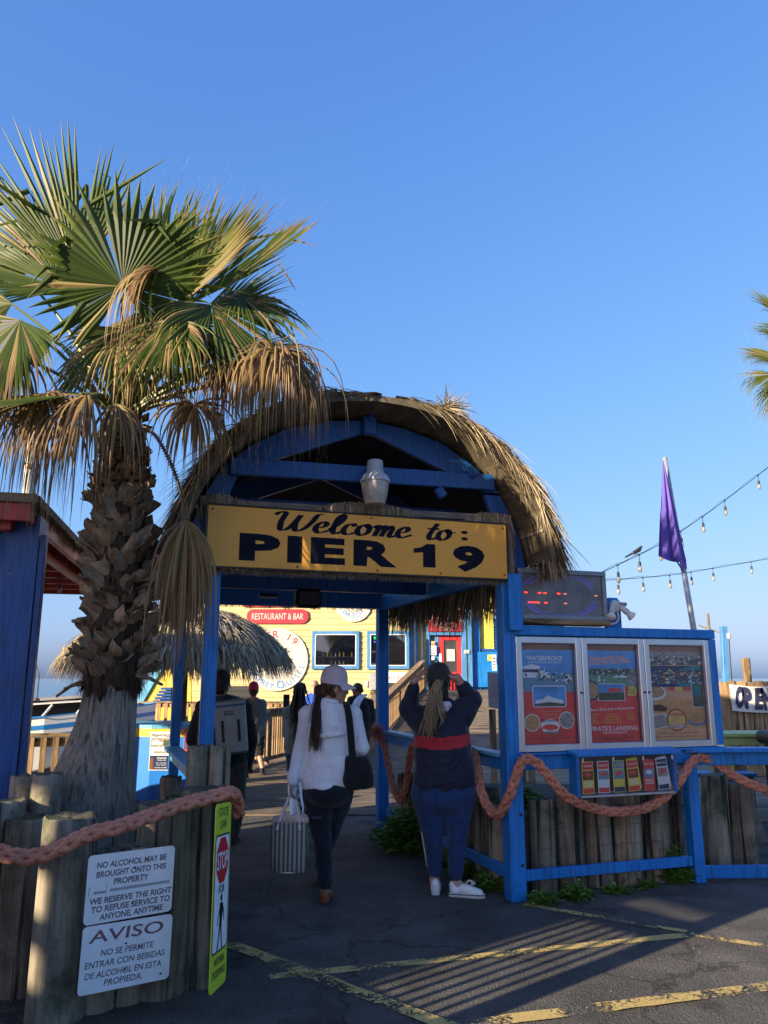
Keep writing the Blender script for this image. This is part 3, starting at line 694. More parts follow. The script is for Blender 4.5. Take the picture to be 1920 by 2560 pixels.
# ---------------------------------------------------------------- palms
FROND = leafmat('palm_leaf', [(0, (.035, .060, .008)), (.22, (.070, .108, .013)), (.42, (.15, .175, .028)), (.58, (.32, .26, .08)), (.72, (.36, .25, .12)), (.86, (.22, .13, .065)), (1, (.14, .075, .04))], trans=.42, rough=.5, noise_amt=.2)
PETI = leafmat('palm_stalk', [(0, (.10, .16, .035)), (.5, (.16, .13, .05)), (1, (.075, .04, .025))], trans=.05, rough=.45)
def frond(parent, hub, d, n, L, spread, nl, base, green=.18, tipdry=.62, dryfrac=.1, droop=.5, fuse=.5, taper=.45, seed=0, stalk=.016, sag=.1, width=1.0, aw=None, stalk_dry=.2, via=None, spines=False, grav0=.0, thr=.25):
    "a fan leaf: pleated segments joined towards the hub, free and bending at the tips, on a stalk from base"
    rr = random.Random(seed); mb = MB(); hub = Vector(hub); d = Vector(d).normalized(); n = Vector(n); n = (n-d*n.dot(d)).normalized(); s = d.cross(n)
    if s.dot(V(1, 0, 0)) < 0 and abs(s.x) > .2: pass
    da = 2*spread/(nl-1); segs = 9
    for i in range(nl):
        a = -spread+da*i+rr.gauss(0, da*.12); f = abs(a)/max(spread, .01)
        l = L*(1-taper*f*f)*rr.uniform(.88, 1.08); dirv = d*math.cos(a)+s*math.sin(a)
        dryleaf = rr.random() < dryfrac; tone = green+rr.uniform(-.12, .12) if not dryleaf else rr.uniform(.62, .95)
        
        if green > .55: tone = rr.uniform(.66, 1.0); l *= rr.uniform(.5, 1.12); dirv = (dirv+V(rr.gauss(0, .22), rr.gauss(0, .22), rr.gauss(0, .22))).normalized()
        p = hub.copy(); v = dirv.copy(); vs = []; av = []; bend = droop*rr.uniform(.4, 1.8)*(1.5 if dryleaf else 1); tw = rr.gauss(0, .25)
        side = s*math.cos(a)-d*math.sin(a)
        bs = rr.uniform(.5, .8); td = tipdry*rr.uniform(.7, 1.3)
        kink = rr.uniform(.35, .75) if rr.random() < .13 and green < .55 else 9
        if rr.random() < .05: continue
        for k in range(segs+1):
            t = k/segs
            if t >= kink: kink = 9; v = (v+V(rr.gauss(0, .3), -.1, -rr.uniform(.6, 1.8))).normalized(); side = (side-v*side.dot(v)).normalized()
            wd = min(da*t*l*.5*1.22, da*fuse*l*.5*1.22)*width
            if aw: wd = aw*(.35+.65*min(1, t*4))*(.6+.8*bs)
            if t > fuse: wd *= max(0.03, 1-((t-fuse)/(1-fuse))**1.25)
            nn = side.cross(v).normalized()
            fold = wd*(.55 if t < fuse else .8)
            tn = tone+(td-tone)*max(0, (t-bs)/(1-bs))**1.2 if td > tone else tone
            vs += [p+side*wd, p+nn*fold, p-side*wd]; av += [tn, tn-.08, tn]
            p = p+v*(l/segs)
            g = (grav0*(.5+.5*math.sin(i*7.3)**2)+bend*max(0, t-thr)*2.2)/segs*2
            v = (v+V(0, 0, -1)*g+side*tw*max(0, t-fuse)*.25).normalized(); side = (side-v*side.dot(v)).normalized()
        fs = []
        for k in range(segs): fs += [(3*k, 3*k+1, 3*k+4, 3*k+3), (3*k+1, 3*k+2, 3*k+5, 3*k+4)]
        mb.add(vs, fs, 0, av)
        if rr.random() < .5:      # pale threads at the tips
            blade_tip = p; mb.add([p-v*.03, p-v*.03+side*.0015, p+v*rr.uniform(.05, .14)+V(rr.gauss(0, .02), 0, -.01)], [(0, 1, 2)], 0, [.62]*3)
    base = Vector(base)
    pts = [base]+([Vector(q) for q in via] if via else [base.lerp(hub, .5)+V(0, 0, sag)])+[hub]
    pts = crom(pts, 6); m = len(pts)
    mb.tube(pts, [stalk*(2.1-1.3*i/(m-1)) for i in range(m)], 6, mi=1, flat=.55, a=[stalk_dry]*m)
    if spines:
        for i in range(2, m-1):
            t = (pts[i+1]-pts[i]).normalized(); sd = t.cross(V(0, 1, 0)).normalized()
            for sg in (-1, 1):
                for q in (0, .5):
                    c = pts[i].lerp(pts[i+1], q)+sd*sg*stalk*.9
                    mb.add([c-t*.006, c+t*.006, c+sd*sg*.014+t*.004], [(0, 1, 2)], 1, [.9]*3)
    return mb.build('frond', [FROND, PETI], parent, attr='dry', smooth=False)
def scr(ang, depth=0.0):
    "direction at an angle in the facing plane (0 right, 90 up) with some depth"
    return V(math.cos(rad(ang)), depth, math.sin(rad(ang)))
palm = thing('palm_tree', 'fan palm with husk-covered trunk and dead hanging fronds, in the log planter by the entrance', 'palm tree', (-1.8, 5.0, .5))
mb = MB(); prof = [(.45, -1.83, .29), (.65, -1.825, .285), (.83, -1.82, .272), (.95, -1.81, .25), (1.07, -1.79, .226), (1.2, -1.765, .20), (1.37, -1.74, .175), (1.55, -1.725, .165), (1.7, -1.715, .155), (2.0, -1.71, .150), (2.45, -1.735, .15), (2.8, -1.76, .125), (3.1, -1.77, .10), (3.3, -1.775, .09)]
nn_ = 28; vs = []; K = []
pr = crom([V(x, r, z) for z, x, r in prof], 6)
for q in pr:
    for k in range(nn_):
        an = 2*math.pi*k/nn_; r = q.y*(1+.035*noise.noise((math.cos(an)*2, math.sin(an)*2, q.z*3))+.012*noise.noise((an*6, q.z*22, 4)))
        vs.append((q.x+r*math.cos(an), 5.0+r*math.sin(an), q.z))
mb.add(vs, [(i*nn_+k, i*nn_+(k+1) % nn_, (i+1)*nn_+(k+1) % nn_, (i+1)*nn_+k) for i in range(len(pr)-1) for k in range(nn_)])
mb.build('trunk', BARK, palm, smooth=True)
mb = MB(); FIB = wood('trunk_fibre', (.018, .010, .006), (.055, .032, .018), (.10, .065, .04), grain=(40, 40, 14), bmp=1.0, rand=False); vs = []
fz = [(1.50, .010), (1.60, .022), (2.0, .024), (2.6, .022), (3.1, .018), (3.28, .012)]
def trunk_at(z):
    for a, b in zip(prof, prof[1:]):
        if a[0] <= z <= b[0]:
            t = (z-a[0])/(b[0]-a[0]); return a[1]+(b[1]-a[1])*t, a[2]+(b[2]-a[2])*t
    return prof[-1][1], prof[-1][2]
for z, ex_ in fz:
    x, r = trunk_at(z)
    for k in range(24): an = 2*math.pi*k/24; r2 = r+ex_+.008*noise.noise((k*1.7, z*9, 2)); vs.append((x+r2*math.cos(an), 5.0+r2*math.sin(an), z+(.05*math.sin(k*2.7)+.03*math.sin(k*5.1) if z < 1.55 else 0)))
mb.add(vs, [(i*24+k, i*24+(k+1) % 24, (i+1)*24+(k+1) % 24, (i+1)*24+k) for i in range(len(fz)-1) for k in range(24)]); mb.build('fibre_sheath', FIB, palm, smooth=True)
mb = MB(); rr = random.Random(19)
for k in range(240):
    an = rr.random()*6.283; z = rr.choice((1.52, 1.56, 1.62, rr.uniform(1.6, 3.2))); x, r = trunk_at(z); out = V(math.cos(an), math.sin(an), 0)
    blade(mb, V(x, 5, z)+out*(r+.02), out*rr.uniform(.05, .5)+V(rr.gauss(0, .3), rr.gauss(0, .3), rr.choice((-1, -1, .6))), out, rr.uniform(.05, .13), .008, .6, 3, rr.random(), rr, .8)
mb.build('loose_fibre', FIB, palm, kind='stuff')
def boot_mesh(seed, w0, L):
    rr = random.Random(seed); mb = MB(); nx, ny = 4, 5; cut = [rr.uniform(-.5, .4) for _ in range(nx+1)]; skew = rr.uniform(-.3, .3); curlb = rr.uniform(.1, .8)
    P = []
    for j in range(ny+1):
        t = j/ny
        for i in range(nx+1):
            x = (i/nx-.5); wdt = w0*(1-.35*t)
            y = L*t*(1+(cut[i]*.5+skew*x)*t)
            outw = .02+.75*L*t*t*curlb+.012*math.sin(t*4+seed)
            P.append(V(x*wdt+skew*.3*L*t*t, outw-abs(x)**1.7*wdt*.9, y))
    top = list(P); bot = [p-V(0, .010-.004*0, 0) for p in P]; n1 = nx+1; N_ = len(P)
    fs = []
    for j in range(ny):
        for i in range(nx):
            a = j*n1+i; fs.append((a, a+n1, a+n1+1, a+1)); fs.append((N_+a, N_+a+1, N_+a+n1+1, N_+a+n1))
    for j in range(ny):
        for i in (0, nx):
            a = j*n1+i; q = (a, a+n1, N_+a+n1, N_+a); fs.append(q if i else q[::-1])
    for i in range(nx):
        a = ny*n1+i; fs.append((a, N_+a, N_+a+1, a+1))
    mb.add(top+bot, fs); return mb
BOOT2 = wood('young_husk', (.10, .05, .028), (.27, .15, .08), (.42, .28, .17), grain=(14, 14, 30), bmp=.5)
boots = [boot_mesh(i, .125+.012*(i % 3), .125+.016*(i % 4)) for i in range(7)]
rr = random.Random(31); protos = {}
zz = 1.57; k = 0
while zz < 3.26:
    x, r = trunk_at(zz); an = k*2.39996+rr.gauss(0, .12)
    young = zz > 2.72+rr.gauss(0, .12); i = rr.randrange(7); key = (i, young)
    if key not in protos:
        o = boots[i].build('leaf_base', BOOT2 if young else BOOT, None, auto=50); o.parent = palm; protos[key] = o
    else:
        o = protos[key].copy(); C.objects.link(o); o.parent = palm
    out = V(math.cos(an), math.sin(an), 0); tg = V(-math.sin(an), math.cos(an), 0); zax = V(0, 0, 1)+tg*((.75 if k % 2 else -.75)*(1 if zz < 2.75 else .6)+rr.gauss(0, .25))
    zax = (zax+out*(.50 if zz < 2.5 else .25)+out*rr.gauss(0, .2)).normalized(); yax = (out-zax*out.dot(zax)).normalized(); xax = yax.cross(zax)
    sc_ = (.90 if zz < 2.5 else .90-.26*(zz-2.5)/.75)*rr.uniform(.85, 1.15)
    M3 = Matrix((xax, yax, zax)).transposed().to_4x4()
    o.matrix_local = Matrix.Translation(V(x, 5, zz)-OFF[palm.name]+out*(r-.005))@M3@Matrix.Scale(sc_, 4)
    zz += 1.69/300*(1 if zz < 2.7 else .85); k += 1
# a few old stalk stubs sticking out low on the trunk
for p, q in (((210, 1700), (140, 1742)), ((345, 1690), (405, 1712)), ((205, 1620), (165, 1640)), ((215, 1712), (160, 1722))):
    a_, b_ = at(*p, 4.9), at(*q, 4.83); mb = MB(); md = a_.lerp(b_, .5)+V(0, 0, .012)
    mb.tube([a_, md, b_], [.022, .022, .016], 7, flat=.5); mb.build('stalk_stub', BOOT2 if p[1] > 1695 else BOOT, palm, auto=50)
CR = at(308, 1035, 5.0)
def F(px, py, Y, ang, depth, nrm, L, spread, nl, seed, **kw):
    bs = CR+V((px-308)*.00022, (Y-5)*.25, -.05+.05*random.Random(seed).random())
    return frond(palm, at(px, py, Y), scr(ang, depth), nrm, L, rad(spread), nl, kw.pop('base', bs), seed=seed, **kw)
# upright green fans
F(307, 715, 4.62, 92, -.15, (0.10, -1, .1), .74, 148, 46, 1, green=.08, tipdry=.55, dryfrac=.06, droop=.32, fuse=.60, taper=.30, thr=.45)
F(195, 700, 5.30, 107, .0, (.35, -1, .1), 1.42, 36, 30, 2, green=.27, tipdry=.55, dryfrac=.03, droop=.07, fuse=.55, taper=.22, thr=.6)
F(160, 720, 5.2, 150, .05, (.3, -1, .5), 1.0, 70, 40, 3, green=.26, tipdry=.58, dryfrac=.06, droop=.35, fuse=.5)
F(455, 770, 5.25, 70, .10, (-.2, -1, .1), 1.16, 44, 30, 4, green=.20, tipdry=.85, dryfrac=.10, droop=.10, fuse=.6, taper=.3, thr=.6)
F(390, 740, 5.4, 84, .2, (0, -1, .1), 1.1, 42, 28, 5, green=.15, tipdry=.8, dryfrac=.08, droop=.4, fuse=.55, thr=.6)
F(598, 690, 5.1, 46, .1, (-.4, -1, .3), .74, 13, 12, 6, green=.30, tipdry=.95, dryfrac=.15, droop=.08, fuse=.75, taper=.2, thr=.7)
F(432, 775, 4.7, 52, -.05, (-.5, -1, .3), .90, 19, 18, 7, green=.42, tipdry=.95, dryfrac=.45, droop=.12, fuse=.7, thr=.6)
F(470, 720, 5.3, 58, .1, (-.3, -1, .2), 1.02, 26, 20, 28, green=.22, tipdry=.95, dryfrac=.15, droop=.10, fuse=.6, thr=.6)
F(150, 690, 5.5, 128, .1, (.3, -1, .4), 1.2, 40, 30, 8, green=.3, tipdry=.6, droop=.3)
F(60, 690, 5.3, 160, .1, (.2, -1, .6), .80, 70, 34, 9, green=.25, tipdry=.62, droop=.55, dryfrac=.1)
F(545, 885, 4.95, 10, .1, (-.1, -1, .5), .58, 30, 20, 10, green=.18, tipdry=.9, dryfrac=.1, droop=.12, fuse=.6, sag=.04)
F(345, 740, 4.9, 66, -.1, (-.3, -1, .2), .95, 40, 26, 33, green=.12, tipdry=.9, dryfrac=.12, droop=.25, fuse=.55, thr=.5)
F(520, 800, 5.0, 35, .0, (-.3, -1, .4), .72, 40, 24, 34, green=.14, tipdry=.95, dryfrac=.3, droop=.4, fuse=.5, thr=.4)
F(300, 820, 4.8, -75, -.3, (0, -.6, .8), .62, 100, 40, 35, green=.16, tipdry=.8, dryfrac=.3, droop=1.2, fuse=.45)
F(30, 760, 4.9, 200, -.1, (.1, -.8, .6), .7, 70, 30, 36, green=.2, tipdry=.8, dryfrac=.25, droop=1.0, fuse=.5)
# half green drooping fans
F(530, 762, 4.75, -50, -.1, (0, -.6, .8), .80, 110, 46, 11, green=.14, tipdry=.80, dryfrac=.25, droop=1.1, fuse=.45, sag=.2)
F(440, 790, 4.72, -95, -.2, (0, -.7, .7), .66, 95, 40, 12, green=.12, tipdry=.75, dryfrac=.30, droop=.9, fuse=.45, sag=.15)
F(600, 735, 4.95, -35, -.1, (0, -.6, .8), .66, 70, 26, 29, green=.12, tipdry=.85, dryfrac=.25, droop=1.2, fuse=.45, sag=.1)
F(50, 800, 4.7, -120, -.1, (.1, -.6, .8), .95, 85, 44, 13, green=.20, tipdry=.85, dryfrac=.3, droop=1.2, fuse=.5, sag=.06)
F(200, 985, 4.55, 188, -.1, (0, -.5, 1), .86, 50, 34, 14, green=.24, tipdry=.75, dryfrac=.08, droop=.22, fuse=.62, sag=.06)
F(270, 840, 5.4, 230, .1, (0, -.6, .7), .75, 80, 40, 15, green=.25, tipdry=.65, dryfrac=.25, droop=.8)
F(360, 830, 5.4, -60, .1, (0, -.6, .7), .75, 80, 40, 16, green=.22, tipdry=.72, dryfrac=.3, droop=.9)
F(130, 850, 5.3, 215, .1, (0, -.6, .7), .7, 80, 36, 30, green=.22, tipdry=.65, dryfrac=.25, droop=.8)
# dead hanging skirts
SK = dict(dryfrac=.6, fuse=.2, aw=.0085, thr=.0, taper=.1, grav0=1.7)
F(395, 672, 4.6, 205, -.3, (0, -.3, 1), .74, 45, 34, 17, green=.68, tipdry=.66, droop=1.5, stalk_dry=.6, **SK)
F(432, 800, 4.6, -105, -.3, (0, -.5, .8), .66, 85, 40, 18, green=.15, tipdry=.85, dryfrac=.32, droop=1.1, fuse=.42, thr=.15)
F(690, 880, 4.70, 5, -.25, (0, -.2, 1), .80, 165, 129, 19, green=.72, tipdry=.74, droop=2.5, stalk_dry=.5, via=[at(420, 990, 4.85), at(590, 945, 4.75)], **SK)
F(715, 905, 4.62, -20, -.1, (0, -.3, 1), .74, 125, 86, 20, green=.74, tipdry=.74, droop=2.2, **SK)
F(655, 895, 4.66, 200, -.1, (0, -.3, 1), .70, 100, 72, 31, green=.76, tipdry=.80, droop=2.3, **SK)
F(485, 1012, 4.8, -70, -.1, (0, -.4, .9), .58, 115, 67, 21, green=.60, tipdry=.85, droop=1.6, sag=.05, **SK)
F(215, 990, 4.5, -130, -.25, (0, -.4, .9), .92, 75, 86, 22, green=.70, tipdry=.72, droop=1.6, sag=.05, **SK)
F(110, 985, 4.6, -100, -.2, (0, -.4, .9), .86, 90, 81, 23, green=.72, tipdry=.74, droop=1.6, sag=.05, **SK)
F(290, 1010, 4.55, -60, -.2, (0, -.4, .9), .55, 60, 45, 32, green=.70, tipdry=.80, droop=1.6, sag=.02, **SK)
F(20, 880, 4.7, -100, -.2, (0, -.4, .9), .95, 80, 75, 24, green=.72, tipdry=.82, droop=1.6, sag=.05, **SK)
F(465, 1300, 4.72, -85, -.15, (0, -.5, .8), .84, 34, 130, 25, green=.76, tipdry=.74, droop=1.8, stalk_dry=.95, spines=True, stalk=.010, base=at(340, 1068, 4.9), via=[at(385, 1085, 4.85), at(428, 1160, 4.78), at(455, 1240, 4.74)], **SK)
F(600, 905, 4.7, 185, -.2, (0, -.4, .9), .60, 90, 60, 40, green=.76, tipdry=.9, droop=1.8, **SK)
F(545, 830, 4.85, -80, -.2, (0, -.4, .9), .75, 75, 59, 26, green=.62, tipdry=.88, droop=1.5, **SK)
F(350, 780, 4.9, -100, -.2, (0, -.4, .9), .85, 60, 59, 27, green=.42, tipdry=.72, droop=1.5, fuse=.4, dryfrac=.35)
for i, (ax, ay) in enumerate(((270, 905), (335, 900), (300, 880), (375, 930))):      # young stalks in the heart
    mb = MB(); mb.tube(crom([CR+V((i-1.5)*.03, -.03, -.05), (CR+at(ax, ay, 4.95))/2+V(0, -.02, 0), at(ax, ay, 4.95)], 5), [.034-.0016*j for j in range(11)], 7, flat=.5, a=[.05+.1*i]*11); mb.build('leaf_stalk', PETI, palm, attr='dry', smooth=True)

palm2 = thing('palm_tree', 'sunlit fan palm cut by the right edge behind the display case', 'palm tree', (5.3, 9.2, 0))
mb = MB(); mb.lathe([(.24, 0), (.2, .5), (.17, 2), (.15, 4.7), (.1, 5.1)], 16, (5.3, 9.2, 0)); mb.build('trunk', BARK, palm2, smooth=True)
C2 = V(5.2, 9.2, 5.2)
for i, (px, py, Y, ang, L, spd, dr, gr) in enumerate([(1960, 790, 9.1, 145, .62, 60, .5, .30), (1950, 900, 8.9, 172, .62, 45, .6, .33), (1937, 935, 8.9, 205, .60, 60, .9, .36), (1950, 960, 9.0, 240, .62, 50, 1.1, .45), (1965, 1000, 9.1, 250, .60, 45, 1.2, .62), (1925, 880, 9.3, 190, .45, 50, 1.2, .4), (1965, 830, 9.3, 170, .5, 50, .8, .3), (1985, 985, 9.05, 225, .62, 40, .9, .5), (1960, 850, 9.15, 160, .5, 40, .7, .28), (2080, 780, 9.3, 70, .8, 60, .3, .3), (2100, 900, 9.2, 10, .8, 60, .6, .3)]):
    frond(palm2, at(px, py, Y), scr(ang, -.15), (0.1, -.8, .6), L, rad(spd), 34, C2, green=gr, tipdry=.68, dryfrac=.12, droop=dr, fuse=.42, seed=50+i)

# ---------------------------------------------------------------- log planters
def log_mesh(seed, r, h, n=20):
    rr = random.Random(seed); mb = MB(); vs = []; zs = [0, h*.25, h*.5, h*.78, h-.012, h]
    groove = [(.92 if rr.random() < .07 else 1) for _ in range(n)]; ox = rr.random()*50
    for j, z in enumerate(zs):
        for k in range(n):
            an = 2*math.pi*k/n; q = r*groove[k]*(1+.06*noise.noise((math.cos(an)*1.4+ox, math.sin(an)*1.4, z*1.1)))*(1.04-.06*z/max(h, .1))
            if j == len(zs)-1: q *= .93
            vs.append((q*math.cos(an), q*math.sin(an), z+(.02*noise.noise((math.cos(an)*2+ox, math.sin(an)*2, 9)) if j >= 4 else 0)))
    fs = [(i*n+k, i*n+(k+1) % n, (i+1)*n+(k+1) % n, (i+1)*n+k) for i in range(len(zs)-1) for k in range(n)]
    mb.add(vs, fs, 0); b = len(mb.v); mb.v.append((0, 0, h-.015)); mb.a.append(0)
    for k in range(n): mb.f.append(((len(zs)-1)*n+k, (len(zs)-1)*n+(k+1) % n, b)); mb.m.append(1)
    return mb
def log(parent, x, y, r, z1, seed, lean=(0, 0), z0=0.0):
    mb = log_mesh(seed, r, z1-z0); rr = random.Random(seed); lx, ly = lean
    mb.v = [(vx+x+lx*vz, vy+y+ly*vz, vz+z0) for vx, vy, vz in mb.v]
    return mb.build('log', [LOG, LOG_TOP], parent, auto=50)
pl = thing('log_planter', 'ring of upright weathered logs holding the big palm', 'planter', (-1.6, 4.6, 0))
for i, (px, py, wpx, Y, lean) in enumerate([(18, 2001, 84, 4.45, (0, 0)), (62, 1938, 62, 4.62, (0, .0)), (120, 1934, 68, 4.60, (0, 0)), (75, 2040, 110, 4.42, (0, 0)), (176, 2040, 120, 4.10, (0, 0)), (262, 2125, 88, 4.22, (0, 0)), (335, 2112, 76, 4.30, (0, 0)),
                                      (416, 2006, 122, 4.42, (0, 0)), (497, 1864, 54, 4.78, (0, 0)), (549, 1864, 54, 4.80, (0, 0)), (517, 1970, 114, 4.56, (0, 0)), (-60, 2010, 110, 4.3, (0, 0)), (-130, 1990, 110, 4.5, (0, 0))]):
    p = at(px, py, Y); r = wpx/2*Y/CAM_F*1.03
    log(pl, p.x, Y, r, p.z, 100+i, lean)
for i in range(6):      # back of the ring, behind the trunk
    an = rad(75+i*21); log(pl, -1.75+.92*math.cos(an), 5.05+.85*math.sin(an), .11, .62+.08*(i % 3), 140+i)
mb = MB(); mb.lathe([(.60, .30), (.58, .50), (.4, .53), (0.02, .55)], 24, (-1.68, 5.02, 0)); setting(mb, 'planter_soil', plain('soil', (.05, .04, .03), .95, bmp=.5), smooth=True)
for j, (px, py, w_, Y) in enumerate([(428, 1942, 52, 6.4), (436, 1990, 64, 6.2), (462, 1975, 44, 6.5)]):
    p = at(px, py, Y); o = log_mesh(160+j, w_/2*Y/CAM_F, p.z); o.v = [(a+p.x, b+Y, c) for a, b, c in o.v]
    solo(o, 'wooden_bollard', [LOG, LOG_TOP], ['short sunlit stump post beside the palm trunk, tallest of three', 'middle short stump post beside the palm planter', 'short stump post nearest the backpacker, behind the palm planter'][j], 'bollard', (p.x, Y, 0), group='stump posts behind the palm planter', auto=50)
pr_ = thing('log_planter', 'straight row of weathered logs behind the blue rails under the display case', 'planter', pv(2.0, .2))
def plog(u, w_, r, z1, seed, lean=(0, 0)):
    q = pv(u, w_); log(pr_, q.x, q.y, r, z1, seed, lean)
for i, (u, r, z) in enumerate([(1.27, .065, .93), (1.49, .108, .66), (1.735, .112, .685), (1.985, .115, .665), (2.245, .122, .695), (2.51, .115, .67), (2.71, .07, .72)]): plog(u, .19, r, z, 200+i, (.03 if i > 3 else 0, 0))
for i, (x, y, r, z) in enumerate([(2.90, 7.16, .112, .75), (3.135, 7.20, .12, .67)]): log(pr_, x, y, r, z, 220+i, (.03, 0))
for i in range(9): plog(1.27, .42+i*.27, .115, .60+.10*((i*7) % 4)/3, 230+i)
q0, q1, q2, q3 = pv(1.3, .2), pv(2.75, .25), pv(3.0, 1.9), pv(1.35, 2.6)
mb = MB(); mb.prism([(q.x, q.y) for q in (q0, q1, q2, q3)], (0, 0, 0), (1, 0, 0), (0, 1, 0), .5); setting(mb, 'planter_soil', MATS['soil'])

# ---------------------------------------------------------------- blue rails, case, rack
bf = thing('rail_fence', 'blue painted timber rails enclosing the log planter beneath the display case', 'fence', pv(2.0, 0))
PB = pv(2.765, 0)
def pbar(parent, p, q, wd, ht, nm, m, ch=.006):
    mb = MB(); mb.bar(p, q, wd, ht, ch=ch); return mb.build(nm, m, parent)
mb = MB(); mb.box((PB.x, PB.y, .49), (.095, .095, .98), (AX[0], AX[1], 0), (BX[0], BX[1], 0), ch=.007); mb.build('post', BLUE, bf)
pbar(bf, pv(1.215, -.01, .165), pv(2.71, -.01, .165), .045, .075, 'bottom_rail', BLUE)
pbar(bf, pv(1.215, -.02, .96), pv(2.72, -.02, .96), .045, .11, 'sill_rail', BLUE)
pbar(bf, PB+V(.05, .02, .07), PB+V(2.2, .14, .07), .045, .095, 'bottom_rail', BLUE)
pbar(bf, PB+V(.05, .02, .935), PB+V(2.2, .14, .935), .045, .10, 'top_rail', BLUE)
pbar(bf, PB+V(-.06, .0, 1.005), PB+V(2.2, .13, 1.005), .15, .036, 'cap_rail', BLUE)
mb = MB(); q = PB+V(2.15, .14, .49); mb.box((q.x, q.y, .49), (.095, .095, .98), ch=.007); mb.build('post', BLUE, bf)
pbar(bf, pv(HALF+.02, .08, .94), pv(HALF+.02, LEN-.07, .94), .04, .09, 'side_rail', BLUE)
pbar(bf, pv(HALF+.02, .08, 1.005), pv(HALF+.02, LEN-.07, 1.005), .12, .032, 'side_cap', TEAL)
pbar(bf, pv(HALF+.03, .08, .165), pv(HALF+.03, LEN-.07, .165), .04, .085, 'side_bottom_rail', BLUE)
for z in (.33, .47, .62):
    mb = MB(); mb.tube([pv(1.22, -.005, z), pv(1.9, .03, z-.012), pv(2.71, -.005, z+.004)], .0016, 5); mb.build('wire', STEEL, bf)
tl = thing('rail_fence', 'pale blue slanting rail fixed between the left pavilion posts above the log', 'fence', at(470, 1900, 7.2))
a_, b_ = at(430, 1870, 7.9), at(492, 1925, 5.95)
pbar(tl, a_, b_, .15, .035, 'cap_rail', TEAL); pbar(tl, a_-V(0, 0, .065), b_-V(0, 0, .065), .04, .09, 'side_rail', TEAL)

dc = thing('display_case', 'three-door aluminium display case in a blue frame beside the entrance', 'display case', (2.1, -.03, .98), 'P')
D = [(1.185, 1.765), (1.768, 2.352), (2.355, 3.005)]; CZ0, CZ1 = 1.035, 1.90
mb = MB(); mb.box((2.12, .05, 1.48), (1.87, .03, .95), ch=.003); mb.build('back_panel', BLUE, dc)
mb = MB(); mb.box((2.13, -.01, 1.945), (1.90, .13, .075), ch=.006); mb.build('top_rail', BLUE, dc)
mb = MB(); mb.box((3.045, -.01, 1.475), (.07, .13, .86), ch=.006); mb.build('side_stile', BLUE, dc)
mb = MB(); mb.box((2.13, -.03, 1.022), (1.9, .10, .016), ch=.003); mb.build('bottom_rail', BLUE, dc)
for i, (u0, u1) in enumerate(D):
    fw = .052; dz = .008*i
    dr = MB()
    for (p, q) in (((u0, CZ1-fw/2), (u1, CZ1-fw/2)), ((u0, CZ0+fw/2), (u1, CZ0+fw/2))): dr.bar((p[0], -.055, p[1]), (q[0], -.055, q[1]), .035, fw, ch=.004)
    o = dr.build('door', ALU, dc)
    for nm, uu in (('stile', u0+fw/2), ('stile', u1-fw/2)):
        mb = MB(); mb.bar((uu, -.056, CZ0+.002), (uu, -.056, CZ1-.002), fw-.002, .037, (0, 1, 0), ch=.004); mb.build(nm, ALU, o)
    mb = MB(); mb.box(((u0+u1)/2, -.047, (CZ0+CZ1)/2), (u1-u0-2*fw+.006, .004, CZ1-CZ0-2*fw+.006)); mb.build('pane', PANE, o)
    mb = MB(); ku = u1-.02 if i < 2 else u0+.02; mb.lathe([(.010, 0), (.010, .005), (.005, .008)], 10, (ku, -.0745, 1.47), (1, 0, 0), (0, 0, 1), (0, -1, 0)); mb.build('lock', STEEL, o, auto=40)
    mb = MB(); mb.box(((u0+u1)/2, -.012, CZ1-fw-.024), (u1-u0-2*fw, .012, .05)); mb.build('header_strip', plain('copper_strip', (.32, .12, .06), .5, var=.3, scale=3), o)

# print colours
def photo_mat(name, stops, scale=18, stretch=(1, 1, 3)):
    m, nt, b, o = newmat(name); n = noise_node(nt, scale*2.2, 8, .75, stretch=stretch)
    r = ramp(nt, n.outputs[0], stops); nt.links.new(r.outputs[0], b.inputs['Base Color']); b.inputs['Roughness'].default_value = .35; return m
P_SKY = plain('print_sky', (.09, .33, .70), .35, var=.25, scale=3); P_RED = plain('print_red', (.74, .07, .06), .35, var=.12, scale=4)
P_WATER = photo_mat('print_harbour', [(.3, (.02, .05, .09)), (.5, (.12, .27, .38)), (.62, (.35, .48, .55)), (.75, (.7, .72, .72))], 20, (1, 1, 4))
P_WHITE = plain('print_white', (.75, .76, .76), .35, var=.08); P_GREEN = photo_mat('print_lagoon', [(.3, (.04, .12, .05)), (.55, (.16, .33, .20)), (.8, (.45, .5, .35))], 14, (1, 1, 3))
P_TREES = photo_mat('print_trees', [(.3, (.01, .02, .01)), (.5, (.05, .08, .04)), (.65, (.2, .2, .16)), (.8, (.6, .58, .5))], 30, (1, 1, 1.6))
P_DUSK = photo_mat('print_dusk', [(.3, (.01, .012, .03)), (.5, (.06, .06, .14)), (.62, (.35, .16, .06)), (.75, (.8, .5, .18))], 24, (1, 1, 2))
P_FOOD = photo_mat('print_food', [(.3, (.12, .03, .02)), (.5, (.5, .25, .08)), (.65, (.7, .55, .3)), (.8, (.75, .72, .6))], 60, (1, 1, 1))
P_DECK = photo_mat('print_timber', [(.3, (.42, .20, .07)), (.7, (.80, .46, .19))], 8, (9, 1, .5)); P_ORANGE = plain('print_orange', (.74, .40, .2), .35, var=.12); P_TEAL = plain('print_teal', (.03, .22, .25), .35, var=.3, scale=12)
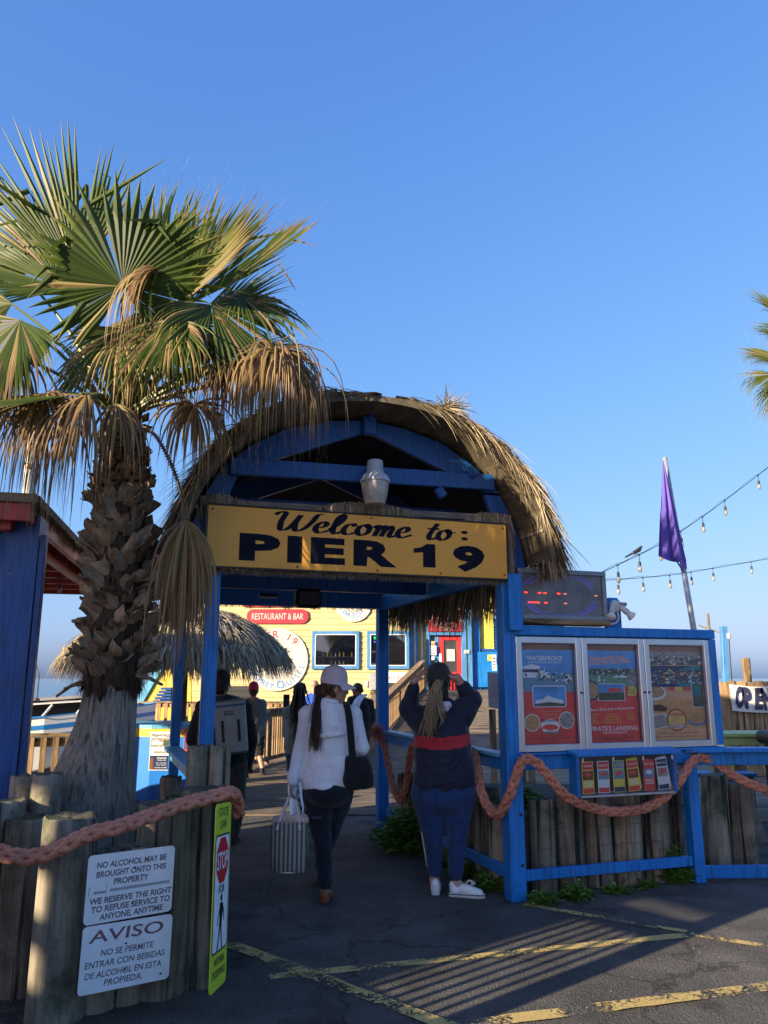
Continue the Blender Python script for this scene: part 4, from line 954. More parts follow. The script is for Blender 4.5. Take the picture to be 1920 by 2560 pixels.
P_YEL = plain('print_yellow', (.78, .6, .09), .35, var=.1); P_GREY = photo_mat('print_seascape', [(.3, (.06, .05, .05)), (.48, (.25, .23, .2)), (.62, (.5, .47, .42)), (.8, (.68, .66, .6))], 12, (1, 1, 3)); P_NAVY = plain('print_navy', (.02, .035, .11), .35, var=.2); P_INK = plain('print_ink', (.06, .02, .02), .4, var=.1)
P_BROWN = plain('print_brown', (.20, .07, .02), .4, var=.3, scale=30)
def poster(u0, u1, z0, z1, w_, base, label):
    t = thing('poster', label, 'poster', ((u0+u1)/2, w_, z0), 'P')
    mb = MB(); mb.box(((u0+u1)/2, w_+.002, (z0+z1)/2), (u1-u0, .002, z1-z0)); mb.build('sheet', base, t)
    W_, H_ = u1-u0, z1-z0; cnt = [0]
    def shape(nm, pts, m, lift=1):
        mb = MB(); mb.poly([(x*W_, y*H_) for x, y in pts], (u0, w_+.001, z0), (1, 0, 0), (0, 0, 1), .0006*lift); return mb.build(nm, m, t)
    def words(txt, x, y, h, wd, m, bold=.01, shear=0, rot=0, lift=4):
        mb = MB(); rows = txt if isinstance(txt, list) else [(txt, x, y, h, wd)]
        for (s, xx, yy, hh, ww) in rows: put_text(mb, s, V(u0+xx*W_, w_+.001, z0+yy*H_), (1, 0, 0), (0, 0, 1), hh*H_, ww*W_ if ww else None, bold, shear, 'C', .0006*lift, rot=rot)
        return mb.build('lettering', m, t)
    def clutter(nm, x0, y0, x1, y1, n, mats, seed, sz=.03):
        rr = random.Random(seed); mb = MB()
        for k in range(n):
            x = rr.uniform(x0, x1); y = y0+(y1-y0)*rr.random(); w2 = sz*rr.uniform(.3, 1.2); h2 = sz*.45*rr.uniform(.3, 1.5)
            mb.poly([(max(x0, x-w2)*W_, max(y0, y-h2)*H_), (min(x1, x+w2)*W_, max(y0, y-h2*rr.random())*H_), (min(x1, x+w2*.7)*W_, min(y1, y+h2)*H_), (max(x0, x-w2*.8)*W_, min(y1, y+h2*rr.random())*H_)], (u0, w_+.001, z0), (1, 0, 0), (0, 0, 1), .0005*4+.00002*k, rr.randrange(len(mats)))
        o = mb.build(nm, mats, t); o['kind'] = 'stuff'; return o
    CL.append(clutter)
    return t, shape, words
CL = []
def inset(i): return D[i][0]+.05, D[i][1]-.05, CZ0+.052, CZ1-.10
u0, u1, z0, z1 = inset(0)
t, sh, wo = poster(u0, u1, z0, z1, -.02, P_RED, 'red and blue harbour restaurant poster in the first case door, beside the post')
sh('sky_print', rect(0, .70, 1, 1), P_SKY); sh('harbour_print', rect(0, .55, 1, .72), P_WATER, 2); sh('building_print', [(.03, .70), (.52, .70), (.52, .76), (.40, .78), (.38, .82), (.22, .845), (.02, .81)], P_WHITE, 3); sh('window_print', rect(.06, .755, .36, .79), P_NAVY, 4); sh('boat_print', [(.82, .66), (.98, .665), (.96, .70), (.9, .73), (.84, .70)], P_WHITE, 3)
CL[-1]('harbour_detail', .3, .64, 1, .755, 70, [P_WHITE, P_NAVY, P_TREES, P_GREY, P_SKY], 1); CL[-1]('window_detail', .05, .71, .50, .80, 26, [P_NAVY, P_GREY, P_WHITE], 2, .02)
wo('WATERFRONT', .47, .885, .05, .66, P_WHITE, .02); wo('SEAFOOD DINING', .47, .855, .018, .62, P_WHITE, .012)
sh('photo_frame', rrect(.22, .385, .84, .615, .03), P_WHITE, 3); sh('photo_print', rrect(.235, .392, .825, .605, .02), P_SKY, 4); sh('house_print', [(.27, .41), (.78, .41), (.78, .46), (.62, .48), (.5, .51), (.40, .47), (.27, .46)], P_WHITE, 5); sh('tree_print', [(.25, .395), (.8, .395), (.8, .42), (.52, .44), (.25, .42)], P_TREES, 6)
wo([('Voted Best Family', .53, .585, .013, .30), ('Top 10 Seafood Restaurants', .53, .565, .013, .42)], 0, 0, 0, 0, P_INK, .004, lift=6)
wo([('Local Wild Caught Seafood', .52, .335, .018, .40), ('Live Main Lobster', .54, .300, .018, .28), ('Finest Angus Beef', .54, .268, .018, .28)], 0, 0, 0, 0, P_ORANGE, .008)
for cx, cy, m in ((.20, .225, P_FOOD), (.83, .245, P_GREY)): sh('photo_frame', ell(cx, cy, .145, .092), P_WHITE, 2); sh('photo_print', ell(cx, cy, .13, .083), m, 3)
sh('badge', ell(.52, .185, .175, .075), P_WHITE, 3); wo('Sea Ranch', .50, .232, .026, .30, P_NAVY, .012, lift=6)
sh('fish_emblem', [(.37, .17), (.40, .19), (.46, .205), (.56, .205), (.64, .19), (.67, .17), (.63, .15), (.52, .14), (.44, .15), (.40, .165), (.36, .135), (.355, .20)], P_RED, 6); sh('ribbon', rect(.36, .108, .70, .13), P_INK, 4); wo('RESTAURANT & BAR', .53, .112, .013, .3, P_WHITE, .01, lift=6)
wo([('Located in the heart of the marina', .5, .082, .012, .45), ('Visit the full menu at our dock on the north shore', .5, .062, .012, .82), ('956-761-1314', .5, .038, .02, .26), ('open daily for lunch and dinner', .5, .014, .010, .34)], 0, 0, 0, 0, P_INK, .004)
u0, u1, z0, z1 = inset(1)
t, sh, wo = poster(u0, u1, z0, z1, -.02, P_RED, 'red pirate restaurant poster with lagoon picture in the middle case door')
sh('sky_print', rect(0, .78, 1, 1), P_SKY); sh('tree_print', rect(0, .735, 1, .80), P_TREES, 2); sh('lagoon_print', rect(0, .60, 1, .74), P_GREEN, 3); sh('boat_print', [(.52, .70), (.80, .70), (.82, .725), (.55, .725)], P_WHITE, 4); sh('dock_print', [(.82, .60), (1, .55), (1, .80), (.88, .80)], P_GREY, 4)
CL[-1]('shore_detail', 0, .72, 1, .80, 80, [P_WHITE, P_NAVY, P_TREES, P_GREY, P_BROWN, P_GREEN], 3); CL[-1]('water_detail', 0, .60, .85, .72, 40, [P_GREEN, P_WATER, P_WHITE], 4)
wo([('Famous For Fun,', .45, .90, .042, .70), ('Known For The Food!', .45, .855, .042, .88)], 0, 0, 0, 0, P_WHITE, .07, 0, rad(3), lift=3)
wo([('Famous For Fun,', .45, .90, .042, .70), ('Known For The Food!', .45, .855, .042, .88)], 0, 0, 0, 0, plain('print_coral', (.75, .12, .12), .35), .024, 0, rad(3))
sh('food_frame', ell(.10, .56, .17, .11), P_NAVY, 5); sh('food_print', ell(.10, .56, .14, .09), P_FOOD, 6); sh('photo_frame', rect(.22, .445, .75, .635), P_WHITE, 5); sh('photo_print', rect(.235, .452, .735, .628), P_SKY, 6); sh('tree_print', rect(.235, .452, .735, .535), P_TREES, 7); sh('roof_print', [(.40, .54), (.70, .54), (.67, .585), (.44, .585)], P_RED, 8)
sh('price_flag', [(.80, .50), (.97, .50), (.99, .57), (.92, .61), (.83, .60)], P_YEL, 5); wo([('PIRATE', .885, .555, .018, .12), ('CRUISE', .885, .525, .018, .11)], 0, 0, 0, 0, P_NAVY, .01, lift=7)
wo('More Than Just a Restaurant', .48, .345, .030, .86, P_WHITE, .012, 0, rad(2))
for x, rows in ((.13, ('Fresh Seafood', 'Oysters', 'Burgers', 'Sandwiches')), (.48, ('Kids Play Area', 'Live Music Nightly', 'Cocktails and Drinks', 'The Best Sunset Around')), (.84, ('Banquets', 'Fishing Pier', 'Gift Shop', ''))):
    wo([(s, x, .29-.028*k, .018, None) for k, s in enumerate(rows) if s], 0, 0, 0, 0, P_YEL, .008)
wo("PIRATE'S LANDING", .5, .125, .048, .92, P_WHITE, .012); wo('RESTAURANT', .52, .092, .022, .46, P_WHITE, .006); wo([('Visit us at the foot of the long pier', .5, .06, .012, .5), ('Full menu and live cameras online at our web page', .5, .045, .011, .78), ('956-943-FOOD (3663)', .5, .02, .02, .44)], 0, 0, 0, 0, P_INK, .004)
u0, u1, z0, z1 = inset(2)
t, sh, wo = poster(u0, u1, z0, z1, -.02, P_DECK, 'bar poster of dusk photographs and food in the last case door')
sh('photo_print', rect(0, .845, .45, 1), P_GREY); sh('photo_print', rect(.47, .845, 1, 1), P_GREY); sh('table_print', [(0, .845), (.45, .845), (.45, .87), (.3, .88), (.15, .90), (0, .91)], P_TREES, 3); sh('table_print', [(.47, .845), (1, .845), (1, .93), (.8, .90), (.6, .86)], P_TREES, 3)
sh('dusk_sky_print', rect(0, .74, 1, .835), P_NAVY); sh('dusk_photo_print', rect(0, .63, 1, .76), P_DUSK, 2); sh('parasol_print', [(.30, .745), (.52, .745), (.41, .80)], P_YEL, 3); sh('awning_print', [(.5, .77), (1, .79), (1, .835), (.78, .835)], P_TEAL, 4); sh('water_print', rect(.55, .595, 1, .655), P_TEAL, 4); sh('water_print', rect(0, .595, .55, .635), P_NAVY, 4)
CL[-1]('evening_detail', 0, .63, 1, .78, 120, [P_ORANGE, P_YEL, P_NAVY, P_TEAL, P_WATER, P_BROWN, P_WHITE], 5); CL[-1]('terrace_detail', 0, .845, 1, .95, 90, [P_GREY, P_BROWN, P_NAVY, P_WHITE, P_TREES], 6)
sh('footer_print', rect(0, 0, 1, .13), P_ORANGE, 2)
sh('plate_print', ell(.12, .53, .20, .085), P_WHITE, 3); sh('food_print', ell(.12, .54, .17, .065), P_FOOD, 4); sh('banner_print', rect(.36, .555, .78, .595), P_RED, 3); sh('banner_print', rect(.48, .555, .62, .595), P_YEL, 4); sh('glow_print', rect(.34, .44, .78, .55), P_ORANGE, 3)
sh('photo_frame', rect(.78, .36, 1, .64), P_WHITE, 5); sh('photo_print', rect(.79, .368, .995, .632), P_TREES, 6); sh('chalkboard_print', rect(.82, .50, .95, .60), P_TEAL, 7); sh('boat_print', [(.02, .33), (.3, .32), (.32, .36), (.2, .40), (.04, .39)], P_INK, 4)
sh('photo_frame', [(.0, .12), (.30, .15), (.30, .30), (.0, .28)], P_WHITE, 4); sh('photo_print', [(.01, .13), (.29, .16), (.29, .29), (.01, .27)], P_GREY, 5); sh('bowl_print', ell(.84, .21, .17, .055), plain('print_bowl_blue', (.08, .2, .45), .35), 5); sh('food_print', ell(.84, .235, .15, .06), P_FOOD, 6)
sh('badge', ell(.47, .225, .18, .125), P_BROWN, 7); sh('badge_ring', ell(.47, .225, .16, .11), P_ORANGE, 8); wo('LAGUNA', .47, .275, .028, .24, P_RED, .02, lift=12); wo([('P', .37, .20, .06, .09), ('O', .47, .20, .06, .10), ('B', .57, .20, .06, .09)], 0, 0, 0, 0, P_YEL, .03, lift=12); sh('ribbon', rect(.31, .14, .64, .168), P_GREY, 10); wo('BAR ON BAY', .475, .146, .018, .28, P_WHITE, .012, lift=14)
wo([('...located in the heart of the entertainment district', .5, .075, .018, .78), ('4001 laguna blvd. south padre island, tx', .5, .035, .018, .86)], 0, 0, 0, 0, P_BROWN, .006)

rk = thing('brochure_rack', 'blue brochure rack with clear front hanging below the display case', 'rack', (2.14, -.12, .70), 'P')
mb = MB(); mb.add([V(*p) for p in ((1.58, -.02, 1.058), (2.53, -.02, 1.058), (2.55, -.19, 1.022), (1.60, -.19, 1.022), (1.58, -.02, 1.03), (2.53, -.02, 1.03), (2.55, -.19, 1.002), (1.60, -.19, 1.002))], [(0, 3, 2, 1), (4, 5, 6, 7), (3, 7, 6, 2), (0, 4, 7, 3), (1, 2, 6, 5), (0, 1, 5, 4)]); mb.build('lid', BLUE, rk)
mb = MB(); mb.box((2.065, -.045, .86), (.88, .02, .27)); mb.build('back_panel', plain('rack_grey_board', (.10, .11, .13), .6), rk)
for u in (1.63, 2.50): mb = MB(); mb.box((u, -.10, .855), (.025, .13, .30), ch=.004); mb.build('side_panel', BLUE, rk)
mb = MB(); mb.box((2.065, -.10, .712), (.845, .13, .018), ch=.003); mb.build('bottom_panel', GALV, rk)
mb = MB(); mb.box((2.065, -.168, .86), (.88, .004, .28)); mb.build('front_pane', PANE, rk)
for u in (1.66, 1.93, 2.20, 2.47): mb = MB(); mb.box((u, -.175, .975), (.012, .008, .035), ch=.002); mb.build('clip', ALU, rk)
BRO = [('yellow brochure with a treasure picture, first in the rack from the post', P_YEL, P_BROWN, P_RED), ('white and red brochure with a fish badge, second in the rack from the post', P_WHITE, P_WATER, P_RED), ('yellow brochure with a harbour picture, third in the rack from the post', P_YEL, P_WATER, P_NAVY), ('stack of yellow and red brochures, fourth in the rack from the post', P_YEL, P_BROWN, P_RED), ('red brochure with a boat picture, fifth in the rack from the post', P_RED, P_WATER, P_RED), ('loose bunch of white fishing leaflets at the outer end of the rack', P_WHITE, P_GREY, P_NAVY)]
for i, (lb, m0, m1, m2) in enumerate(BRO):
    u = 1.722+i*.137; bt = thing('brochure', lb, 'brochure', (u, -.14, .735), 'P', 'brochures in the rack'); tilt = [0, 0, 0, .05, -.02, .06][i]
    for s in range(1 if i not in (3, 5) else 3):
        e1 = V(math.cos(tilt+s*.05), 0, math.sin(tilt+s*.05)); e2 = V(-e1.z, 0, e1.x); o = V(u-.052+s*.012, -.135+s*.004, .727+s*.004)
        mb = MB(); mb.prism(rect(0, 0, .104, .235), o+V(0, .0005, 0), e1, e2, .001); mb.build('sheet', m0, bt)
        if s == 0:
            for nm, pts, mm in (('picture', rect(.006, .10, .098, .165), m1), ('heading', rect(.006, .175, .098, .229), m2 if i != 2 else m1), ('footer', rect(.006, .006, .098, .04), m2), ('badge', ell(.052, .14, .03, .016, 14), P_RED if m0 is not P_RED else P_WHITE)):
                mb = MB(); mb.poly(pts, o, e1, e2, .0025 if nm != 'badge' else .0032); mb.build(nm, mm, bt)
            mb = MB(); put_text(mb, ['TREASURE', 'DINING', 'CRUISES', 'PIRATES', 'BOAT TRIPS', 'FISHING'][i], o+e1*.052+e2*.195, e1, e2, .014, .08, .015, lift=.0034)
            for k in range(4): mb.poly(rect(.014, .052+k*.011, .09, .056+k*.011), o, e1, e2, .0026)
            mb.build('lettering', P_WHITE if m2 is not P_NAVY or i == 5 else P_YEL, bt)

# lit message board on top, wooden sill, floodlight
mbd = thing('message_board', 'grey framed electric message board with red dots above the display case', 'sign', (1.6, -.02, 2.0), 'P')
mb = MB(); mb.box((1.61, -.01, 2.015), (.86, .17, .04), ch=.004); mb.build('timber_sill', WOODX, mbd)
LZ0, LZ1, LU0, LU1 = 2.04, 2.43, 1.245, 2.03
mb = MB(); mb.box(((LU0+LU1)/2, .03, (LZ0+LZ1)/2), (LU1-LU0, .13, LZ1-LZ0), ch=.005); mb.build('cabinet', STEEL, mbd)
def screen_mat():
    m, nt, b, o = newmat('message_screen'); tc = N(nt, 'ShaderNodeTexCoord'); br = N(nt, 'ShaderNodeTexBrick'); mp = N(nt, 'ShaderNodeMapping'); mp.inputs['Rotation'].default_value = (rad(90), 0, 0)
    nt.links.new(tc.outputs['Object'], mp.inputs[0]); nt.links.new(mp.outputs[0], br.inputs['Vector']); br.offset = 0; br.inputs['Scale'].default_value = 60; br.inputs['Brick Width'].default_value = .6; br.inputs['Row Height'].default_value = .6; br.inputs['Mortar Size'].default_value = .06
    br.inputs['Color1'].default_value = (.11, .105, .115, 1); br.inputs['Color2'].default_value = (.13, .125, .135, 1); br.inputs['Mortar'].default_value = (.19, .185, .19, 1)
    n = noise_node(nt, 6, 5); r = ramp(nt, n.outputs[0], [(.3, .6), (.7, 1.3)]); c = mixc(nt, 1, br.outputs[0], r.outputs[0], 'MULTIPLY'); nt.links.new(c, b.inputs['Base Color']); b.inputs['Roughness'].default_value = .25; return m
mb = MB(); mb.box(((LU0+LU1)/2, -.04, (LZ0+LZ1)/2), (LU1-LU0-.05, .012, LZ1-LZ0-.05)); mb.build('screen', screen_mat(), mbd)
FRM = plain('board_frame_grey', (.22, .25, .27), .45, .3, var=.15)
for p, q in (((LU0-.01, LZ1-.012), (LU1+.01, LZ1-.012)), ((LU0-.01, LZ0+.014), (LU1+.015, LZ0+.014))): mb = MB(); mb.bar((p[0], -.045, p[1]), (q[0], -.045, q[1]), .04, .038, ch=.005); mb.build('frame_rail', FRM, mbd)
for u in (LU0+.012, LU1-.008): mb = MB(); mb.bar((u, -.0455, LZ0+.033), (u, -.0455, LZ1-.031), .036, .036, (0, 1, 0), ch=.005); mb.build('frame_stile', FRM, mbd)
PUR = plain('board_purple', (.17, .15, .48), .35)
cu, cz = (LU0+LU1)/2-.02, (LZ0+LZ1)/2
for nm, a0, a1, R1, R2 in (('arc_mark', 25, 150, .30, .335), ('arc_mark', 35, 165, .345, .37), ('arc_mark', 195, 345, .30, .325), ('arc_mark', 205, 335, .335, .375)):
    P1 = [(cu+R1*1.0*math.cos(rad(a0+(a1-a0)*k/24)), cz+R1*.52*math.sin(rad(a0+(a1-a0)*k/24))-.0) for k in range(25)]
    P2 = [(cu+R2*1.02*math.cos(rad(a0+(a1-a0)*k/24))+.0, cz+(R2*.50-.012*(1-math.sin(math.pi*k/24)))*math.sin(rad(a0+(a1-a0)*k/24))) for k in range(25)]
    mb = MB(); fo = V(0, -.0465, 0)
    mb.add([fo+V(x, 0, z) for x, z in P1]+[fo+V(x, 0, z) for x, z in P2], [(k, k+1, 26+k, 25+k) for k in range(24)]); mb.build(nm, PUR, mbd)
LEDS = glow('red_led', (1, .03, .015), 1.6); LED2 = glow('dim_red_led', (.8, .16, .12), .5)
fx_ = lambda t: LU0+.04+(LU1-LU0-.08)*t
mb = MB(); md = MB()
def dots(m_, t0, n, z):
    for k in range(n): m_.poly(ell(fx_(t0+.0135*k), z, .0058, .0055, 8), (0, -.0465, 0), (1, 0, 0), (0, 0, 1), .001)
zr1, zr2 = LZ0+.205, LZ0+.128
for t0, n in ((.012, 3), (.185, 3), (.255, 3), (.43, 3)): dots(mb, t0, n, zr1)
for t0, n in ((.055, 11), (.262, 3)): dots(mb, t0, n, zr2)
for t0, z in ((.515, zr1), (.515, zr2), (.925, zr1-.006)): dots(md, t0, 3, z)
mb.build('lit_dots', LEDS, mbd, kind='stuff'); md.build('dim_dots', LED2, mbd, kind='stuff')
fl = thing('flood_light', 'twin-head white floodlight on a blue post board above the display case', 'light', (2.14, 0, 1.98), 'P')
mb = MB(); mb.prism([(2.075, 1.98), (2.215, 1.98), (2.215, 2.20), (2.185, 2.235), (2.105, 2.235), (2.075, 2.20)], (0, .05, 0), (1, 0, 0), (0, 0, 1), .04); mb.build('mounting_board', BLUE, fl)
IV = plain('ivory_plastic', (.56, .55, .50), .4, var=.08)
mb = MB(); mb.lathe([(.05, 0), (.05, .02), (.042, .035), (.02, .04)], 20, (2.15, .01, 2.165), (1, 0, 0), (0, 0, 1), (0, -1, 0)); mb.build('junction_box', IV, fl, auto=40)
for sx_, dx in ((-1, -.05), (1, .075)):
    b_ = V(2.15+sx_*.045, -.035, 2.15); d = V(dx*1.0, -.045, -.085).normalized(); e1 = d.cross(V(0, 1, 0)).normalized(); e2 = d.cross(e1)
    mb = MB(); mb.lathe([(.014, -.02), (.024, 0), (.026, .035), (.026, .06), (.022, .062)], 16, b_, e1, e2, d); h = mb.build('lamp_holder', IV, fl, auto=40)
    mb = MB(); mb.lathe([(.02, .06), (.024, .07), (.038, .10), (.040, .108), (.035, .116), (.01, .12)], 16, b_, e1, e2, d); mb.build('bulb', plain('bulb_glass_white', (.66, .65, .6), .15), h, smooth=True)
mb = MB(); mb.lathe([(.016, 0), (.016, .05)], 12, (2.19, -.03, 2.18), (0, 1, 0), (0, 0, 1), (1, 0, 0)); mb.build('sensor', plain('sensor_grey', (.28, .27, .25), .5), fl, auto=40)
mb = MB(); mb.tube(crom([(2.16, -.01, 2.13), (2.165, -.02, 2.07), (2.13, -.03, 2.025), (2.05, -.03, 2.012)], 6), .010, 8); mb.build('conduit', IV, fl, smooth=True)

# ---------------------------------------------------------------- ropes
ROPE = wood('orange_rope_fibre', (.42, .14, .08), (.57, .225, .14), (.68, .36, .26), grain=(80, 80, 80), bmp=.5, rand=False, crk=.8)
def braid(path, Rr, name, label, pitch=.30):
    c = resample(crom(path, 10), .014); N_ = len(c); mb = MB(); fr = []
    t0 = (c[1]-c[0]).normalized(); u = (V(0, 0, 1)-t0*t0.z); u = u.normalized() if u.length > .1 else V(0, 1, 0)
    for i in range(N_):
        t = (c[min(i+1, N_-1)]-c[max(i-1, 0)]).normalized(); u = (u-t*u.dot(t)).normalized(); fr.append((u.copy(), t.cross(u)))
    for hand in (1, -1):
        for k in range(3):
            pts = []
            for i in range(N_):
                s = i*.014/pitch*2*math.pi; ph = hand*s+k*math.pi*2/3+(math.pi/3 if hand < 0 else 0)
                over = math.cos(3*s+(0 if hand > 0 else math.pi))
                r = Rr*(.56+.16*over); pts.append(c[i]+fr[i][0]*r*math.cos(ph)+fr[i][1]*r*math.sin(ph))
            mb.tube(pts, Rr*.46, 7)
    return solo(mb, name, ROPE, label, 'rope', tuple(c[0]), smooth=True)
braid([at(*p) for p in ((-60, 2110, 4.0), (20, 2138, 3.93), (85, 2143, 3.90), (150, 2122, 3.90), (220, 2088, 3.93), (300, 2068, 3.98), (380, 2040, 4.12), (450, 2015, 4.24), (520, 1996, 4.36), (565, 1985, 4.42), (590, 1990, 4.55), (597, 2035, 4.66))], .037, 'rope', 'thick orange braided rope sagging across the left logs')
braid([at(*p) for p in ((948, 1838, 8.62), (962, 1870, 8.6), (982, 1965, 8.45), (1000, 1998, 8.35), (1016, 1965, 8.2), (1028, 1880, 8.0), (1040, 1865, 7.85), (1080, 1960, 7.4), (1120, 1990, 7.1), (1160, 1890, 6.7), (1186, 1890, 6.42), (1205, 1985, 6.22), (1240, 2036, 6.08), (1272, 1990, 5.98), (1298, 1915, 5.93), (1318, 1896, 5.93), (1350, 1915, 5.97), (1410, 1985, 6.07), (1480, 2018, 6.17), (1555, 2028, 6.27), (1630, 2012, 6.36), (1690, 1962, 6.42), (1728, 1905, 6.50), (1750, 1893, 6.57), (1785, 1905, 6.64), (1850, 1948, 6.74), (1960, 1992, 6.85))], .037, 'rope', 'long salmon braided rope looped along the blue rails')
mb = MB(); rr = random.Random(4); c0 = at(945, 1832, 8.6)
for k in range(420):
    d = V(rr.gauss(-.3, .8), rr.gauss(-.2, .8), rr.gauss(.1, .9)).normalized(); blade(mb, c0+d*.01, d, d.orthogonal(), rr.uniform(.06, .15), .006, .5, 3, .5, rr, .8)
solo(mb, 'rope_end', ROPE, 'frayed orange rope tuft at the far blue post', 'rope', tuple(c0))
mb = MB(); q = pv(HALF+.09, -.075, 1.0); mb.lathe([(.008, 0), (.022, .0), (.022, .006), (.008, .02)], 14, q, (AX[0], AX[1], 0), (0, 0, 1), (-BX[0], -BX[1], 0)); solo(mb, 'hook', ALU, 'round metal hook holding the rope on the entrance post', 'hook', tuple(q), auto=40)

# ---------------------------------------------------------------- signs on the left logs
def board(name, label, TL, TR, BL, thick, mat_, wav=0.0, rnd=.02):
    ex = (TR-TL).normalized(); ey = TL-BL; h = ey.length; ey = (ey-ex*ey.dot(ex)).normalized(); wdt = (TR-TL).length
    t = thing(name, label, 'sign', tuple(BL)); o = TL-ey*h; nz = ex.cross(ey)
    mb = MB(); mb.prism(rrect(0, 0, wdt, h, rnd), o-nz*thick, ex, ey, thick); mb.build('plate', mat_, t)
    return t, o, ex, ey, wdt, h
TL, TR = at(222, 2140, 3.92), at(438, 2113, 4.17)
BL = at(206, 2316, 3.92)
t, o, ex, ey, W_, H_ = board('notice_sign', 'white metal no-alcohol notice in English screwed to the left logs', TL, TR, BL, .003, SIGNW)
mb = MB()
for s, x, y, wd in (('NO ALCOHOL MAY BE', .5, .80, .80), ('BROUGHT ONTO THIS', .5, .665, .80), ('PROPERTY', .5, .535, .40), ('WE RESERVE THE RIGHT', .515, .285, .94), ('TO REFUSE SERVICE TO', .52, .165, .90), ('ANYONE, ANYTIME', .53, .045, .72)):
    put_text(mb, s, o+ex*x*W_+ey*y*H_, ex, ey, .088*H_, wd*W_, .030, .06, lift=.0008)
put_text(mb, '****', o+ex*.15*W_+ey*.385*H_, ex, ey, .09*H_, .13*W_, .01, lift=.0008); put_text(mb, '***********************', o+ex*.61*W_+ey*.395*H_, ex, ey, .09*H_, .70*W_, .01, lift=.0008)
mb.build('lettering', GREY_LET, t)
mb = MB()
for x, y, a_, l in ((.03, .42, 85, .09), (.22, .40, 88, .12), (.245, .31, 60, .05), (.33, .28, 80, .04)):
    c = o+ex*x*W_+ey*y*H_; e1 = ex*math.cos(rad(a_))+ey*math.sin(rad(a_)); e2 = ey*math.cos(rad(a_))-ex*math.sin(rad(a_)); mb.poly(rect(0, -.001, l*W_, .0012), c, e1, e2, .0009)
mb.build('scratch', GREY_LET, t)
mb = MB()
for x, y in ((.53, .74), (.53, .22)): mb.poly(ell(x*W_, y*H_, .006, .006, 10), o, ex, ey, .0016)
mb.build('screw', STEEL, t)
BL2 = at(195, 2492, 3.92)
t, o, ex, ey, W_, H_ = board('notice_sign', 'white metal notice headed AVISO below the no-alcohol notice', at(208, 2319, 3.925), at(432, 2284, 4.175), BL2, .003, SIGNW)
mb = MB(); put_text(mb, 'AVISO', o+ex*.48*W_+ey*.745*H_, ex, ey, .185*H_, .82*W_, .012, .12, lift=.0008); mb.build('heading_lettering', MAROON_LET, t)
mb = MB()
for s, x, y, wd in (('NO SE PERMITE', .5, .53, .58), ('ENTRAR CON BEBIDAS', .49, .375, .88), ('DE ALCOHOL EN ESTA', .48, .22, .84), ('PROPIEDA.', .48, .085, .42)): put_text(mb, s, o+ex*x*W_+ey*y*H_, ex, ey, .095*H_, wd*W_, .016, .12, lift=.0008)
mb.build('lettering', GREY_LET, t)
mb = MB()
for x, y in ((.48, .66), (.49, .27), (.90, .10)): mb.poly(ell(x*W_, y*H_, .006, .005, 10), o, ex, ey, .0016)
mb.build('screw', STEEL, t)
TL, TR, BL = at(541, 2011, 4.10), at(579, 2004, 4.385), at(536, 2477, 4.10)
t, o, ex, ey, W_, H_ = board('crossing_sign', 'narrow yellow-green pedestrian crossing sign on the end log', TL, TR, BL, .004, FLUO, rnd=.03)
mb = MB(); mb.poly(rrect(.035*W_, .19*H_, .965*W_, .825*H_, .03), o, ex, ey, .0006); mb.build('panel_border', BLACK, t)
mb = MB(); mb.poly(rrect(.07*W_, .20*H_, .93*W_, .815*H_, .025), o, ex, ey, .0012); mb.build('white_panel', SIGNW, t)
mb = MB(); cx, cy, rr_ = .5*W_, .68*H_, .40*W_; mb.poly([(cx+rr_*math.cos(rad(22.5+45*k)), cy+rr_*math.sin(rad(22.5+45*k))) for k in range(8)], o, ex, ey, .0018); mb.build('stop_octagon', STOPRED, t)
mb = MB(); put_text(mb, 'STOP', o+ex*.5*W_+ey*(.68*H_-.042), ex, ey, .085, .66*W_, .012, lift=.0024); mb.build('stop_lettering', SIGNW, t)
mb = MB(); put_text(mb, 'STATE', o+ex*.5*W_+ey*.925*H_, ex, ey, .045, .62*W_, .006, lift=.0012); put_text(mb, 'LAW', o+ex*.5*W_+ey*.855*H_, ex, ey, .045, .42*W_, .006, lift=.0012); put_text(mb, 'FOR', o+ex*.5*W_+ey*.50*H_, ex, ey, .042, .36*W_, .006, lift=.003)
put_text(mb, 'WITHIN', o+ex*.5*W_+ey*.125*H_, ex, ey, .035, .6*W_, .01, lift=.0012); put_text(mb, 'CROSSWALK', o+ex*.5*W_+ey*.065*H_, ex, ey, .035, .8*W_, .01, lift=.0012); mb.build('lettering', BLACK, t)
mb = MB(); L_ = .0018; mx, my = .5*W_, .33*H_
mb.poly(ell(mx+.005, my+.122, .018, .018, 14), o, ex, ey, L_)
for pts in ([(-.02, .10), (.03, .10), (.035, .06), (.022, .0), (-.018, .0)], [(-.02, .10), (-.018, .085), (-.05, .04), (-.055, .0), (-.045, .0), (-.036, .04), (-.01, .07)], [(.03, .10), (.055, .06), (.065, .015), (.055, .012), (.043, .05), (.02, .075)], [(-.018, .005), (.004, .005), (-.01, -.05), (-.035, -.11), (-.055, -.11), (-.03, -.05)], [(.0, .005), (.022, .005), (.03, -.05), (.045, -.11), (.028, -.11), (.012, -.05)]):
    mb.poly([(mx+x, my+y) for x, y in pts], o, ex, ey, L_)
mb.build('walker_symbol', NAVY, t)

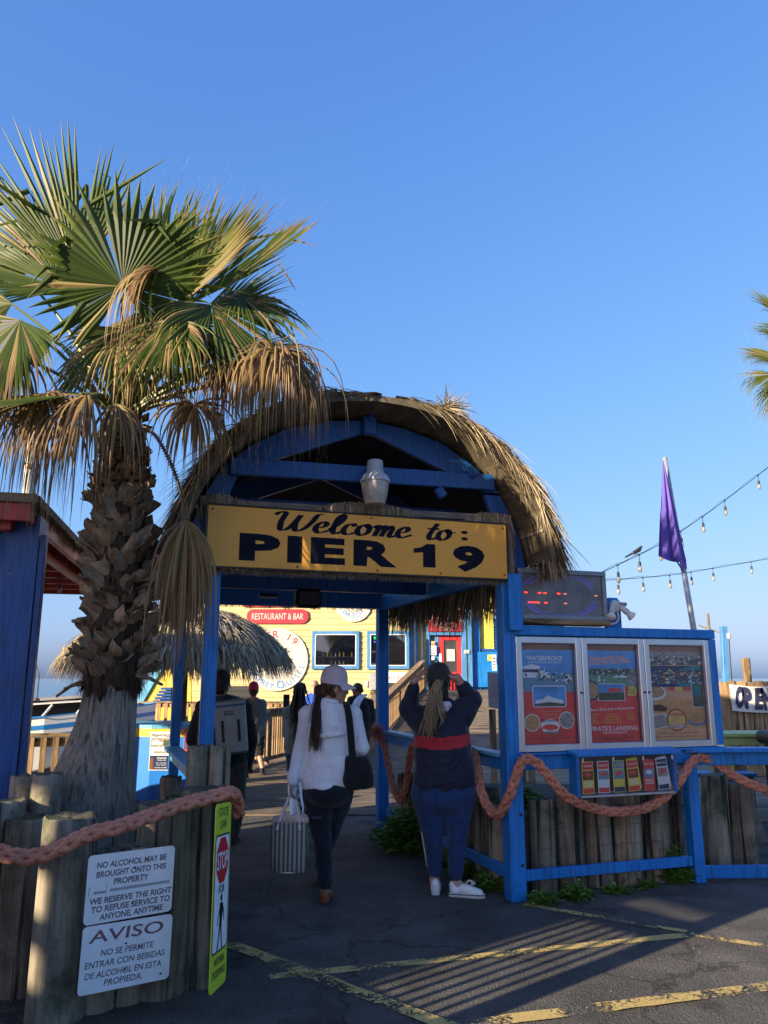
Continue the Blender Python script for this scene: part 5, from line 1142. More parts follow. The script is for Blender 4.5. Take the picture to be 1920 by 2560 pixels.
# ---------------------------------------------------------------- left shelter with the red roof
ls = thing('roof_shelter', 'open shelter with red timber roof and thick blue post at the left edge', 'shelter', (-3.5, 1.5, 0), 'P')
KU, KW, KL = -2.34, -.02, 4.7
mb = MB(); mb.box((KU-2.3, KW+KL/2, 2.72), (4.6, KL, .05)); mb.build('roof', RED_PAINT, ls)
mb = MB(); mb.add([(KU-4.6, KW, 2.76), (KU, KW, 2.76), (KU, KW+KL, 2.76), (KU-4.6, KW+KL, 2.76), (KU-3.2, KW+1.2, 3.15), (KU-1.0, KW+1.2, 3.0), (KU-1.0, KW+KL-1.2, 3.0), (KU-3.2, KW+KL-1.2, 3.15)], [(0, 1, 5, 4), (1, 2, 6, 5), (2, 3, 7, 6), (3, 0, 4, 7), (4, 5, 6, 7)]); mb.build('roof_cover', GALV, ls)
for p, q, nm, m, wd, ht in (((KU-4.6, KW-.03, 2.735), (KU+.055, KW-.03, 2.735), 'drip_board', WOODG, .05, .06), ((KU+.04, KW, 2.735), (KU+.04, KW+KL, 2.735), 'drip_board', WOODG, .05, .06),
                       ((KU-4.6, KW-.01, 2.645), (KU+.02, KW-.01, 2.645), 'fascia', RED_PAINT, .04, .12), ((KU, KW+.02, 2.645), (KU, KW+KL, 2.645), 'fascia', RED_PAINT, .04, .12), ((KU-.14, KW+.05, 2.60), (KU-.14, KW+KL, 2.60), 'side_beam', RED_PAINT, .07, .13), ((KU-4.6, KW+KL-.02, 2.645), (KU, KW+KL-.02, 2.645), 'fascia', RED_PAINT, .04, .12), ((KU-4.6, KW+.2, 2.60), (KU-.2, KW+.2, 2.60), 'front_beam', RED_PAINT, .07, .13)):
    pbar(ls, p, q, wd, ht, nm, m, .004)
for i in range(8): pbar(ls, (KU-4.5, KW+.55+i*.55, 2.655), (KU-.18, KW+.55+i*.55, 2.655), .05, .08, 'rafter', RED_PAINT, .003)
for u, w_ in ((KU-.09, KW+.30), (KU-1.6, KW+KL-.35), (KU-4.2, KW+KL-.35), (KU-4.2, KW+.36)):
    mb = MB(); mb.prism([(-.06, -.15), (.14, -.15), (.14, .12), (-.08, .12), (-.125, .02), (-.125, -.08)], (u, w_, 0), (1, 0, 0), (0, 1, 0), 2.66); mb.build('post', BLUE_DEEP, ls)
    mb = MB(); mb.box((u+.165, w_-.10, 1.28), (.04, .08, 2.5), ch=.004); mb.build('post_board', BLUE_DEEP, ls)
mb = MB(); rr = random.Random(9)
for k in range(420):
    w_ = rr.random()*KL; blade(mb, (KU+.03, KW+w_, 2.715), (rr.gauss(.05, .1), rr.gauss(0, .2), -1), (1, 0, 0), .06+.09*max(0, noise.noise((w_*3, 1, 1))+.3), .016, 0, 2, rr.random()*.4, rr)
for k in range(60): blade(mb, (KU-.85+rr.uniform(-.35, .2), KW-.025, 2.72), (rr.gauss(0, .15), 0, -1), (0, 1, 0), .07+.06*rr.random(), .016, 0, 2, rr.random()*.4, rr)
mb.build('thatch_remnant', THATCH, ls, attr='dry', kind='stuff')
# the shelter stands a little straighter than the pavilion: swing it about its front corner
k_ = pv(KU, KW); dth = rad(12.5)-TH; v_ = ls.location-k_; ls.location = k_+V(v_.x*math.cos(dth)-v_.y*math.sin(dth), v_.x*math.sin(dth)+v_.y*math.cos(dth), 0); ls.rotation_euler.z = TH+dth
BULB = plain('bulb_glass', (.30, .28, .25), .08, var=.15); 
def light_string(label, pts, n, drop=.05, size=1.0, t0=.05, t1=.97, sep=.012):
    t = thing('string_lights', label, 'string lights', tuple(pts[0])); c = crom(pts, 12)
    mb = MB(); mb.tube(c, .006*size, 5); mb.tube([p+V(0, 0, sep*size*(1.6+math.sin(i*.9))) for i, p in enumerate(c)], .003*size, 4); mb.build('cable', BLACK, t)
    for k in range(n):
        f = (t0+(t1-t0)*k/max(1, n-1))*(len(c)-1); i = min(int(f), len(c)-2); p = c[i].lerp(c[i+1], f-i)
        mb = MB(); mb.lathe([(.02*size, .01*size), (.02*size, -.012*size)], 8, p); mb.tube([p, p-V(0, 0, drop)], .005*size, 5); mb.lathe([(.014*size, 0), (.022*size, -.02*size), (.022*size, -.075*size)], 10, p-V(0, 0, drop)); s = mb.build('socket', BLACK, t, auto=40)
        mb = MB(); mb.lathe([(.018*size, -.075*size), (.03*size, -.10*size), (.028*size, -.145*size), (.012*size, -.17*size)], 10, p-V(0, 0, drop)); mb.build('bulb', BULB, s, smooth=True)
    return t
light_string('short string of bulbs under the red shelter roof', [at(60, 1470, 6.3), at(105, 1462, 6.5), at(152, 1445, 6.8), at(215, 1470, 7.1)], 4, .05, .55, .0, 1.0)
light_string('string lights rising steeply behind the message board to the right edge', [at(1470, 1447, 10.5), at(1560, 1405, 11), at(1650, 1360, 11.6), at(1740, 1303, 12.2), at(1840, 1230, 13), at(1990, 1115, 14)], 9, .10, .95, .05, .985)
light_string('lower, nearly level string lights running behind the flagpole', [at(1470, 1452, 12), at(1560, 1448, 13), at(1690, 1436, 14.5), at(1800, 1418, 15.5), at(1990, 1385, 17)], 8, .09, .95, .09, .97)
# ---------------------------------------------------------------- people
SKIN = plain('skin', (.46, .25, .17), .5, var=.06); SKIN2 = plain('skin_tan', (.36, .19, .12), .5, var=.06); SKIN_D = plain('skin_dark', (.10, .05, .03), .5, var=.06)
def hull(mb, pts_):
    bm = bmesh.new()
    for p in pts_: bm.verts.new(p)
    r = bmesh.ops.convex_hull(bm, input=bm.verts)
    bmesh.ops.delete(bm, geom=[g for g in r['geom_interior'] if isinstance(g, bmesh.types.BMVert)], context='VERTS')
    bm.verts.index_update(); mb.add([v.co.copy() for v in bm.verts], [tuple(v.index for v in f.verts) for f in bm.faces]); bm.free()
SPH = []
for i in range(1, 8):
    for k in range(14): SPH.append((math.sin(math.pi*i/8)*math.cos(2*math.pi*k/14), math.sin(math.pi*i/8)*math.sin(2*math.pi*k/14), math.cos(math.pi*i/8)))
SPH += [(0, 0, 1), (0, 0, -1)]
def E_(c, r, ex=(1, 0, 0), ey=(0, 1, 0)):
    ex = Vector(ex).normalized(); ey = Vector(ey); ey = (ey-ex*ey.dot(ex)).normalized(); ez = ex.cross(ey); r = r if hasattr(r, '__len__') else (r, r, r)
    return [Vector(c)+ex*x*r[0]+ey*y*r[1]+ez*z*r[2] for x, y, z in SPH]
def cone(p, q, r1, r2): return E_(p, r1)+E_(q, r2)
def shaped(name, prims, voxel, mats, parent, smooth=6, fn=None, matfn=None, dec=None):
    "grow one continuous surface over rounded parts"
    mb = MB()
    for p in prims: hull(mb, p)
    me = bpy.data.meshes.new('form'); me.from_pydata([tuple(v) for v in mb.v], [], mb.f); ob = bpy.data.objects.new('form', me); C.objects.link(ob)
    m = ob.modifiers.new('r', 'REMESH'); m.mode = 'VOXEL'; m.voxel_size = voxel
    m = ob.modifiers.new('s', 'SMOOTH'); m.iterations = smooth; m.factor = .5
    if dec: m = ob.modifiers.new('d', 'DECIMATE'); m.ratio = dec
    ev = ob.evaluated_get(bpy.context.evaluated_depsgraph_get()); out = bpy.data.meshes.new_from_object(ev)
    vs = [v.co.copy() for v in out.vertices]; ns = [v.normal.copy() for v in out.vertices]; fs = [tuple(p.vertices) for p in out.polygons]
    bpy.data.objects.remove(ob); bpy.data.meshes.remove(me); bpy.data.meshes.remove(out)
    if fn: vs = [v+n*fn(v, n) for v, n in zip(vs, ns)]
    r = MB(); r.add(vs, fs)
    if matfn: r.m = [matfn((vs[f[0]]+vs[f[2]])/2) for f in fs]
    return r.build(name, mats, parent, smooth=True)
def folds(sx, sy, sz, amp, seed=0, amp2=.0, lean=0):
    def f(v, n):
        a = noise.noise((v.x*sx+seed+lean*v.z*sx, v.y*sy, v.z*sz)); b = noise.noise((v.x*sx*2.3+9+seed, v.y*sy*2.3, v.z*sz*2.0))
        return amp*(a*.7+abs(b)*.6-.2)+amp2*noise.noise((v.x*9, v.y*9, v.z*28+seed))
    return f
def head(c, f, up=(0, 0, 1), s=1.0):
    "skull, jaw, nose, ears, lips looking along f"
    c = Vector(c); f = Vector(f).normalized(); up = Vector(up); up = (up-f*up.dot(f)).normalized(); r = f.cross(up)
    P = lambda x, y, z: c+(r*x+f*y+up*z)*s
    return [E_(P(0, -.008, .025), (.074*s, .092*s, .088*s), r, f), cone(P(0, .03, -.03), P(0, .058, -.088), .056*s, .030*s), cone(P(.03, .01, -.05), P(.02, .05, -.085), .032*s, .024*s), cone(P(-.03, .01, -.05), P(-.02, .05, -.085), .032*s, .024*s),
            cone(P(0, .084, .012), P(0, .105, -.026), .010*s, .014*s), E_(P(.014, .092, -.03), .009*s), E_(P(-.014, .092, -.03), .009*s), cone(P(.014, .084, -.058), P(-.014, .084, -.058), .010*s, .010*s), E_(P(0, .074, .028), (.055*s, .014*s, .010*s), r, f),
            E_(P(.076, -.008, -.01), (.008*s, .02*s, .032*s), r, f), E_(P(-.076, -.008, -.01), (.008*s, .02*s, .032*s), r, f), cone(P(0, -.03, -.04), P(0, -.03, -.14), .054*s, .056*s)], P
def hand(w, d, palm, s=1.0, curl=.5, spread=.18):
    "palm, four unequal fingers bending at the knuckles and a thumb from the side; d = pointing direction, palm = palm normal"
    w = Vector(w); d = Vector(d).normalized(); pn = Vector(palm); pn = (pn-d*pn.dot(d)).normalized(); sd = d.cross(pn); out = []
    for k in (-1, 0, 1): out.append(cone(w+sd*.014*k*s+d*.01*s, w+sd*.024*k*s+d*.075*s, .015*s, .0125*s))
    for k, L in zip((-1.5, -.5, .5, 1.5), (.066, .078, .074, .056)):
        p = w+d*.08*s+sd*.019*k*s; v = (d+sd*spread*k*.4).normalized(); c_ = curl
        for j, fr_ in enumerate((.42, .32, .26)):
            v = (v+pn*c_*(.6 if j == 0 else .9)).normalized(); q = p+v*L*fr_*s; out.append(cone(p, q, (.0092-.001*j)*s, (.0086-.001*j)*s)); p = q
    p = w+d*.025*s-sd*.022*s; v = (d*.6-sd*.8+pn*.2).normalized(); q = p+v*.042*s; out.append(cone(p, q, .013*s, .010*s)); v = (v+d*.6+pn*.4*curl).normalized(); out.append(cone(q, q+v*.034*s, .010*s, .008*s))
    return out
def eyes(parent, P, s=1.0):
    for x in (-.03, .03):
        mb = MB(); bm_ = E_(P(x, .072, .006), .011*s); hull(mb, bm_); mb.build('eye', plain('eye_dark', (.03, .02, .015), .2), parent, smooth=True)
def cap(parent, c, f, m, s=1.0, brim=True, tilt=.12, back_gap=False):
    "baseball cap: six-panel dome, curved peak, button"
    c = Vector(c); f = Vector(f).normalized(); up = (V(0, 0, 1)-f*f.z).normalized(); r = f.cross(up); mb = MB(); n = 26
    rows = [(1.0, -.02), (1.0, .02), (.97, .05), (.88, .082), (.70, .108), (.42, .124), (.14, .130), (.02, .130)]; vs = []
    for k_, z in rows:
        for k in range(n):
            an = 2*math.pi*k/n; q = 1+.012*math.cos(an*6)
            zz_ = z+(.03*max(0, -math.sin(an))*(-1 if False else 0))
            vs.append(c+(r*.088*k_*q*math.cos(an)+f*(.106*k_*q*math.sin(an)-.004)+up*(z-.012*math.sin(an)*(1 if z < .03 else 0)))*s)
    mb.add(vs, [(i*n+k, i*n+(k+1) % n, (i+1)*n+(k+1) % n, (i+1)*n+k) for i in range(len(rows)-1) for k in range(n)])
    o = mb.build('cap', m, parent, smooth=True)
    mb = MB(); hull(mb, E_(c+up*.131*s, .008*s)); mb.build('cap_button', m, o, smooth=True)
    if brim:
        mb = MB(); g = []; nu, nv = 12, 5
        for lay in (0, 1):
            for j in range(nv+1):
                for i in range(nu+1):
                    an = rad(10+160*i/nu); t = j/nv; x = math.cos(an)*(.086+.004*t); y = math.sin(an)*.10+t*.075*math.sin(an)**.7; z = -.012*0-.028*t-.030*(x/.086)**2*(.35+.5*t)-.004*lay
                    g.append(c+(r*x+f*y+up*z)*s)
        n1 = nu+1; nl_ = n1*(nv+1); fs = []
        for j in range(nv):
            for i in range(nu):
                a = j*n1+i; fs += [(a, a+1, a+n1+1, a+n1), (nl_+a, nl_+a+n1, nl_+a+n1+1, nl_+a+1)]
        for i in range(nu): a = nv*n1+i; fs.append((a, a+1, nl_+a+1, nl_+a))
        mb.add(g, fs); mb.build('cap_brim', m, o, smooth=True)
    return o
def strands(parent, name, roots, m, n, r0, seed, spread=.02, wob=.012, lens=(.8, 1.05)):
    "hair: many thin tapering locks following a guide path"
    rr = random.Random(seed); mb = MB(); g = crom(roots, 6)
    for k in range(n):
        ox = V(rr.gauss(0, 1), rr.gauss(0, 1), rr.gauss(0, 1)); L = rr.uniform(*lens); m_ = max(4, int(len(g)*min(1, L))); pts = []
        for i in range(m_):
            t = i/(len(g)-1); pts.append(g[i]+ox*spread*(.35+t*1.1)*(1 if t < .8 else 1.1)+V(noise.noise((k*3.1, t*3, 0)), noise.noise((k*3.1, t*3, 5)), 0)*wob*t)
        mb.tube(pts, [r0*(1-.75*i/(m_-1))*rr.uniform(.7, 1.2) for i in range(m_)], 5)
    return mb.build(name, m, parent, smooth=True)
def shoe(parent, heel, d, m, sole, L=.25, wd=.088, h=.075, name='shoe'):
    heel = Vector(heel); d = Vector((d[0], d[1], 0)).normalized(); r = V(d.y, -d.x, 0); z = V(0, 0, 1); P = lambda x, y, zz: heel+r*x*wd+d*y*L+z*zz
    o = shaped(name, [E_(P(0, .16, .04), (.042, .042, .036)), cone(P(0, .10, .075), P(0, .13, .03), .034, .036), cone(P(0, .35, .055), P(0, .6, .04), .038, .040), cone(P(0, .6, .036), P(0, .86, .026), .042, .032), E_(P(.12, .7, .03), (.03, .05, .024), r, d), E_(P(-.1, .74, .03), (.03, .05, .024), r, d)], .009, m, parent, 4)
    mb = MB(); out = [(x*wd, y*L) for x, y in ((-.34, .02), (-.2, -.03), (.2, -.03), (.34, .02), (.36, .3), (.46, .66), (.36, .92), (.12, 1.02), (-.14, 1.02), (-.38, .92), (-.47, .66), (-.36, .3))]
    mb.prism(out, heel+z*.0, r, d, .022); s = mb.build('sole', sole, o, auto=40)
    return o
WSHIRT = cloth('white_shirt_cotton', (.74, .74, .77), var=.04, bmp=.12); NAVYP = cloth('black_navy_denim', (.008, .009, .018), var=.3, bmp=.2); DENIM = cloth('blue_denim', (.016, .042, .125), var=.22, bmp=.25)
NAVYJ = cloth('navy_nylon', (.012, .016, .035), .6, var=.12); REDB = cloth('red_nylon', (.42, .022, .03), .6, var=.1); PINKC = cloth('pale_pink_cotton', (.56, .44, .46), var=.06); OLIVE = cloth('dark_cap_cotton', (.028, .032, .03), var=.2)
BRHAIR = wood('brown_hair', (.02, .011, .006), (.055, .030, .017), (.10, .058, .034), grain=(90, 90, 6), rough=.45, bmp=.3, rand=False); BLOND = wood('blonde_hair', (.15, .095, .05), (.36, .25, .14), (.52, .39, .24), grain=(90, 90, 6), rough=.45, bmp=.3, rand=False); DKHAIR = wood('dark_hair', (.012, .008, .006), (.03, .019, .012), (.06, .036, .022), grain=(90, 90, 6), rough=.4, bmp=.3, rand=False)
LEATH = plain('brown_leather', (.22, .065, .03), .5, var=.2, bmp=.2); RUBBER = plain('white_rubber', (.6, .6, .58), .6); SOLE_B = plain('dark_sole', (.04, .022, .015), .7)

# ---- woman in the white shirt
Y = 5.98; a = lambda x, y, d=0.0: at(x, y, Y+d)
ft = a(806, 2262, -.02); ft.z = 0
pA = thing('person', 'woman in white shirt and pink cap walking in with a woven tote', 'person', tuple(ft))
hc = a(836, 1722, 0); fA = V(.94, .34, -.04); hp, PA = head(hc, fA)
neck = a(822, 1752, .0)
sL, eL, wL = a(772, 1788, .02), a(752, 1868, .03), a(731, 1952, -.03); sR, eR, wR = a(882, 1788, .02), a(905, 1868, .02), a(893, 1884, .26)
chest, waist, hipc = a(826, 1835, .02), a(826, 1905, .02), a(817, 1968, .03)
hL, hR = a(792, 1985, .03), a(848, 1985, .05); kL, kR = a(806, 2098, -.02), a(822, 2090, .24); aL, aR = a(813, 2222, 0), a(801, 2196, .50)
aL.z = .085; aR.z = .10
body = hp+[cone(neck, chest, .06, .11), cone(chest, waist, .125, .115), cone(waist, hipc, .10, .10), cone(sL, eL, .052, .04), cone(eL, wL, .042, .027), cone(sR, eR, .052, .04), cone(eR, wR, .042, .027), cone(sL, sR, .06, .06), cone(neck, sL, .05, .05), cone(neck, sR, .05, .05),
          cone(hL, kL, .088, .056), cone(kL, aL, .056, .036), cone(hR, kR, .088, .056), cone(kR, aR, .056, .036), cone(aL, aL+V(.01, .10, -.045), .036, .03), cone(aR, aR+V(.01, .10, -.045), .036, .03)]+hand(wL, (wL-eL).normalized()+V(.1, 0, -.5), (.6, .2, .1), 1.0, .9)+hand(wR, (-.5, .8, .1), (-.3, 0, -.6), 1.0, .4)
shaped('body', body, .008, SKIN2, pA, 4); eyes(pA, PA)
down = V(0, 0, -1)
hem = [E_(a(797, 1948, .03), (.125, .125, .05)), E_(a(842, 1944, .03), (.10, .12, .05)), E_(a(812, 1966, -.01), (.105, .13, .05))]
shirt = [cone(neck+V(0, .0, -.01), neck+V(-.01, 0, -.06), .062, .075), cone(neck+V(-.01, 0, -.05), chest+V(0, 0, .06), .085, .135), cone(chest+V(-.06, 0, .03), waist+V(-.055, 0, 0), .115, .112), cone(chest+V(.055, 0, .03), waist+V(.05, 0, 0), .115, .11), cone(waist+V(-.055, 0, 0), a(797, 1948, .03), .13, .14), cone(waist+V(.04, 0, 0), a(840, 1944, .03), .125, .13), cone(chest, waist, .135, .13), cone(waist, a(818, 1944, .02), .13, .135), cone(sL, sR, .078, .078), cone(neck+V(-.03, 0, -.03), sL, .05, .07), cone(neck+V(.03, 0, -.03), sR, .05, .07),
         cone(sL, eL, .070, .058), cone(eL, wL+V(.006, 0, .03), .060, .042), cone(sR, eR, .072, .062), cone(eR, wR, .070, .046)]+hem
f1 = folds(7, 5, 3.2, .013, 3, .003, .3)
shaped('shirt', shirt, .011, WSHIRT, pA, 5, f1)
mb = MB(); cy_ = a(825, 1838, -.115)                       # back yoke flap, collar and cuff
pts = [a(780, 1846, -.10), a(800, 1844, -.135), a(826, 1842, -.15), a(850, 1838, -.135), a(872, 1832, -.095)]
c_ = crom(pts, 5); mb.add([p+V(0, .022, .026) for p in c_]+[p+V(0, .008, -.0) for p in c_]+[p+V(0, .02, -.006) for p in c_], [(i+len(c_)*j, i+1+len(c_)*j, i+1+len(c_)*(j+1), i+len(c_)*(j+1)) for i in range(len(c_)-1) for j in (0, 1)]); mb.build('yoke_flap', WSHIRT, pA, smooth=True)
shaped('collar', [E_(neck+V(0, .005, .015), (.066, .070, .03)), E_(neck+V(.01, -.012, -.005), (.074, .072, .024))], .009, WSHIRT, pA, 3)
shaped('cuff', [cone(wL+V(.004, 0, .035), wL+V(.002, 0, .0), .046, .043)], .009, WSHIRT, pA, 3)
tr = [cone(hL+V(0, 0, .03), hR+V(0, 0, .03), .115, .115), E_(a(818, 1985, -.02), (.165, .13, .10)), cone(hL, kL, .112, .070), cone(kL, aL+V(0, 0, .045), .068, .052), cone(hR, kR, .108, .070), cone(kR, aR+V(0, 0, .05), .068, .052)]
shaped('trousers', tr, .011, NAVYP, pA, 4, folds(9, 9, 12, .010, 5))
for p, rx, rz in ((a(792, 2045, -.108), .042, .012), (a(808, 2108, -.070), .010, .016)):
    mb = MB(); hull(mb, E_(p, (rx, .012, rz))); mb.build('ripped_patch', plain('faded_denim_patch', (.035, .038, .055), .9), pA, smooth=True)
for an_, dr in ((aL, (.10, 1, 0)), (aR, (-.1, 1, 0))): shoe(pA, an_-V(dr[0], dr[1], 0)*.045-V(0, 0, an_.z), dr, LEATH, SOLE_B, .235, .082)
cap(pA, hc+V(0, 0, .048), V(.94, .34, -.06), PINKC, 1.0)
shaped('hair', [E_(PA(0, -.025, .02), (.082, .088, .075), fA.cross(V(0, 0, 1)), fA), E_(PA(0, -.07, -.02), (.06, .045, .06)), E_(PA(.0, -.02, -.045), (.07, .05, .04), fA.cross(V(0, 0, 1)), fA)], .01, BRHAIR, pA, 4)
strands(pA, 'ponytail', [PA(0, -.09, .015), PA(0.0, -.13, -.01), a(796, 1745, -.03), a(790, 1790, -.10), a(788, 1835, -.125), a(785, 1872, -.12)], BRHAIR, 150, .0055, 3, .014, .008)
mb = MB(); mb.lathe([(.018, -.014), (.027, -.010), (.030, 0), (.027, .010), (.018, .014)], 14, PA(0, -.105, .0), (0, 0, 1), fA.cross(V(0, 0, 1)), fA); mb.build('hair_tie', DKHAIR, pA, smooth=True)
# shoulder bag
BAGM = cloth('black_canvas', (.010, .011, .014), var=.25, bmp=.2)
c0 = a(898, 1930, -.06); sb = thing('shoulder_bag', 'black canvas shoulder bag hanging at the white shirt woman', 'bag', tuple(c0))
shaped('bag_body', [E_(c0+V(-.075, 0, .085), .035)+E_(c0+V(.045, 0, .075), .03)+E_(c0+V(-.07, .02, -.085), .048)+E_(c0+V(.065, .0, -.075), .045)+E_(c0+V(-.075, -.02, -.05), .045)+E_(c0+V(.06, -.02, .02), .04)], .009, BAGM, sb, 4, folds(12, 12, 12, .007, 2))
mb = MB(); pth = crom([a(868, 1755, .10), a(866, 1757, -.05), a(872, 1790, -.115), a(877, 1840, -.135), a(880, 1880, -.12), c0+V(-.05, -.01, .10)], 8)
for lay in (0, 1):
    mb.add([p+V(.026*s, -.004*lay, 0) for p in pth for s in (-1, 1)], [((2*i, 2*i+1, 2*i+3, 2*i+2) if lay == 0 else (2*i+2, 2*i+3, 2*i+1, 2*i)) for i in range(len(pth)-1)])
mb.build('strap', BAGM, sb, smooth=True)
# woven tote
def weave_mat():
    m, nt, b, o = newmat('woven_seagrass'); tc = N(nt, 'ShaderNodeTexCoord'); w1 = N(nt, 'ShaderNodeTexWave', bands_direction='X'); w2 = N(nt, 'ShaderNodeTexWave', bands_direction='Z')
    w1.inputs['Scale'].default_value = 10; w2.inputs['Scale'].default_value = 26
    for w_ in (w1, w2): nt.links.new(tc.outputs['Object'], w_.inputs['Vector']); w_.inputs['Distortion'].default_value = .6
    r1 = ramp(nt, w1.outputs[0], [(.34, (.15, .135, .11)), (.60, (.50, .45, .36))]); r2 = ramp(nt, w2.outputs[0], [(.25, .45), (.6, 1.0)]); c = mixc(nt, 1, r1.outputs[0], r2.outputs[0], 'MULTIPLY')
    nt.links.new(c, b.inputs['Base Color']); b.inputs['Roughness'].default_value = .8; ad = N(nt, 'ShaderNodeMath', operation='ADD'); nt.links.new(w1.outputs[0], ad.inputs[0]); nt.links.new(w2.outputs[0], ad.inputs[1]); bump(nt, b, ad.outputs[0], .6, .006); return m
tb = a(722, 2177, -.05); tt = thing('tote_bag', 'woven seagrass tote with white rope handles carried above the walk', 'bag', tuple(tb))
n = 28; vs = []; rows = [(.122, .075, 0), (.130, .08, .01), (.135, .085, .10), (.138, .088, .20), (.136, .086, .29), (.128, .08, .335), (.122, .074, .335), (.125, .08, .25), (.115, .07, .03)]
for rx, ry, z in rows:
    for k in range(n):
        an = 2*math.pi*k/n; cx_, cy_ = math.cos(an), math.sin(an); p4 = (abs(cx_)**3+abs(cy_)**3)**(1/3); vs.append(tb+V(rx*cx_/p4, ry*cy_/p4, z+(.012*cx_**2 if z > .3 else 0)))
mb = MB(); mb.add(vs, [(i*n+k, i*n+(k+1) % n, (i+1)*n+(k+1) % n, (i+1)*n+k) for i in range(len(rows)-1) for k in range(n)]+[tuple(range(n))[::-1]]); mb.build('basket', weave_mat(), tt, auto=60)
mb = MB(); mb.tube([tb+V(.124*math.cos(2*math.pi*k/20), .076*math.sin(2*math.pi*k/20), .004) for k in range(21)], .005, 6); mb.build('base_piping', WHITE, tt, smooth=True)
RPW = plain('white_rope', (.66, .63, .58), .8, var=.15, scale=90, bmp=.5); hd = wL+V(.0, -.0, -.095)
for sy in (-1, 1):
    p1, p2 = tb+V(-.085, sy*.082, .29), tb+V(.08, sy*.082, .29); top1, top2 = hd+V(-.018, sy*.012, -.012), hd+V(.022, sy*.012, -.012)
    mb = MB(); g = resample(crom([p1, p1.lerp(top1, .5)+V(-.004, 0, 0), top1, (top1+top2)/2+V(0, 0, .014), top2, p2.lerp(top2, .5)+V(.006, 0, 0), p2], 8), .010)
    for k in range(3): mb.tube([q+V(.0048*math.cos(i*.8+k*2.1), .0048*math.sin(i*.8+k*2.1), 0) for i, q in enumerate(g)], .0062, 5)
    mb.build('handle', RPW, tt, smooth=True)
CLO = cloth('peach_fabric', (.60, .42, .33), var=.08)
shaped('fabric_bundle', [E_(tb+V(-.06, 0, .335), (.075, .06, .045)), E_(tb+V(.055, -.01, .34), (.085, .065, .05)), E_(tb+V(.10, -.02, .35), (.05, .05, .032)), cone(tb+V(-.1, -.03, .33), tb+V(-.02, -.04, .37), .03, .035)], .010, CLO, tt, 3, folds(18, 18, 18, .022, 8))

# ---- woman in the navy jacket, hands at her cap
Y = 6.22
ft = a(1100, 2240); ft.z = 0
pB = thing('person', 'woman in navy jacket with red band and jeans adjusting her cap', 'person', tuple(ft))
hc = a(1097, 1714, .02); fB = V(.12, 1, .02); hp, PB_ = head(hc, fB); neck = a(1104, 1752, .02)
sL, eL, wL = a(1052, 1797, .03), a(1022, 1772, .08), a(1036, 1704, .04); sR, eR, wR = a(1154, 1788, .03), a(1178, 1750, .08), a(1146, 1698, .0)
chest, waist, hipc = a(1105, 1840, .03), a(1108, 1915, .03), a(1108, 1975, .03); hL, hR = a(1072, 1990, .03), a(1146, 1990, .03)
kL, kR = a(1082, 2085, .02), a(1142, 2085, .0); aL, aR = a(1087, 2200, .06), a(1140, 2212, -.02); aL.z = .09; aR.z = .09
dL, dR = (wL-eL).normalized(), (wR-eR).normalized()
body = hp+[cone(neck, chest, .06, .12), cone(chest, waist, .12, .12), cone(waist, hipc, .12, .12), cone(sL, eL, .06, .05), cone(eL, wL+dL*.02, .048, .03), cone(sR, eR, .06, .05), cone(eR, wR+dR*.02, .048, .032), cone(sL, sR, .07, .07), cone(hL, kL, .10, .058), cone(kL, aL, .056, .036), cone(hR, kR, .10, .058), cone(kR, aR, .056, .036), cone(aL, aL+V(.0, .08, -.05), .04, .03), cone(aR, aR+V(.07, -.02, -.05), .04, .03)]
body += hand(wL+dL*.0, V(.62, -.05, .70), (.7, .3, -.5), 1.05, .35, .3)+hand(wR+dR*.0, V(-.9, -.05, .42), (-.15, .3, -.8), 1.1, .3)
shaped('body', body, .008, SKIN, pB, 4)
jk = [cone(neck+V(0, -.01, -.02), neck+V(0, -.01, -.07), .075, .10), cone(neck+V(0, 0, -.06), chest, .11, .165), cone(chest+V(-.07, 0, .02), waist+V(-.075, 0, 0), .15, .152), cone(chest+V(.07, 0, .02), waist+V(.085, 0, 0), .15, .152), cone(waist+V(-.075, 0, 0), a(1080, 1955, .03), .152, .155), cone(waist+V(.085, 0, 0), a(1140, 1955, .03), .152, .155), cone(chest, waist, .17, .17), cone(waist, a(1110, 1955, .03), .17, .168), cone(sL+V(.03, 0, -.03), sR+V(-.03, 0, -.03), .10, .10),
      cone(sL+V(.05, 0, -.05), eL, .11, .088), cone(sL, eL+V(.01, 0, -.01), .10, .085), cone(eL, wL-dL*.06, .080, .052), cone(sR+V(-.05, 0, -.05), eR, .115, .090), cone(sR, eR, .10, .088), cone(eR, wR-dR*.075, .084, .054), cone(neck+V(0, 0, -.03), sL, .06, .09), cone(neck+V(0, 0, -.03), sR, .06, .09)]
zb0, zb1 = a(1105, 1874, -.15).z, a(1105, 1843, -.15).z
def bandf(c): return 1 if zb0 < c.z-.025*((c.x-a(1105, 1850).x)/.2)**2*(1 if c.x > a(1105, 1850).x else .3)+.0 < zb1 and abs(c.x-a(1108, 1850).x) < .30 else 0
shaped('jacket', jk, .011, [NAVYJ, REDB], pB, 5, folds(6, 5, 7, .015, 11, .004, -.25), bandf)
shaped('jeans', [cone(hL+V(0, 0, .02), hR+V(0, 0, .02), .145, .145), E_(hipc+V(0, 0, .02), (.19, .15, .14)), E_(hipc+V(-.065, -.05, -.05), (.12, .12, .13)), E_(hipc+V(.07, -.05, -.05), (.12, .12, .13)), cone(hL, kL, .135, .082), cone(kL, aL+V(0, 0, .06), .080, .054), cone(hR, kR, .135, .084), cone(kR, aR+V(0, 0, .06), .082, .056)], .011, DENIM, pB, 4, folds(8, 8, 16, .006, 6, .003))
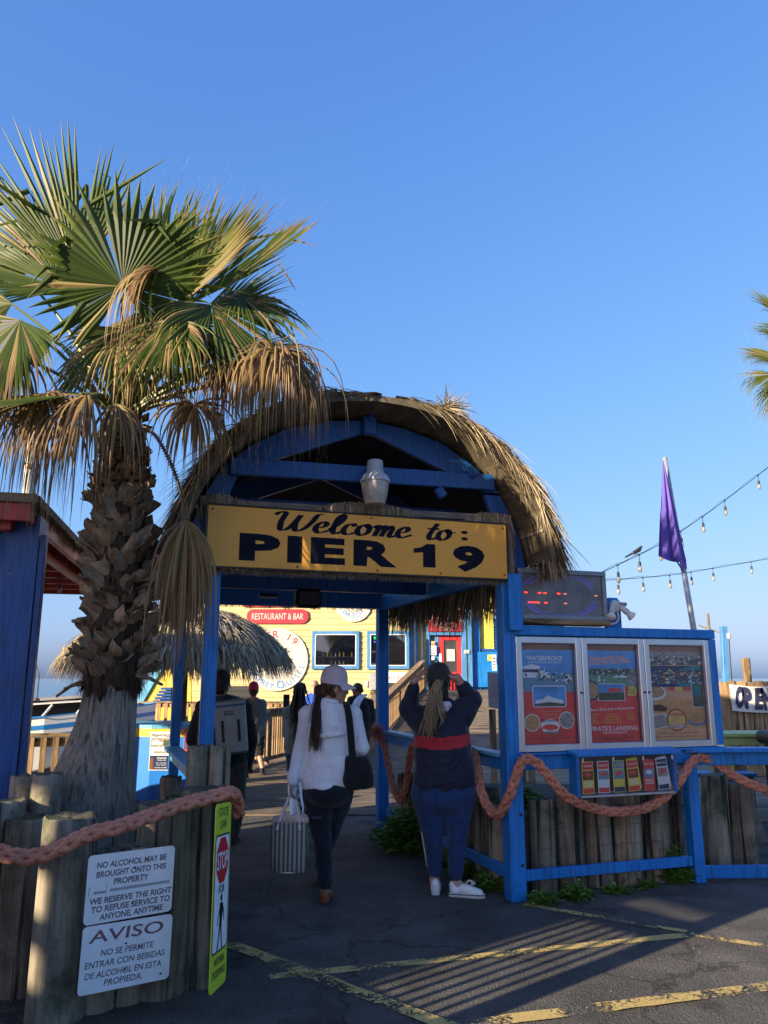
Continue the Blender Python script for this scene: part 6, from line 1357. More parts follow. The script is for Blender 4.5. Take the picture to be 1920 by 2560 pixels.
mb = MB(); mb.tube(crom([hL+V(-.135, -.0, .02), kL+V(-.092, 0, .05), aL+V(-.055, 0, .09)], 6), .006, 6); mb.build('side_stripe', WHITE, pB, smooth=True)
shoe(pB, aL+V(.0, -.06, -.09), (.10, 1, 0), WHITE, RUBBER, .25, .09); s2 = shoe(pB, aR+V(-.045, .0, -.09), (1, -.22, 0), WHITE, RUBBER, .255, .09)
mb = MB(); q = aR+V(.075, -.03, .0); mb.tube(crom([q, q+V(.02, -.03, .03), q+V(.06, -.04, .012), q+V(.03, -.03, 0)], 6), .0035, 5); mb.tube(crom([q, q+V(.02, .02, .02), q+V(.05, .02, -.005)], 6), .0035, 5); mb.build('shoelace', WHITE, s2)
for z in (.0, .0):
    mb = MB(); mb.tube([aR+V(-.05+.26*t-.0, -.055-.045*t, -.067) for t in (0, .5, 1)], .0028, 5); mb.build('sole_line', NAVY, s2); break
cap(pB, hc+V(0, 0, .048), V(.12, 1, .04), OLIVE, 1.06)
shaped('hair', [E_(PB_(0, -.018, .015), (.085, .092, .080), fB.cross(V(0, 0, 1)), fB), E_(PB_(0, -.06, -.05), (.075, .045, .06), fB.cross(V(0, 0, 1)), fB), cone(PB_(.03, -.05, -.05), PB_(.035, -.05, -.12), .05, .035)], .01, DKHAIR, pB, 4)
strands(pB, 'ponytail', [PB_(0, -.10, .03), PB_(.0, -.145, .02), a(1086, 1735, -.14), a(1078, 1775, -.17), a(1072, 1810, -.175), a(1068, 1835, -.165)], BLOND, 190, .0052, 5, .017, .010, (.6, 1.05))
strands(pB, 'loose_lock', [PB_(.02, -.10, -.05), a(1100, 1765, -.16), a(1106, 1790, -.175), a(1106, 1803, -.17)], BLOND, 22, .005, 6, .024, .02, (.7, 1.05))
shaped('hood_lining', [cone(a(1090, 1768, -.12), a(1118, 1762, -.12), .03, .032), E_(a(1108, 1775, -.13), (.05, .03, .018))], .009, plain('pale_lining', (.5, .52, .58), .8), pB, 3, folds(20, 20, 20, .012, 2))
for r_, o_ in ((.034, -.005), (.034, .012)): mb = MB(); e1 = dL.orthogonal().normalized(); e2 = dL.cross(e1); mb.tube([wL-dL*o_*1.0+e1*r_*math.cos(2*math.pi*k/14)+e2*r_*math.sin(2*math.pi*k/14) for k in range(15)], .004, 5); mb.build('bracelet', BLACK if o_ > 0 else ALU, pB, smooth=True)

# ---- simpler helper for the people further in
def figure(label, Y, feet, headpx, face, J, mats, s=1.0, hair=None, capm=None, vox=.014, shoes=None, bare_legs=False, long_hair=None, coat_len=None):
    P0 = lambda x, y, d=0.0: at(x, y, Y+d)
    f0 = P0(*feet); f0.z = 0; t = thing('person', label, 'person', tuple(f0)); hc = P0(*headpx); fv = Vector(face).normalized(); hp, PP = head(hc, fv, s=s)
    j = {k: P0(*v) for k, v in J.items()}; nk = hc+V(0, -.01, -.13*s)
    bw = j.get('bw', None)
    body = hp+[cone(nk, j['chest'], .06*s, .11*s), cone(j['chest'], j['hip'], .12*s, .13*s), cone(j['sL'], j['eL'], .05*s, .042*s), cone(j['eL'], j['wL'], .042*s, .028*s), cone(j['sR'], j['eR'], .05*s, .042*s), cone(j['eR'], j['wR'], .042*s, .028*s), cone(j['sL'], j['sR'], .06*s, .06*s)]
    for sd in 'LR':
        if 'k'+sd in j: body += [cone(j['h'+sd], j['k'+sd], .08*s, .056*s), cone(j['k'+sd], j['a'+sd], .056*s, .038*s), cone(j['a'+sd], j['a'+sd]+V(fv.x*.1, fv.y*.1, -.05), .036*s, .03*s)]
        d = (j['w'+sd]-j['e'+sd]).normalized(); body += hand(j['w'+sd], d, (0, .4, -.6), s, .5)
    shaped('body', body, vox*.8, mats['skin'], t, 4)
    W_ = mats.get('fat', 1.0)
    top = [cone(nk+V(0, 0, -.02), j['chest'], .07*s, .135*s*W_), cone(j['chest']+V(-.05*W_, 0, 0), j['hip']+V(-.05*W_, 0, .04), .13*s*W_, .14*s*W_), cone(j['chest']+V(.05*W_, 0, 0), j['hip']+V(.05*W_, 0, .04), .13*s*W_, .14*s*W_), cone(j['chest'], j['hip'], .14*s*W_, .15*s*W_), cone(j['sL'], j['sR'], .085*s, .085*s), cone(nk, j['sL'], .055*s, .075*s), cone(nk, j['sR'], .055*s, .075*s)]
    for sd in 'LR': top += [cone(j['s'+sd], j['e'+sd], .08*s, .066*s), cone(j['e'+sd], j['w'+sd], .064*s, .046*s)]
    if coat_len: top += [cone(j['hip']+V(0, 0, .04), j['hip']+V(0, 0, -coat_len), .16*s*W_, .165*s*W_)]
    shaped(mats.get('topname', 'jacket'), top, vox, mats['top'], t, 4, folds(7, 6, 8, .014, len(label), .003))
    if 'kL' in j:
        end = .0 if not bare_legs else .5
        lg = [cone(j['hL'], j['hR'], .12*s*W_, .12*s*W_), E_(j['hip']+V(0, 0, -.04), (.15*s*W_, .12*s*W_, .10*s))]
        for sd in 'LR':
            lg.append(cone(j['h'+sd], j['k'+sd], .11*s*W_, .082*s*W_))
            if not bare_legs: lg.append(cone(j['k'+sd], j['a'+sd]+V(0, 0, .03), .08*s*W_, .062*s))
        shaped('trousers' if not bare_legs else 'shorts', lg, vox, mats['legs'], t, 4, folds(9, 9, 12, .012, 3))
        for sd in 'LR':
            an_ = j['a'+sd]; shoe(t, V(an_.x-fv.x*.05, an_.y-fv.y*.05, max(0, an_.z-.09)), (fv.x, fv.y, 0), mats['shoe'], mats.get('sole', SOLE_B), .27*s, .095*s)
    if hair: shaped('hair', [E_(PP(0, -.02, .025), (.082*s, .092*s, .082*s), fv.cross(V(0, 0, 1)), fv), E_(PP(0, -.06, -.03), (.068*s, .045*s, .05*s))], .012, hair, t, 4)
    if long_hair: strands(t, 'long_hair', [P0(*q) for q in long_hair[0]], hair, long_hair[1], .014, 3, long_hair[2], .012)
    if capm: cap(t, hc+V(0, 0, .046*s), fv, capm, s)
    if not capm: eyes(t, PP, s)
    return t, P0, PP
DGREY = cloth('charcoal_fleece', (.018, .018, .02), var=.2); GREEN_G = cloth('grey_green_jacket', (.13, .14, .125), var=.12); KHAKI = cloth('dark_khaki', (.05, .048, .04), var=.15); MAG = cloth('magenta_cap', (.62, .03, .13), var=.08); BLKC = cloth('black_cotton', (.012, .012, .014), var=.2); POLO = cloth('royal_blue_polo', (.02, .07, .36), var=.1); TEALJ = cloth('grey_teal_jacket', (.16, .20, .20), var=.14)
JB = dict(chest=(553, 1780, 0), hip=(556, 1900, 0), sL=(508, 1770, 0), sR=(610, 1770, .02), eL=(480, 1850, .02), wL=(500, 1905, .25), eR=(628, 1850, .02), wR=(618, 1915, .12), hL=(530, 1915, 0), hR=(580, 1915, 0), kL=(528, 2005, .08), kR=(585, 2008, .02), aL=(530, 2095, .02), aR=(582, 2098, .0))
tB, P0, PP = figure('large man in dark jacket and cap wearing a cooler backpack', 8.0, (560, 2112), (552, 1718), (.05, 1, 0), JB, dict(skin=SKIN2, top=DGREY, legs=KHAKI, shoe=STEEL, fat=1.28), 1.05, hair=DKHAIR, capm=cloth('brown_cap', (.035, .025, .02), var=.2))
# cooler backpack
bc = at(572, 1815, 7.70); ck = thing('cooler_backpack', 'pale grey hard cooler backpack with blue zip on the large man', 'backpack', tuple(bc))
e1 = V(.985, .12, .10).normalized(); e3 = V(-.10, -.06, 1).normalized(); e3 = (e3-e1*e3.dot(e1)).normalized(); e2 = e3.cross(e1)
KC = plain('cooler_grey', (.33, .33, .31), .6, var=.05); KD = plain('cooler_dark_trim', (.07, .08, .09), .6)
hw, hh = .175, .245
def rbox(z0, z1, sx, m, nm, par, r=.05, dp=.17, oy=0): mb = MB(); mb.prism(rrect(-sx, -dp+oy, sx, oy, r), bc+e3*z0, e1, e2, z1-z0); return mb.build(nm, m, par, auto=40)
rbox(-hh+.02, hh-.05, hw, KC, 'case', ck); rbox(-hh, -hh+.018, hw-.003, KD, 'base', ck); rbox(hh-.032, hh-.004, hw-.002, KC, 'lid', ck); rbox(hh-.049, hh-.033, hw+.002, plain('zip_blue', (.02, .08, .32), .5), 'zip', ck); rbox(hh-.003, hh+.006, hw-.01, KD, 'lid_trim', ck)
for x in (-.13, -.045, .105):
    mb = MB(); mb.box(bc+e1*x+e2*(-.173)+e3*(-.03 if x > -.1 else -.08), (.026, .008, .20), e1, e2, e3, ch=.002); mb.build('webbing_strip', BLACK, ck)
mb = MB(); mb.box(bc+e1*.02+e2*(-.172)+e3*.135, (.085, .006, .040), e1, e2, e3, ch=.002); o = mb.build('badge', plain('badge_grey', (.09, .09, .095), .5), ck); mb = MB(); put_text(mb, 'YETI', bc+e1*.02+e2*(-.1755)+e3*.123, e1, e3, .024, .068, .03, lift=.0008); mb.build('lettering', KC, o)
for x in (-.09, .09): mb = MB(); mb.tube(crom([bc+e1*x+e3*.2, bc+e1*x+e2*.06+e3*.26, bc+e1*x*1.15+e2*.22+e3*.22, bc+e1*x*1.2+e2*.26+e3*.02], 6), .016, 6, flat=.4); mb.build('strap', BLACK, ck, smooth=True)
mb = MB(); mb.tube(crom([bc+e1*-.05+e3*.25, bc+e1*.0+e3*.29, bc+e1*.07+e3*.25], 6), .007, 6); mb.build('grab_handle', BLACK, ck, smooth=True)
JR = dict(chest=(632, 1772, 0), hip=(638, 1830, 0), sL=(612, 1760, 0), sR=(655, 1760, 0), eL=(606, 1800, 0), wL=(612, 1835, .12), eR=(660, 1800, .02), wR=(657, 1832, .1), hL=(630, 1845, 0), hR=(646, 1845, 0), kL=(628, 1886, .15), kR=(648, 1884, .0), aL=(626, 1925, .15), aR=(656, 1921, -.12))
figure('person in pink cap, grey-green jacket and shorts walking away along the deck', 13.5, (650, 1937), (634, 1729), (-.15, 1, 0), JR, dict(skin=SKIN2, top=GREEN_G, legs=BLKC, shoe=BLKC), .98, hair=BRHAIR, capm=MAG, bare_legs=True, vox=.016, coat_len=.12)
JP = dict(chest=(752, 1790, 0), hip=(750, 1875, 0), sL=(722, 1782, 0), sR=(778, 1782, .02), eL=(716, 1832, .12), wL=(716, 1782, .26), eR=(782, 1830, .1), wR=(735, 1800, .28), hL=(738, 1890, 0), hR=(764, 1890, 0), kL=(735, 1965, .08), kR=(768, 1965, .05), aL=(740, 2048, .0), aR=(768, 2045, .05))
tP, P0, PP = figure('long-haired woman in grey-green jacket holding up a phone', 9.3, (752, 2060), (749, 1728), (-.25, 1, 0), JP, dict(skin=SKIN, top=TEALJ, legs=DENIM, shoe=STEEL), .98, hair=DKHAIR, vox=.014, long_hair=([(750, 1716, -.10), (750, 1740, -.13), (750, 1770, -.15), (752, 1800, -.15), (752, 1815, -.14)], 110, .045))
ph = at(716, 1752, 9.52); mb = MB(); mb.box(ph, (.075, .009, .15), V(.96, .25, 0).normalized(), V(-.25, .96, 0).normalized(), None, ch=.004); o = solo(mb, 'phone', BLACK, 'dark phone held up by the long-haired woman', 'phone', tuple(ph)); mb = MB(); mb.box(ph+V(.0025, -.0055, 0), (.066, .001, .135), V(.96, .25, 0).normalized(), V(-.25, .96, 0).normalized()); mb.build('screen', plain('phone_screen', (.03, .04, .06), .1), o)
JM = dict(chest=(785, 1765, 0), hip=(786, 1812, 0), sL=(768, 1750, 0), sR=(806, 1752, 0), eL=(764, 1782, 0), wL=(774, 1806, .12), eR=(812, 1780, 0), wR=(806, 1800, .15), hL=(780, 1822, 0), hR=(795, 1822, 0), kL=(778, 1855, .02), kR=(795, 1855, .06), aL=(778, 1888, .0), aR=(796, 1888, .05))
figure('balding man in royal blue polo standing near the yellow wall', 16.0, (787, 1895), (787, 1714), (.5, .85, 0), JM, dict(skin=SKIN, top=POLO, legs=KHAKI, shoe=BLKC, topname='shirt'), 1.02, hair=None, vox=.018)
JD = dict(chest=(898, 1770, 0), hip=(900, 1825, 0), sL=(878, 1752, -.05), sR=(924, 1758, .05), eL=(872, 1788, -.1), wL=(884, 1815, -.2), eR=(932, 1795, .05), wR=(922, 1822, -.05), hL=(890, 1836, 0), hR=(910, 1836, 0), kL=(888, 1872, .02), kR=(908, 1872, .05), aL=(888, 1908, .0), aR=(908, 1908, .05))
tD, P0, PP = figure('woman in black jacket and white scarf facing sideways by the ramp rail', 14.6, (897, 1916), (893, 1722), (-.95, .25, 0), JD, dict(skin=SKIN_D, top=BLKC, legs=BLKC, shoe=BLKC, fat=1.12), 1.0, hair=DKHAIR, vox=.016)
mb = MB(); c_ = crom([at(905, 1738, 14.50), at(893, 1750, 14.38), at(884, 1770, 14.33), at(878, 1795, 14.34), at(876, 1812, 14.36)], 6)
mb.tube(c_, [.05, *([.06]*(len(c_)-2)), .05], 8, flat=.4); mb.tube([p+V(.07, -.02, .01) for p in c_[:16]], .045, 8, flat=.4); mb.build('scarf', photo_mat('scarf_print', [(.3, (.05, .05, .1)), (.5, (.5, .5, .52)), (.7, (.7, .7, .7))], 30, (1, 1, 1)), tD, smooth=True)
# ---------------------------------------------------------------- the yellow restaurant at the end of the deck
yb = thing('restaurant', 'long yellow boarded restaurant with blue trimmed windows at the end of the deck', 'building', (-2.4, 22, 0))
X0, X1, YB = -5.56, .72, 22.0
mb = MB(); mb.box(((X0+X1)/2, YB+4.1, 2.3), (X1-X0-.02, 8, 4.6)); mb.build('wall', YELLOW_SIDING, yb)
mb = MB(); mb.add([(X0, YB+.012, 0), (X1, YB+.012, 0), (X0, YB-.022, .012), (X1, YB-.022, .012), (X0, YB-.004, .172), (X1, YB-.004, .172), (X0, YB+.012, .172), (X1, YB+.012, .172)], [(0, 1, 3, 2), (2, 3, 5, 4), (4, 5, 7, 6), (0, 2, 4, 6), (1, 7, 5, 3)])
b0 = mb.build('siding_board', YELLOW_SIDING, yb); b0.location = (0, 0, .05)
for i in range(1, 26): inst(b0, yb, (0, 0, .05+.168*i))
mb = MB(); mb.box((X0+.02, YB-.03, 2.3), (.09, .05, 4.6), ch=.004); mb.build('corner_board', YELLOW_SIDING, yb)
mb = MB(); mb.box(((X0+X1)/2, YB+3.9, 4.68), (X1-X0+.5, 9, .14), ch=.01); mb.build('roof', GALV, yb)
def window(par, x0, x1, z0, z1, y, tr=.085, bottles=True, seed=1):
    f = MB()
    for p, q in (((x0, z0-tr/2), (x1, z0-tr/2)), ((x0, z1+tr/2), (x1, z1+tr/2))): f.bar((p[0]-tr, y-.055, p[1]), (q[0]+tr, y-.055, q[1]), .07, tr, ch=.004)
    w_ = f.build('window', WINDOW_BLUE, par)
    for xx in (x0-tr/2, x1+tr/2): mb = MB(); mb.bar((xx, y-.056, z0), (xx, y-.056, z1), tr, .07, (0, 1, 0), ch=.004); mb.build('casing', WINDOW_BLUE, w_)
    mb = MB()
    for p, q in (((x0, z0+.012), (x1, z0+.012)), ((x0, z1-.012), (x1, z1-.012))): mb.bar((p[0], y-.06, p[1]), (q[0], y-.06, q[1]), .05, .024)
    for xx in (x0+.012, x1-.012): mb.bar((xx, y-.061, z0+.024), (xx, y-.061, z1-.024), .024, .05, (0, 1, 0))
    mb.build('sash', WHITE, w_)
    mb = MB(); mb.box(((x0+x1)/2, y-.024, (z0+z1)/2), (x1-x0, .006, z1-z0)); mb.build('dark_interior', DARKGLASS, w_)
    mb = MB(); mb.box(((x0+x1)/2, y-.078, (z0+z1)/2), (x1-x0-.04, .004, z1-z0-.04)); mb.build('pane', WPANE, w_)
    if bottles:
        rr = random.Random(seed)
        for zz in (z0+.05, z0+.26):
            mb = MB(); mb.box(((x0+x1)/2, y-.045, zz-.008), (x1-x0-.12, .035, .014)); mb.build('shelf', WOODG, w_)
            n = 9
            for k in range(n):
                if rr.random() < .2: continue
                bx = x0+.12+(x1-x0-.24)*k/(n-1); h = rr.uniform(.08, .14); mb = MB(); mb.lathe([(.018, 0), (.018, h*.6), (.007, h*.75), (.007, h)], 8, (bx, y-.05, zz)); mb.build('bottle', [P_YEL, P_WHITE, P_BROWN, P_GREEN][rr.randrange(4)], w_)
    return w_
WPANE = glassy('window_glass', (.97, .98, 1), .28, .01)
for x0, x1, sd in ((-1.94, -.78, 1), (-5.42, -4.42, 2)): window(yb, x0, x1, 1.92, 2.80, YB, seed=sd)
w2 = window(yb, -.39, .62, 1.92, 2.80, YB, bottles=False)
mb = MB(); put_text(mb, 'Osprey', (-.17, YB-.05, 2.66), (1, 0, 0), (0, 0, 1), .07, .24, .01); mb.build('green_neon', glow('green_neon', (.02, .8, .15), 1.6), w2)
mb = MB(); put_text(mb, 'cruises', (-.17, YB-.05, 2.57), (1, 0, 0), (0, 0, 1), .05, .24, .01); mb.build('violet_neon', glow('violet_neon', (.15, .12, .8), 1.6), w2)
mb = MB()
for k in range(9): mb.box((.16+.05*k, YB-.045, 2.25), (.028, .02, .66))
mb.build('blind', WOODG, w2, kind='stuff')
def wall_sign(name, label, pts, o, th, mats): t = thing(name, label, 'sign', tuple(o)); mb = MB(); mb.prism(pts, V(*o)-V(0, -.0, 0), (1, 0, 0), (0, 0, 1), th); mb.build('board', mats, t); return t
ys = YB-.03
t = wall_sign('wall_sign', 'red round-ended RESTAURANT & BAR board on the yellow wall', rrect(-.875, -.20, .875, .20, .195, 8), (-3.015, ys, 3.30), .04, REDS)
mb = MB(); put_text(mb, 'RESTAURANT & BAR', (-3.015, ys-.04, 3.21), (1, 0, 0), (0, 0, 1), .185, 1.46, .004, lift=.003); mb.build('lettering', CREAM, t)
t = wall_sign('wall_sign', 'red board on the yellow wall above the restaurant and bar board', rrect(-1.1, -.26, 1.1, .26, .05), (-2.9, ys, 3.83), .04, REDS)
mb = MB(); put_text(mb, 'PIER 19', (-2.9, ys-.04, 3.69), (1, 0, 0), (0, 0, 1), .28, 1.6, .02, lift=.003); mb.build('lettering', CREAM, t)
oc = V(-3.0, ys, 2.10)
t = wall_sign('wall_sign', 'large round cream Osprey Cruises board with bird sketch on the yellow wall', ell(0, 0, .865, .865, 48), tuple(oc), .035, CREAM)
mb = MB(); arc_text(mb, 'OSPREY', oc+V(0, -.035, 0), (1, 0, 0), (0, 0, 1), .80, 205, 266, .155, lift=.003, bold=.012, big=1.4); arc_text(mb, 'CRUISES', oc+V(0, -.035, 0), (1, 0, 0), (0, 0, 1), .80, 273, 348, .155, lift=.003, bold=.012, big=1.4); mb.build('lettering', BLUEL, t)
mb = MB(); arc_text(mb, 'PIER 19', oc+V(0, -.035, 0), (1, 0, 0), (0, 0, 1), .60, 150, 38, .21, inward=False, lift=.003, bold=.01); mb.build('red_lettering', REDS, t)
mb = MB(); o = oc+V(0, -.039, 0)
for st in ([(-.48, -.20), (-.25, -.05), (-.02, .06), (.1, .0), (.3, -.03), (.46, .02)], [(-.48, -.20), (-.3, -.16), (-.12, -.10), (.0, -.04), (.1, .0)], [(-.35, -.13), (-.2, -.02), (-.05, .04)], [(-.02, .06), (.06, .14), (.22, .2), (.4, .22)], [(.0, -.04), (-.06, -.16), (-.12, -.28)], [(.06, -.06), (.02, -.18), (-.02, -.30)], [(-.12, -.28), (-.17, -.33)], [(-.12, -.28), (-.09, -.34)], [(.1, .0), (.16, -.12), (.3, -.16)]):
    g = crom([V(x, 0, z) for x, z in st], 5); mb.add([o+p+V(0, 0, s*.009) for p in g for s in (1, -1)], [(2*i, 2*i+1, 2*i+3, 2*i+2) for i in range(len(g)-1)])
mb.build('bird_sketch', STEEL, t)
dc_ = V(-.87, ys, 3.66)
t = wall_sign('wall_sign', 'smaller round white dolphin watch board high between the two windows', ell(0, 0, .52, .52, 40), tuple(dc_), .035, CREAM)
mb = MB(); arc_text(mb, 'WATCH', dc_+V(0, -.035, 0), (1, 0, 0), (0, 0, 1), .40, 218, 322, .13, lift=.003, bold=.01); arc_text(mb, 'DOLPHIN', dc_+V(0, -.035, 0), (1, 0, 0), (0, 0, 1), .36, 150, 30, .12, inward=False, lift=.003, bold=.01); mb.build('lettering', BLUEL, t)
mb = MB(); g = ell(0, 0, .25, .25, 30); mb.add([dc_+V(x*s, -.038, z*s) for x, z in g for s in (1, .94)], [(2*i, 2*((i+1) % 30), 2*((i+1) % 30)+1, 2*i+1) for i in range(30)]); mb.build('ring', NAVY, t)
bx = at(940, 1704, 21.8); t = thing('utility_box', 'grey electrical box with loose wires on the yellow wall right of the window', 'electrical box', tuple(bx))
mb = MB(); mb.box(bx, (.36, .3, .46), ch=.015); mb.build('housing', GALV, t); mb = MB(); mb.box(bx+V(-.26, .1, -.05), (.09, .1, .18), ch=.01); mb.build('switch', GALV, t)
mb = MB()
for k in range(4): mb.tube(crom([bx+V(-.1+.08*k, .05, -.22), bx+V(-.2+.13*k, .05, -.45), bx+V(-.05+.06*k, .05, -.75), bx+V(.2-.1*k, .05, -1.0)], 5), .009, 5)
mb.build('wires', BLACK, t, kind='stuff')
p = at(990, 1694, 20.6); t = thing('notice_board', 'white board with red word ending in ddy beside the ramp rail', 'sign', (p.x, p.y, 1.3)); mb = MB(); mb.box(p, (.62, .02, .26), ch=.003); mb.build('panel', SIGNW, t); mb = MB(); put_text(mb, 'addy', p+V(-.02, -.010, -.04), (1, 0, 0), (0, 0, 1), .11, .42, .004, lift=.002); mb.build('lettering', plain('orange_red_lettering', (.6, .08, .04), .5), t); mb = MB(); mb.bar((p.x-.29, p.y+.03, .1), (p.x-.29, p.y+.03, p.z), .03, .03); mb.build('post', WHITE, t)

# entrance bay with the red door
eb = thing('entrance_bay', 'yellow and blue entrance bay with a red door at the head of the ramp', 'entrance', at(1115, 1725, 22.65))
def strip(x0, x1, y0, y1, Y, m, nm, dp=.05): a_, b_ = at(x0, y1, Y), at(x1, y0, Y); mb = MB(); mb.box(((a_.x+b_.x)/2, Y, (a_.z+b_.z)/2), (b_.x-a_.x, dp, b_.z-a_.z), ch=.004); return mb.build(nm, m, eb)
mb = MB(); mb.box((1.9, 23.1, 2.8), (2.6, .8, 4.0)); mb.build('wall', LEMON, eb)
for k in range(16):
    strip(1045, 1066, 1500+k*16, 1515.2+k*16, 22.50, LEMON, 'siding_board'); strip(1163, 1172, 1500+k*16, 1515.2+k*16, 22.50, LEMON, 'siding_board')
strip(1020, 1034, 1480, 1760, 22.35, WINDOW_BLUE, 'corner_trim', .08); strip(1034.5, 1039, 1480, 1760, 22.40, CREAM, 'pipe', .06); strip(1039.5, 1044.5, 1480, 1760, 22.42, WINDOW_BLUE, 'trim'); strip(1053, 1056, 1480, 1750, 22.41, CREAM, 'downpipe')
strip(1066.5, 1073, 1560, 1750, 22.45, WINDOW_BLUE, 'door_jamb', .1); strip(1155.5, 1163, 1500, 1730, 22.45, WINDOW_BLUE, 'door_jamb', .1); strip(1172.5, 1177, 1500, 1735, 22.43, WINDOW_BLUE, 'corner_trim', .08); strip(1067, 1155, 1580, 1588, 22.47, WINDOW_BLUE, 'door_head', .1)
strip(1073, 1077, 1588, 1740, 22.55, TEAL, 'sidelight_frame'); strip(1088.5, 1096, 1588, 1740, 22.55, WINDOW_BLUE, 'sidelight_frame'); strip(1077, 1088.5, 1592, 1690, 22.61, DARKGLASS, 'sidelight_pane', .02); strip(1077, 1088.5, 1690, 1740, 22.59, WINDOW_BLUE, 'sidelight_panel')
d = strip(1096.5, 1109, 1588, 1726, 22.57, DOOR_RED, 'door')
for x0, x1, y0, y1 in ((1144, 1155, 1588, 1726), (1109.2, 1143.8, 1588, 1601), (1109.2, 1143.8, 1680, 1726)):
    o = strip(x0, x1, y0, y1, 22.57, DOOR_RED, 'rail'); o.parent = d
o = strip(1109.2, 1143.8, 1601, 1680, 22.59, DARKGLASS, 'pane', .02); o.parent = d
o = strip(1117, 1137, 1623, 1653, 22.56, CREAM, 'paper_notice', .01); o.parent = d
o = strip(1098, 1104, 1634, 1660, 22.53, SIGNW, 'push_plate', .02); o.parent = d
def tiny_sign(x0, x1, y0, y1, Y, m, label, nm='paper_sign', rows=4):
    a_, b_ = at(x0, y1, Y), at(x1, y0, Y); t = thing(nm, label, 'sign', ((a_.x+b_.x)/2, Y, a_.z)); mb = MB(); mb.box(((a_.x+b_.x)/2, Y, (a_.z+b_.z)/2), (b_.x-a_.x, .01, b_.z-a_.z)); mb.build('sheet', m, t)
    w_, h_ = b_.x-a_.x, b_.z-a_.z; mb = MB()
    for k in range(rows): mb.poly(rect(.15*w_, h_*(.12+.2*k), .85*w_, h_*(.2+.2*k)), (a_.x, Y-.006, a_.z), (1, 0, 0), (0, 0, 1), .002)
    mb.build('print', STEEL, t, kind='stuff'); return t
tiny_sign(1073.5, 1090.5, 1614, 1638, 22.45, SIGNW, 'white no-smoking notice beside the red door'); tiny_sign(1078, 1087, 1603, 1612, 22.45, P_ORANGE, 'small pink notice above the no-smoking notice', rows=2); tiny_sign(1079, 1086, 1641, 1650, 22.45, SIGNW, 'small white card below the no-smoking notice', rows=2); tiny_sign(1160, 1173, 1625, 1634, 22.35, CREAM, 'small cream notice on the trim right of the red door', rows=2)
a_, b_ = at(1070, 1579, 22.40), at(1155, 1525, 22.40); t = thing('wall_sign', 'dark red board with pale lettering above the red door', 'sign', ((a_.x+b_.x)/2, 22.40, a_.z)); mb = MB(); mb.box(((a_.x+b_.x)/2, 22.40, (a_.z+b_.z)/2), (b_.x-a_.x, .04, b_.z-a_.z), ch=.005); mb.build('board', plain('dark_red_board', (.33, .03, .035), .5), t)
mb = MB()
for s, px, py in (('OSPREY US', 1112, 1565.5), ('TRIPS', 1114, 1576)): q = at(px, py, 22.37); put_text(mb, s, q, (1, 0, 0), (0, 0, 1), .10, None, .01, .2, lift=.006)
for s, px, py in (('SPORT FISHING', 1112, 1553),): q = at(px, py, 22.37); put_text(mb, s, q, (1, 0, 0), (0, 0, 1), .10, None, .01, .2, lift=.006)
mb.build('lettering', CREAM, t)
bs_ = thing('slatted_screen', 'dark blue slatted screen with an upright-board gate right of the red door', 'screen', at(1207, 1720, 22.45))
def sstrip(x0, x1, y0, y1, Y, m, nm): a_, b_ = at(x0, y1, Y), at(x1, y0, Y); mb = MB(); mb.box(((a_.x+b_.x)/2, Y, (a_.z+b_.z)/2), (b_.x-a_.x, .04, b_.z-a_.z), ch=.004); return mb.build(nm, m, bs_)
for k in range(11): sstrip(1178, 1262, 1546+k*7.6, 1551.5+k*7.6, 22.75, BLUE_DEEP, 'slat')
sstrip(1187, 1198, 1540, 1725, 22.60, BLUE, 'post'); sstrip(1178, 1262, 1622, 1630, 22.65, BLUE_DEEP, 'rail'); sstrip(1178, 1262, 1716, 1724, 22.65, BLUE_DEEP, 'rail')
for k in range(9): sstrip(1179+k*9.2, 1185.5+k*9.2, 1630, 1718, 22.55, BLUE, 'gate_board')
mb = MB(); mb.box((4.0, 23.35, 2.2), (2.8, .2, 2.2)); mb.build('back_panel', BLUE_DEEP, bs_)
tiny_sign(1219, 1230, 1637, 1652, 22.35, P_YEL, 'small yellow notice on the blue gate boards', rows=3); tiny_sign(1230.5, 1240, 1637, 1676, 22.30, SIGNW, 'tall white notice on the blue gate beside the entrance post', rows=4)

# stair wing at the left end
sw = thing('stair', 'yellow stair side with pale blue sloping stringer and blue treads left of the restaurant', 'stairs', at(420, 1790, 20.8))
def pxp(pts, Y): return [(at(x, y, Y).x, at(x, y, Y).z) for x, y in pts]
mb = MB(); mb.prism(pxp([(345, 1800), (480, 1800), (480, 1664), (402, 1664), (352, 1752)], 20.8), (0, 20.8, 0), (1, 0, 0), (0, 0, 1), .08); mb.build('side_wall', plain('stair_yellow', (.62, .42, .06), .6, var=.12), sw)
p, q = at(342, 1768, 20.68), at(404, 1660, 20.68); mb = MB(); mb.bar(p, q, .05, .17, ch=.005); mb.build('stringer', TEAL, sw)
for k in range(5): a_, b_ = at(386+k*5, 1757-k*8, 20.6), at(432, 1750-k*8, 20.6); mb = MB(); mb.box(((a_.x+b_.x)/2, 20.55, (a_.z+b_.z)/2), (b_.x-a_.x, .25, .06), ch=.004); mb.build('tread', BLUE_DEEP, sw)

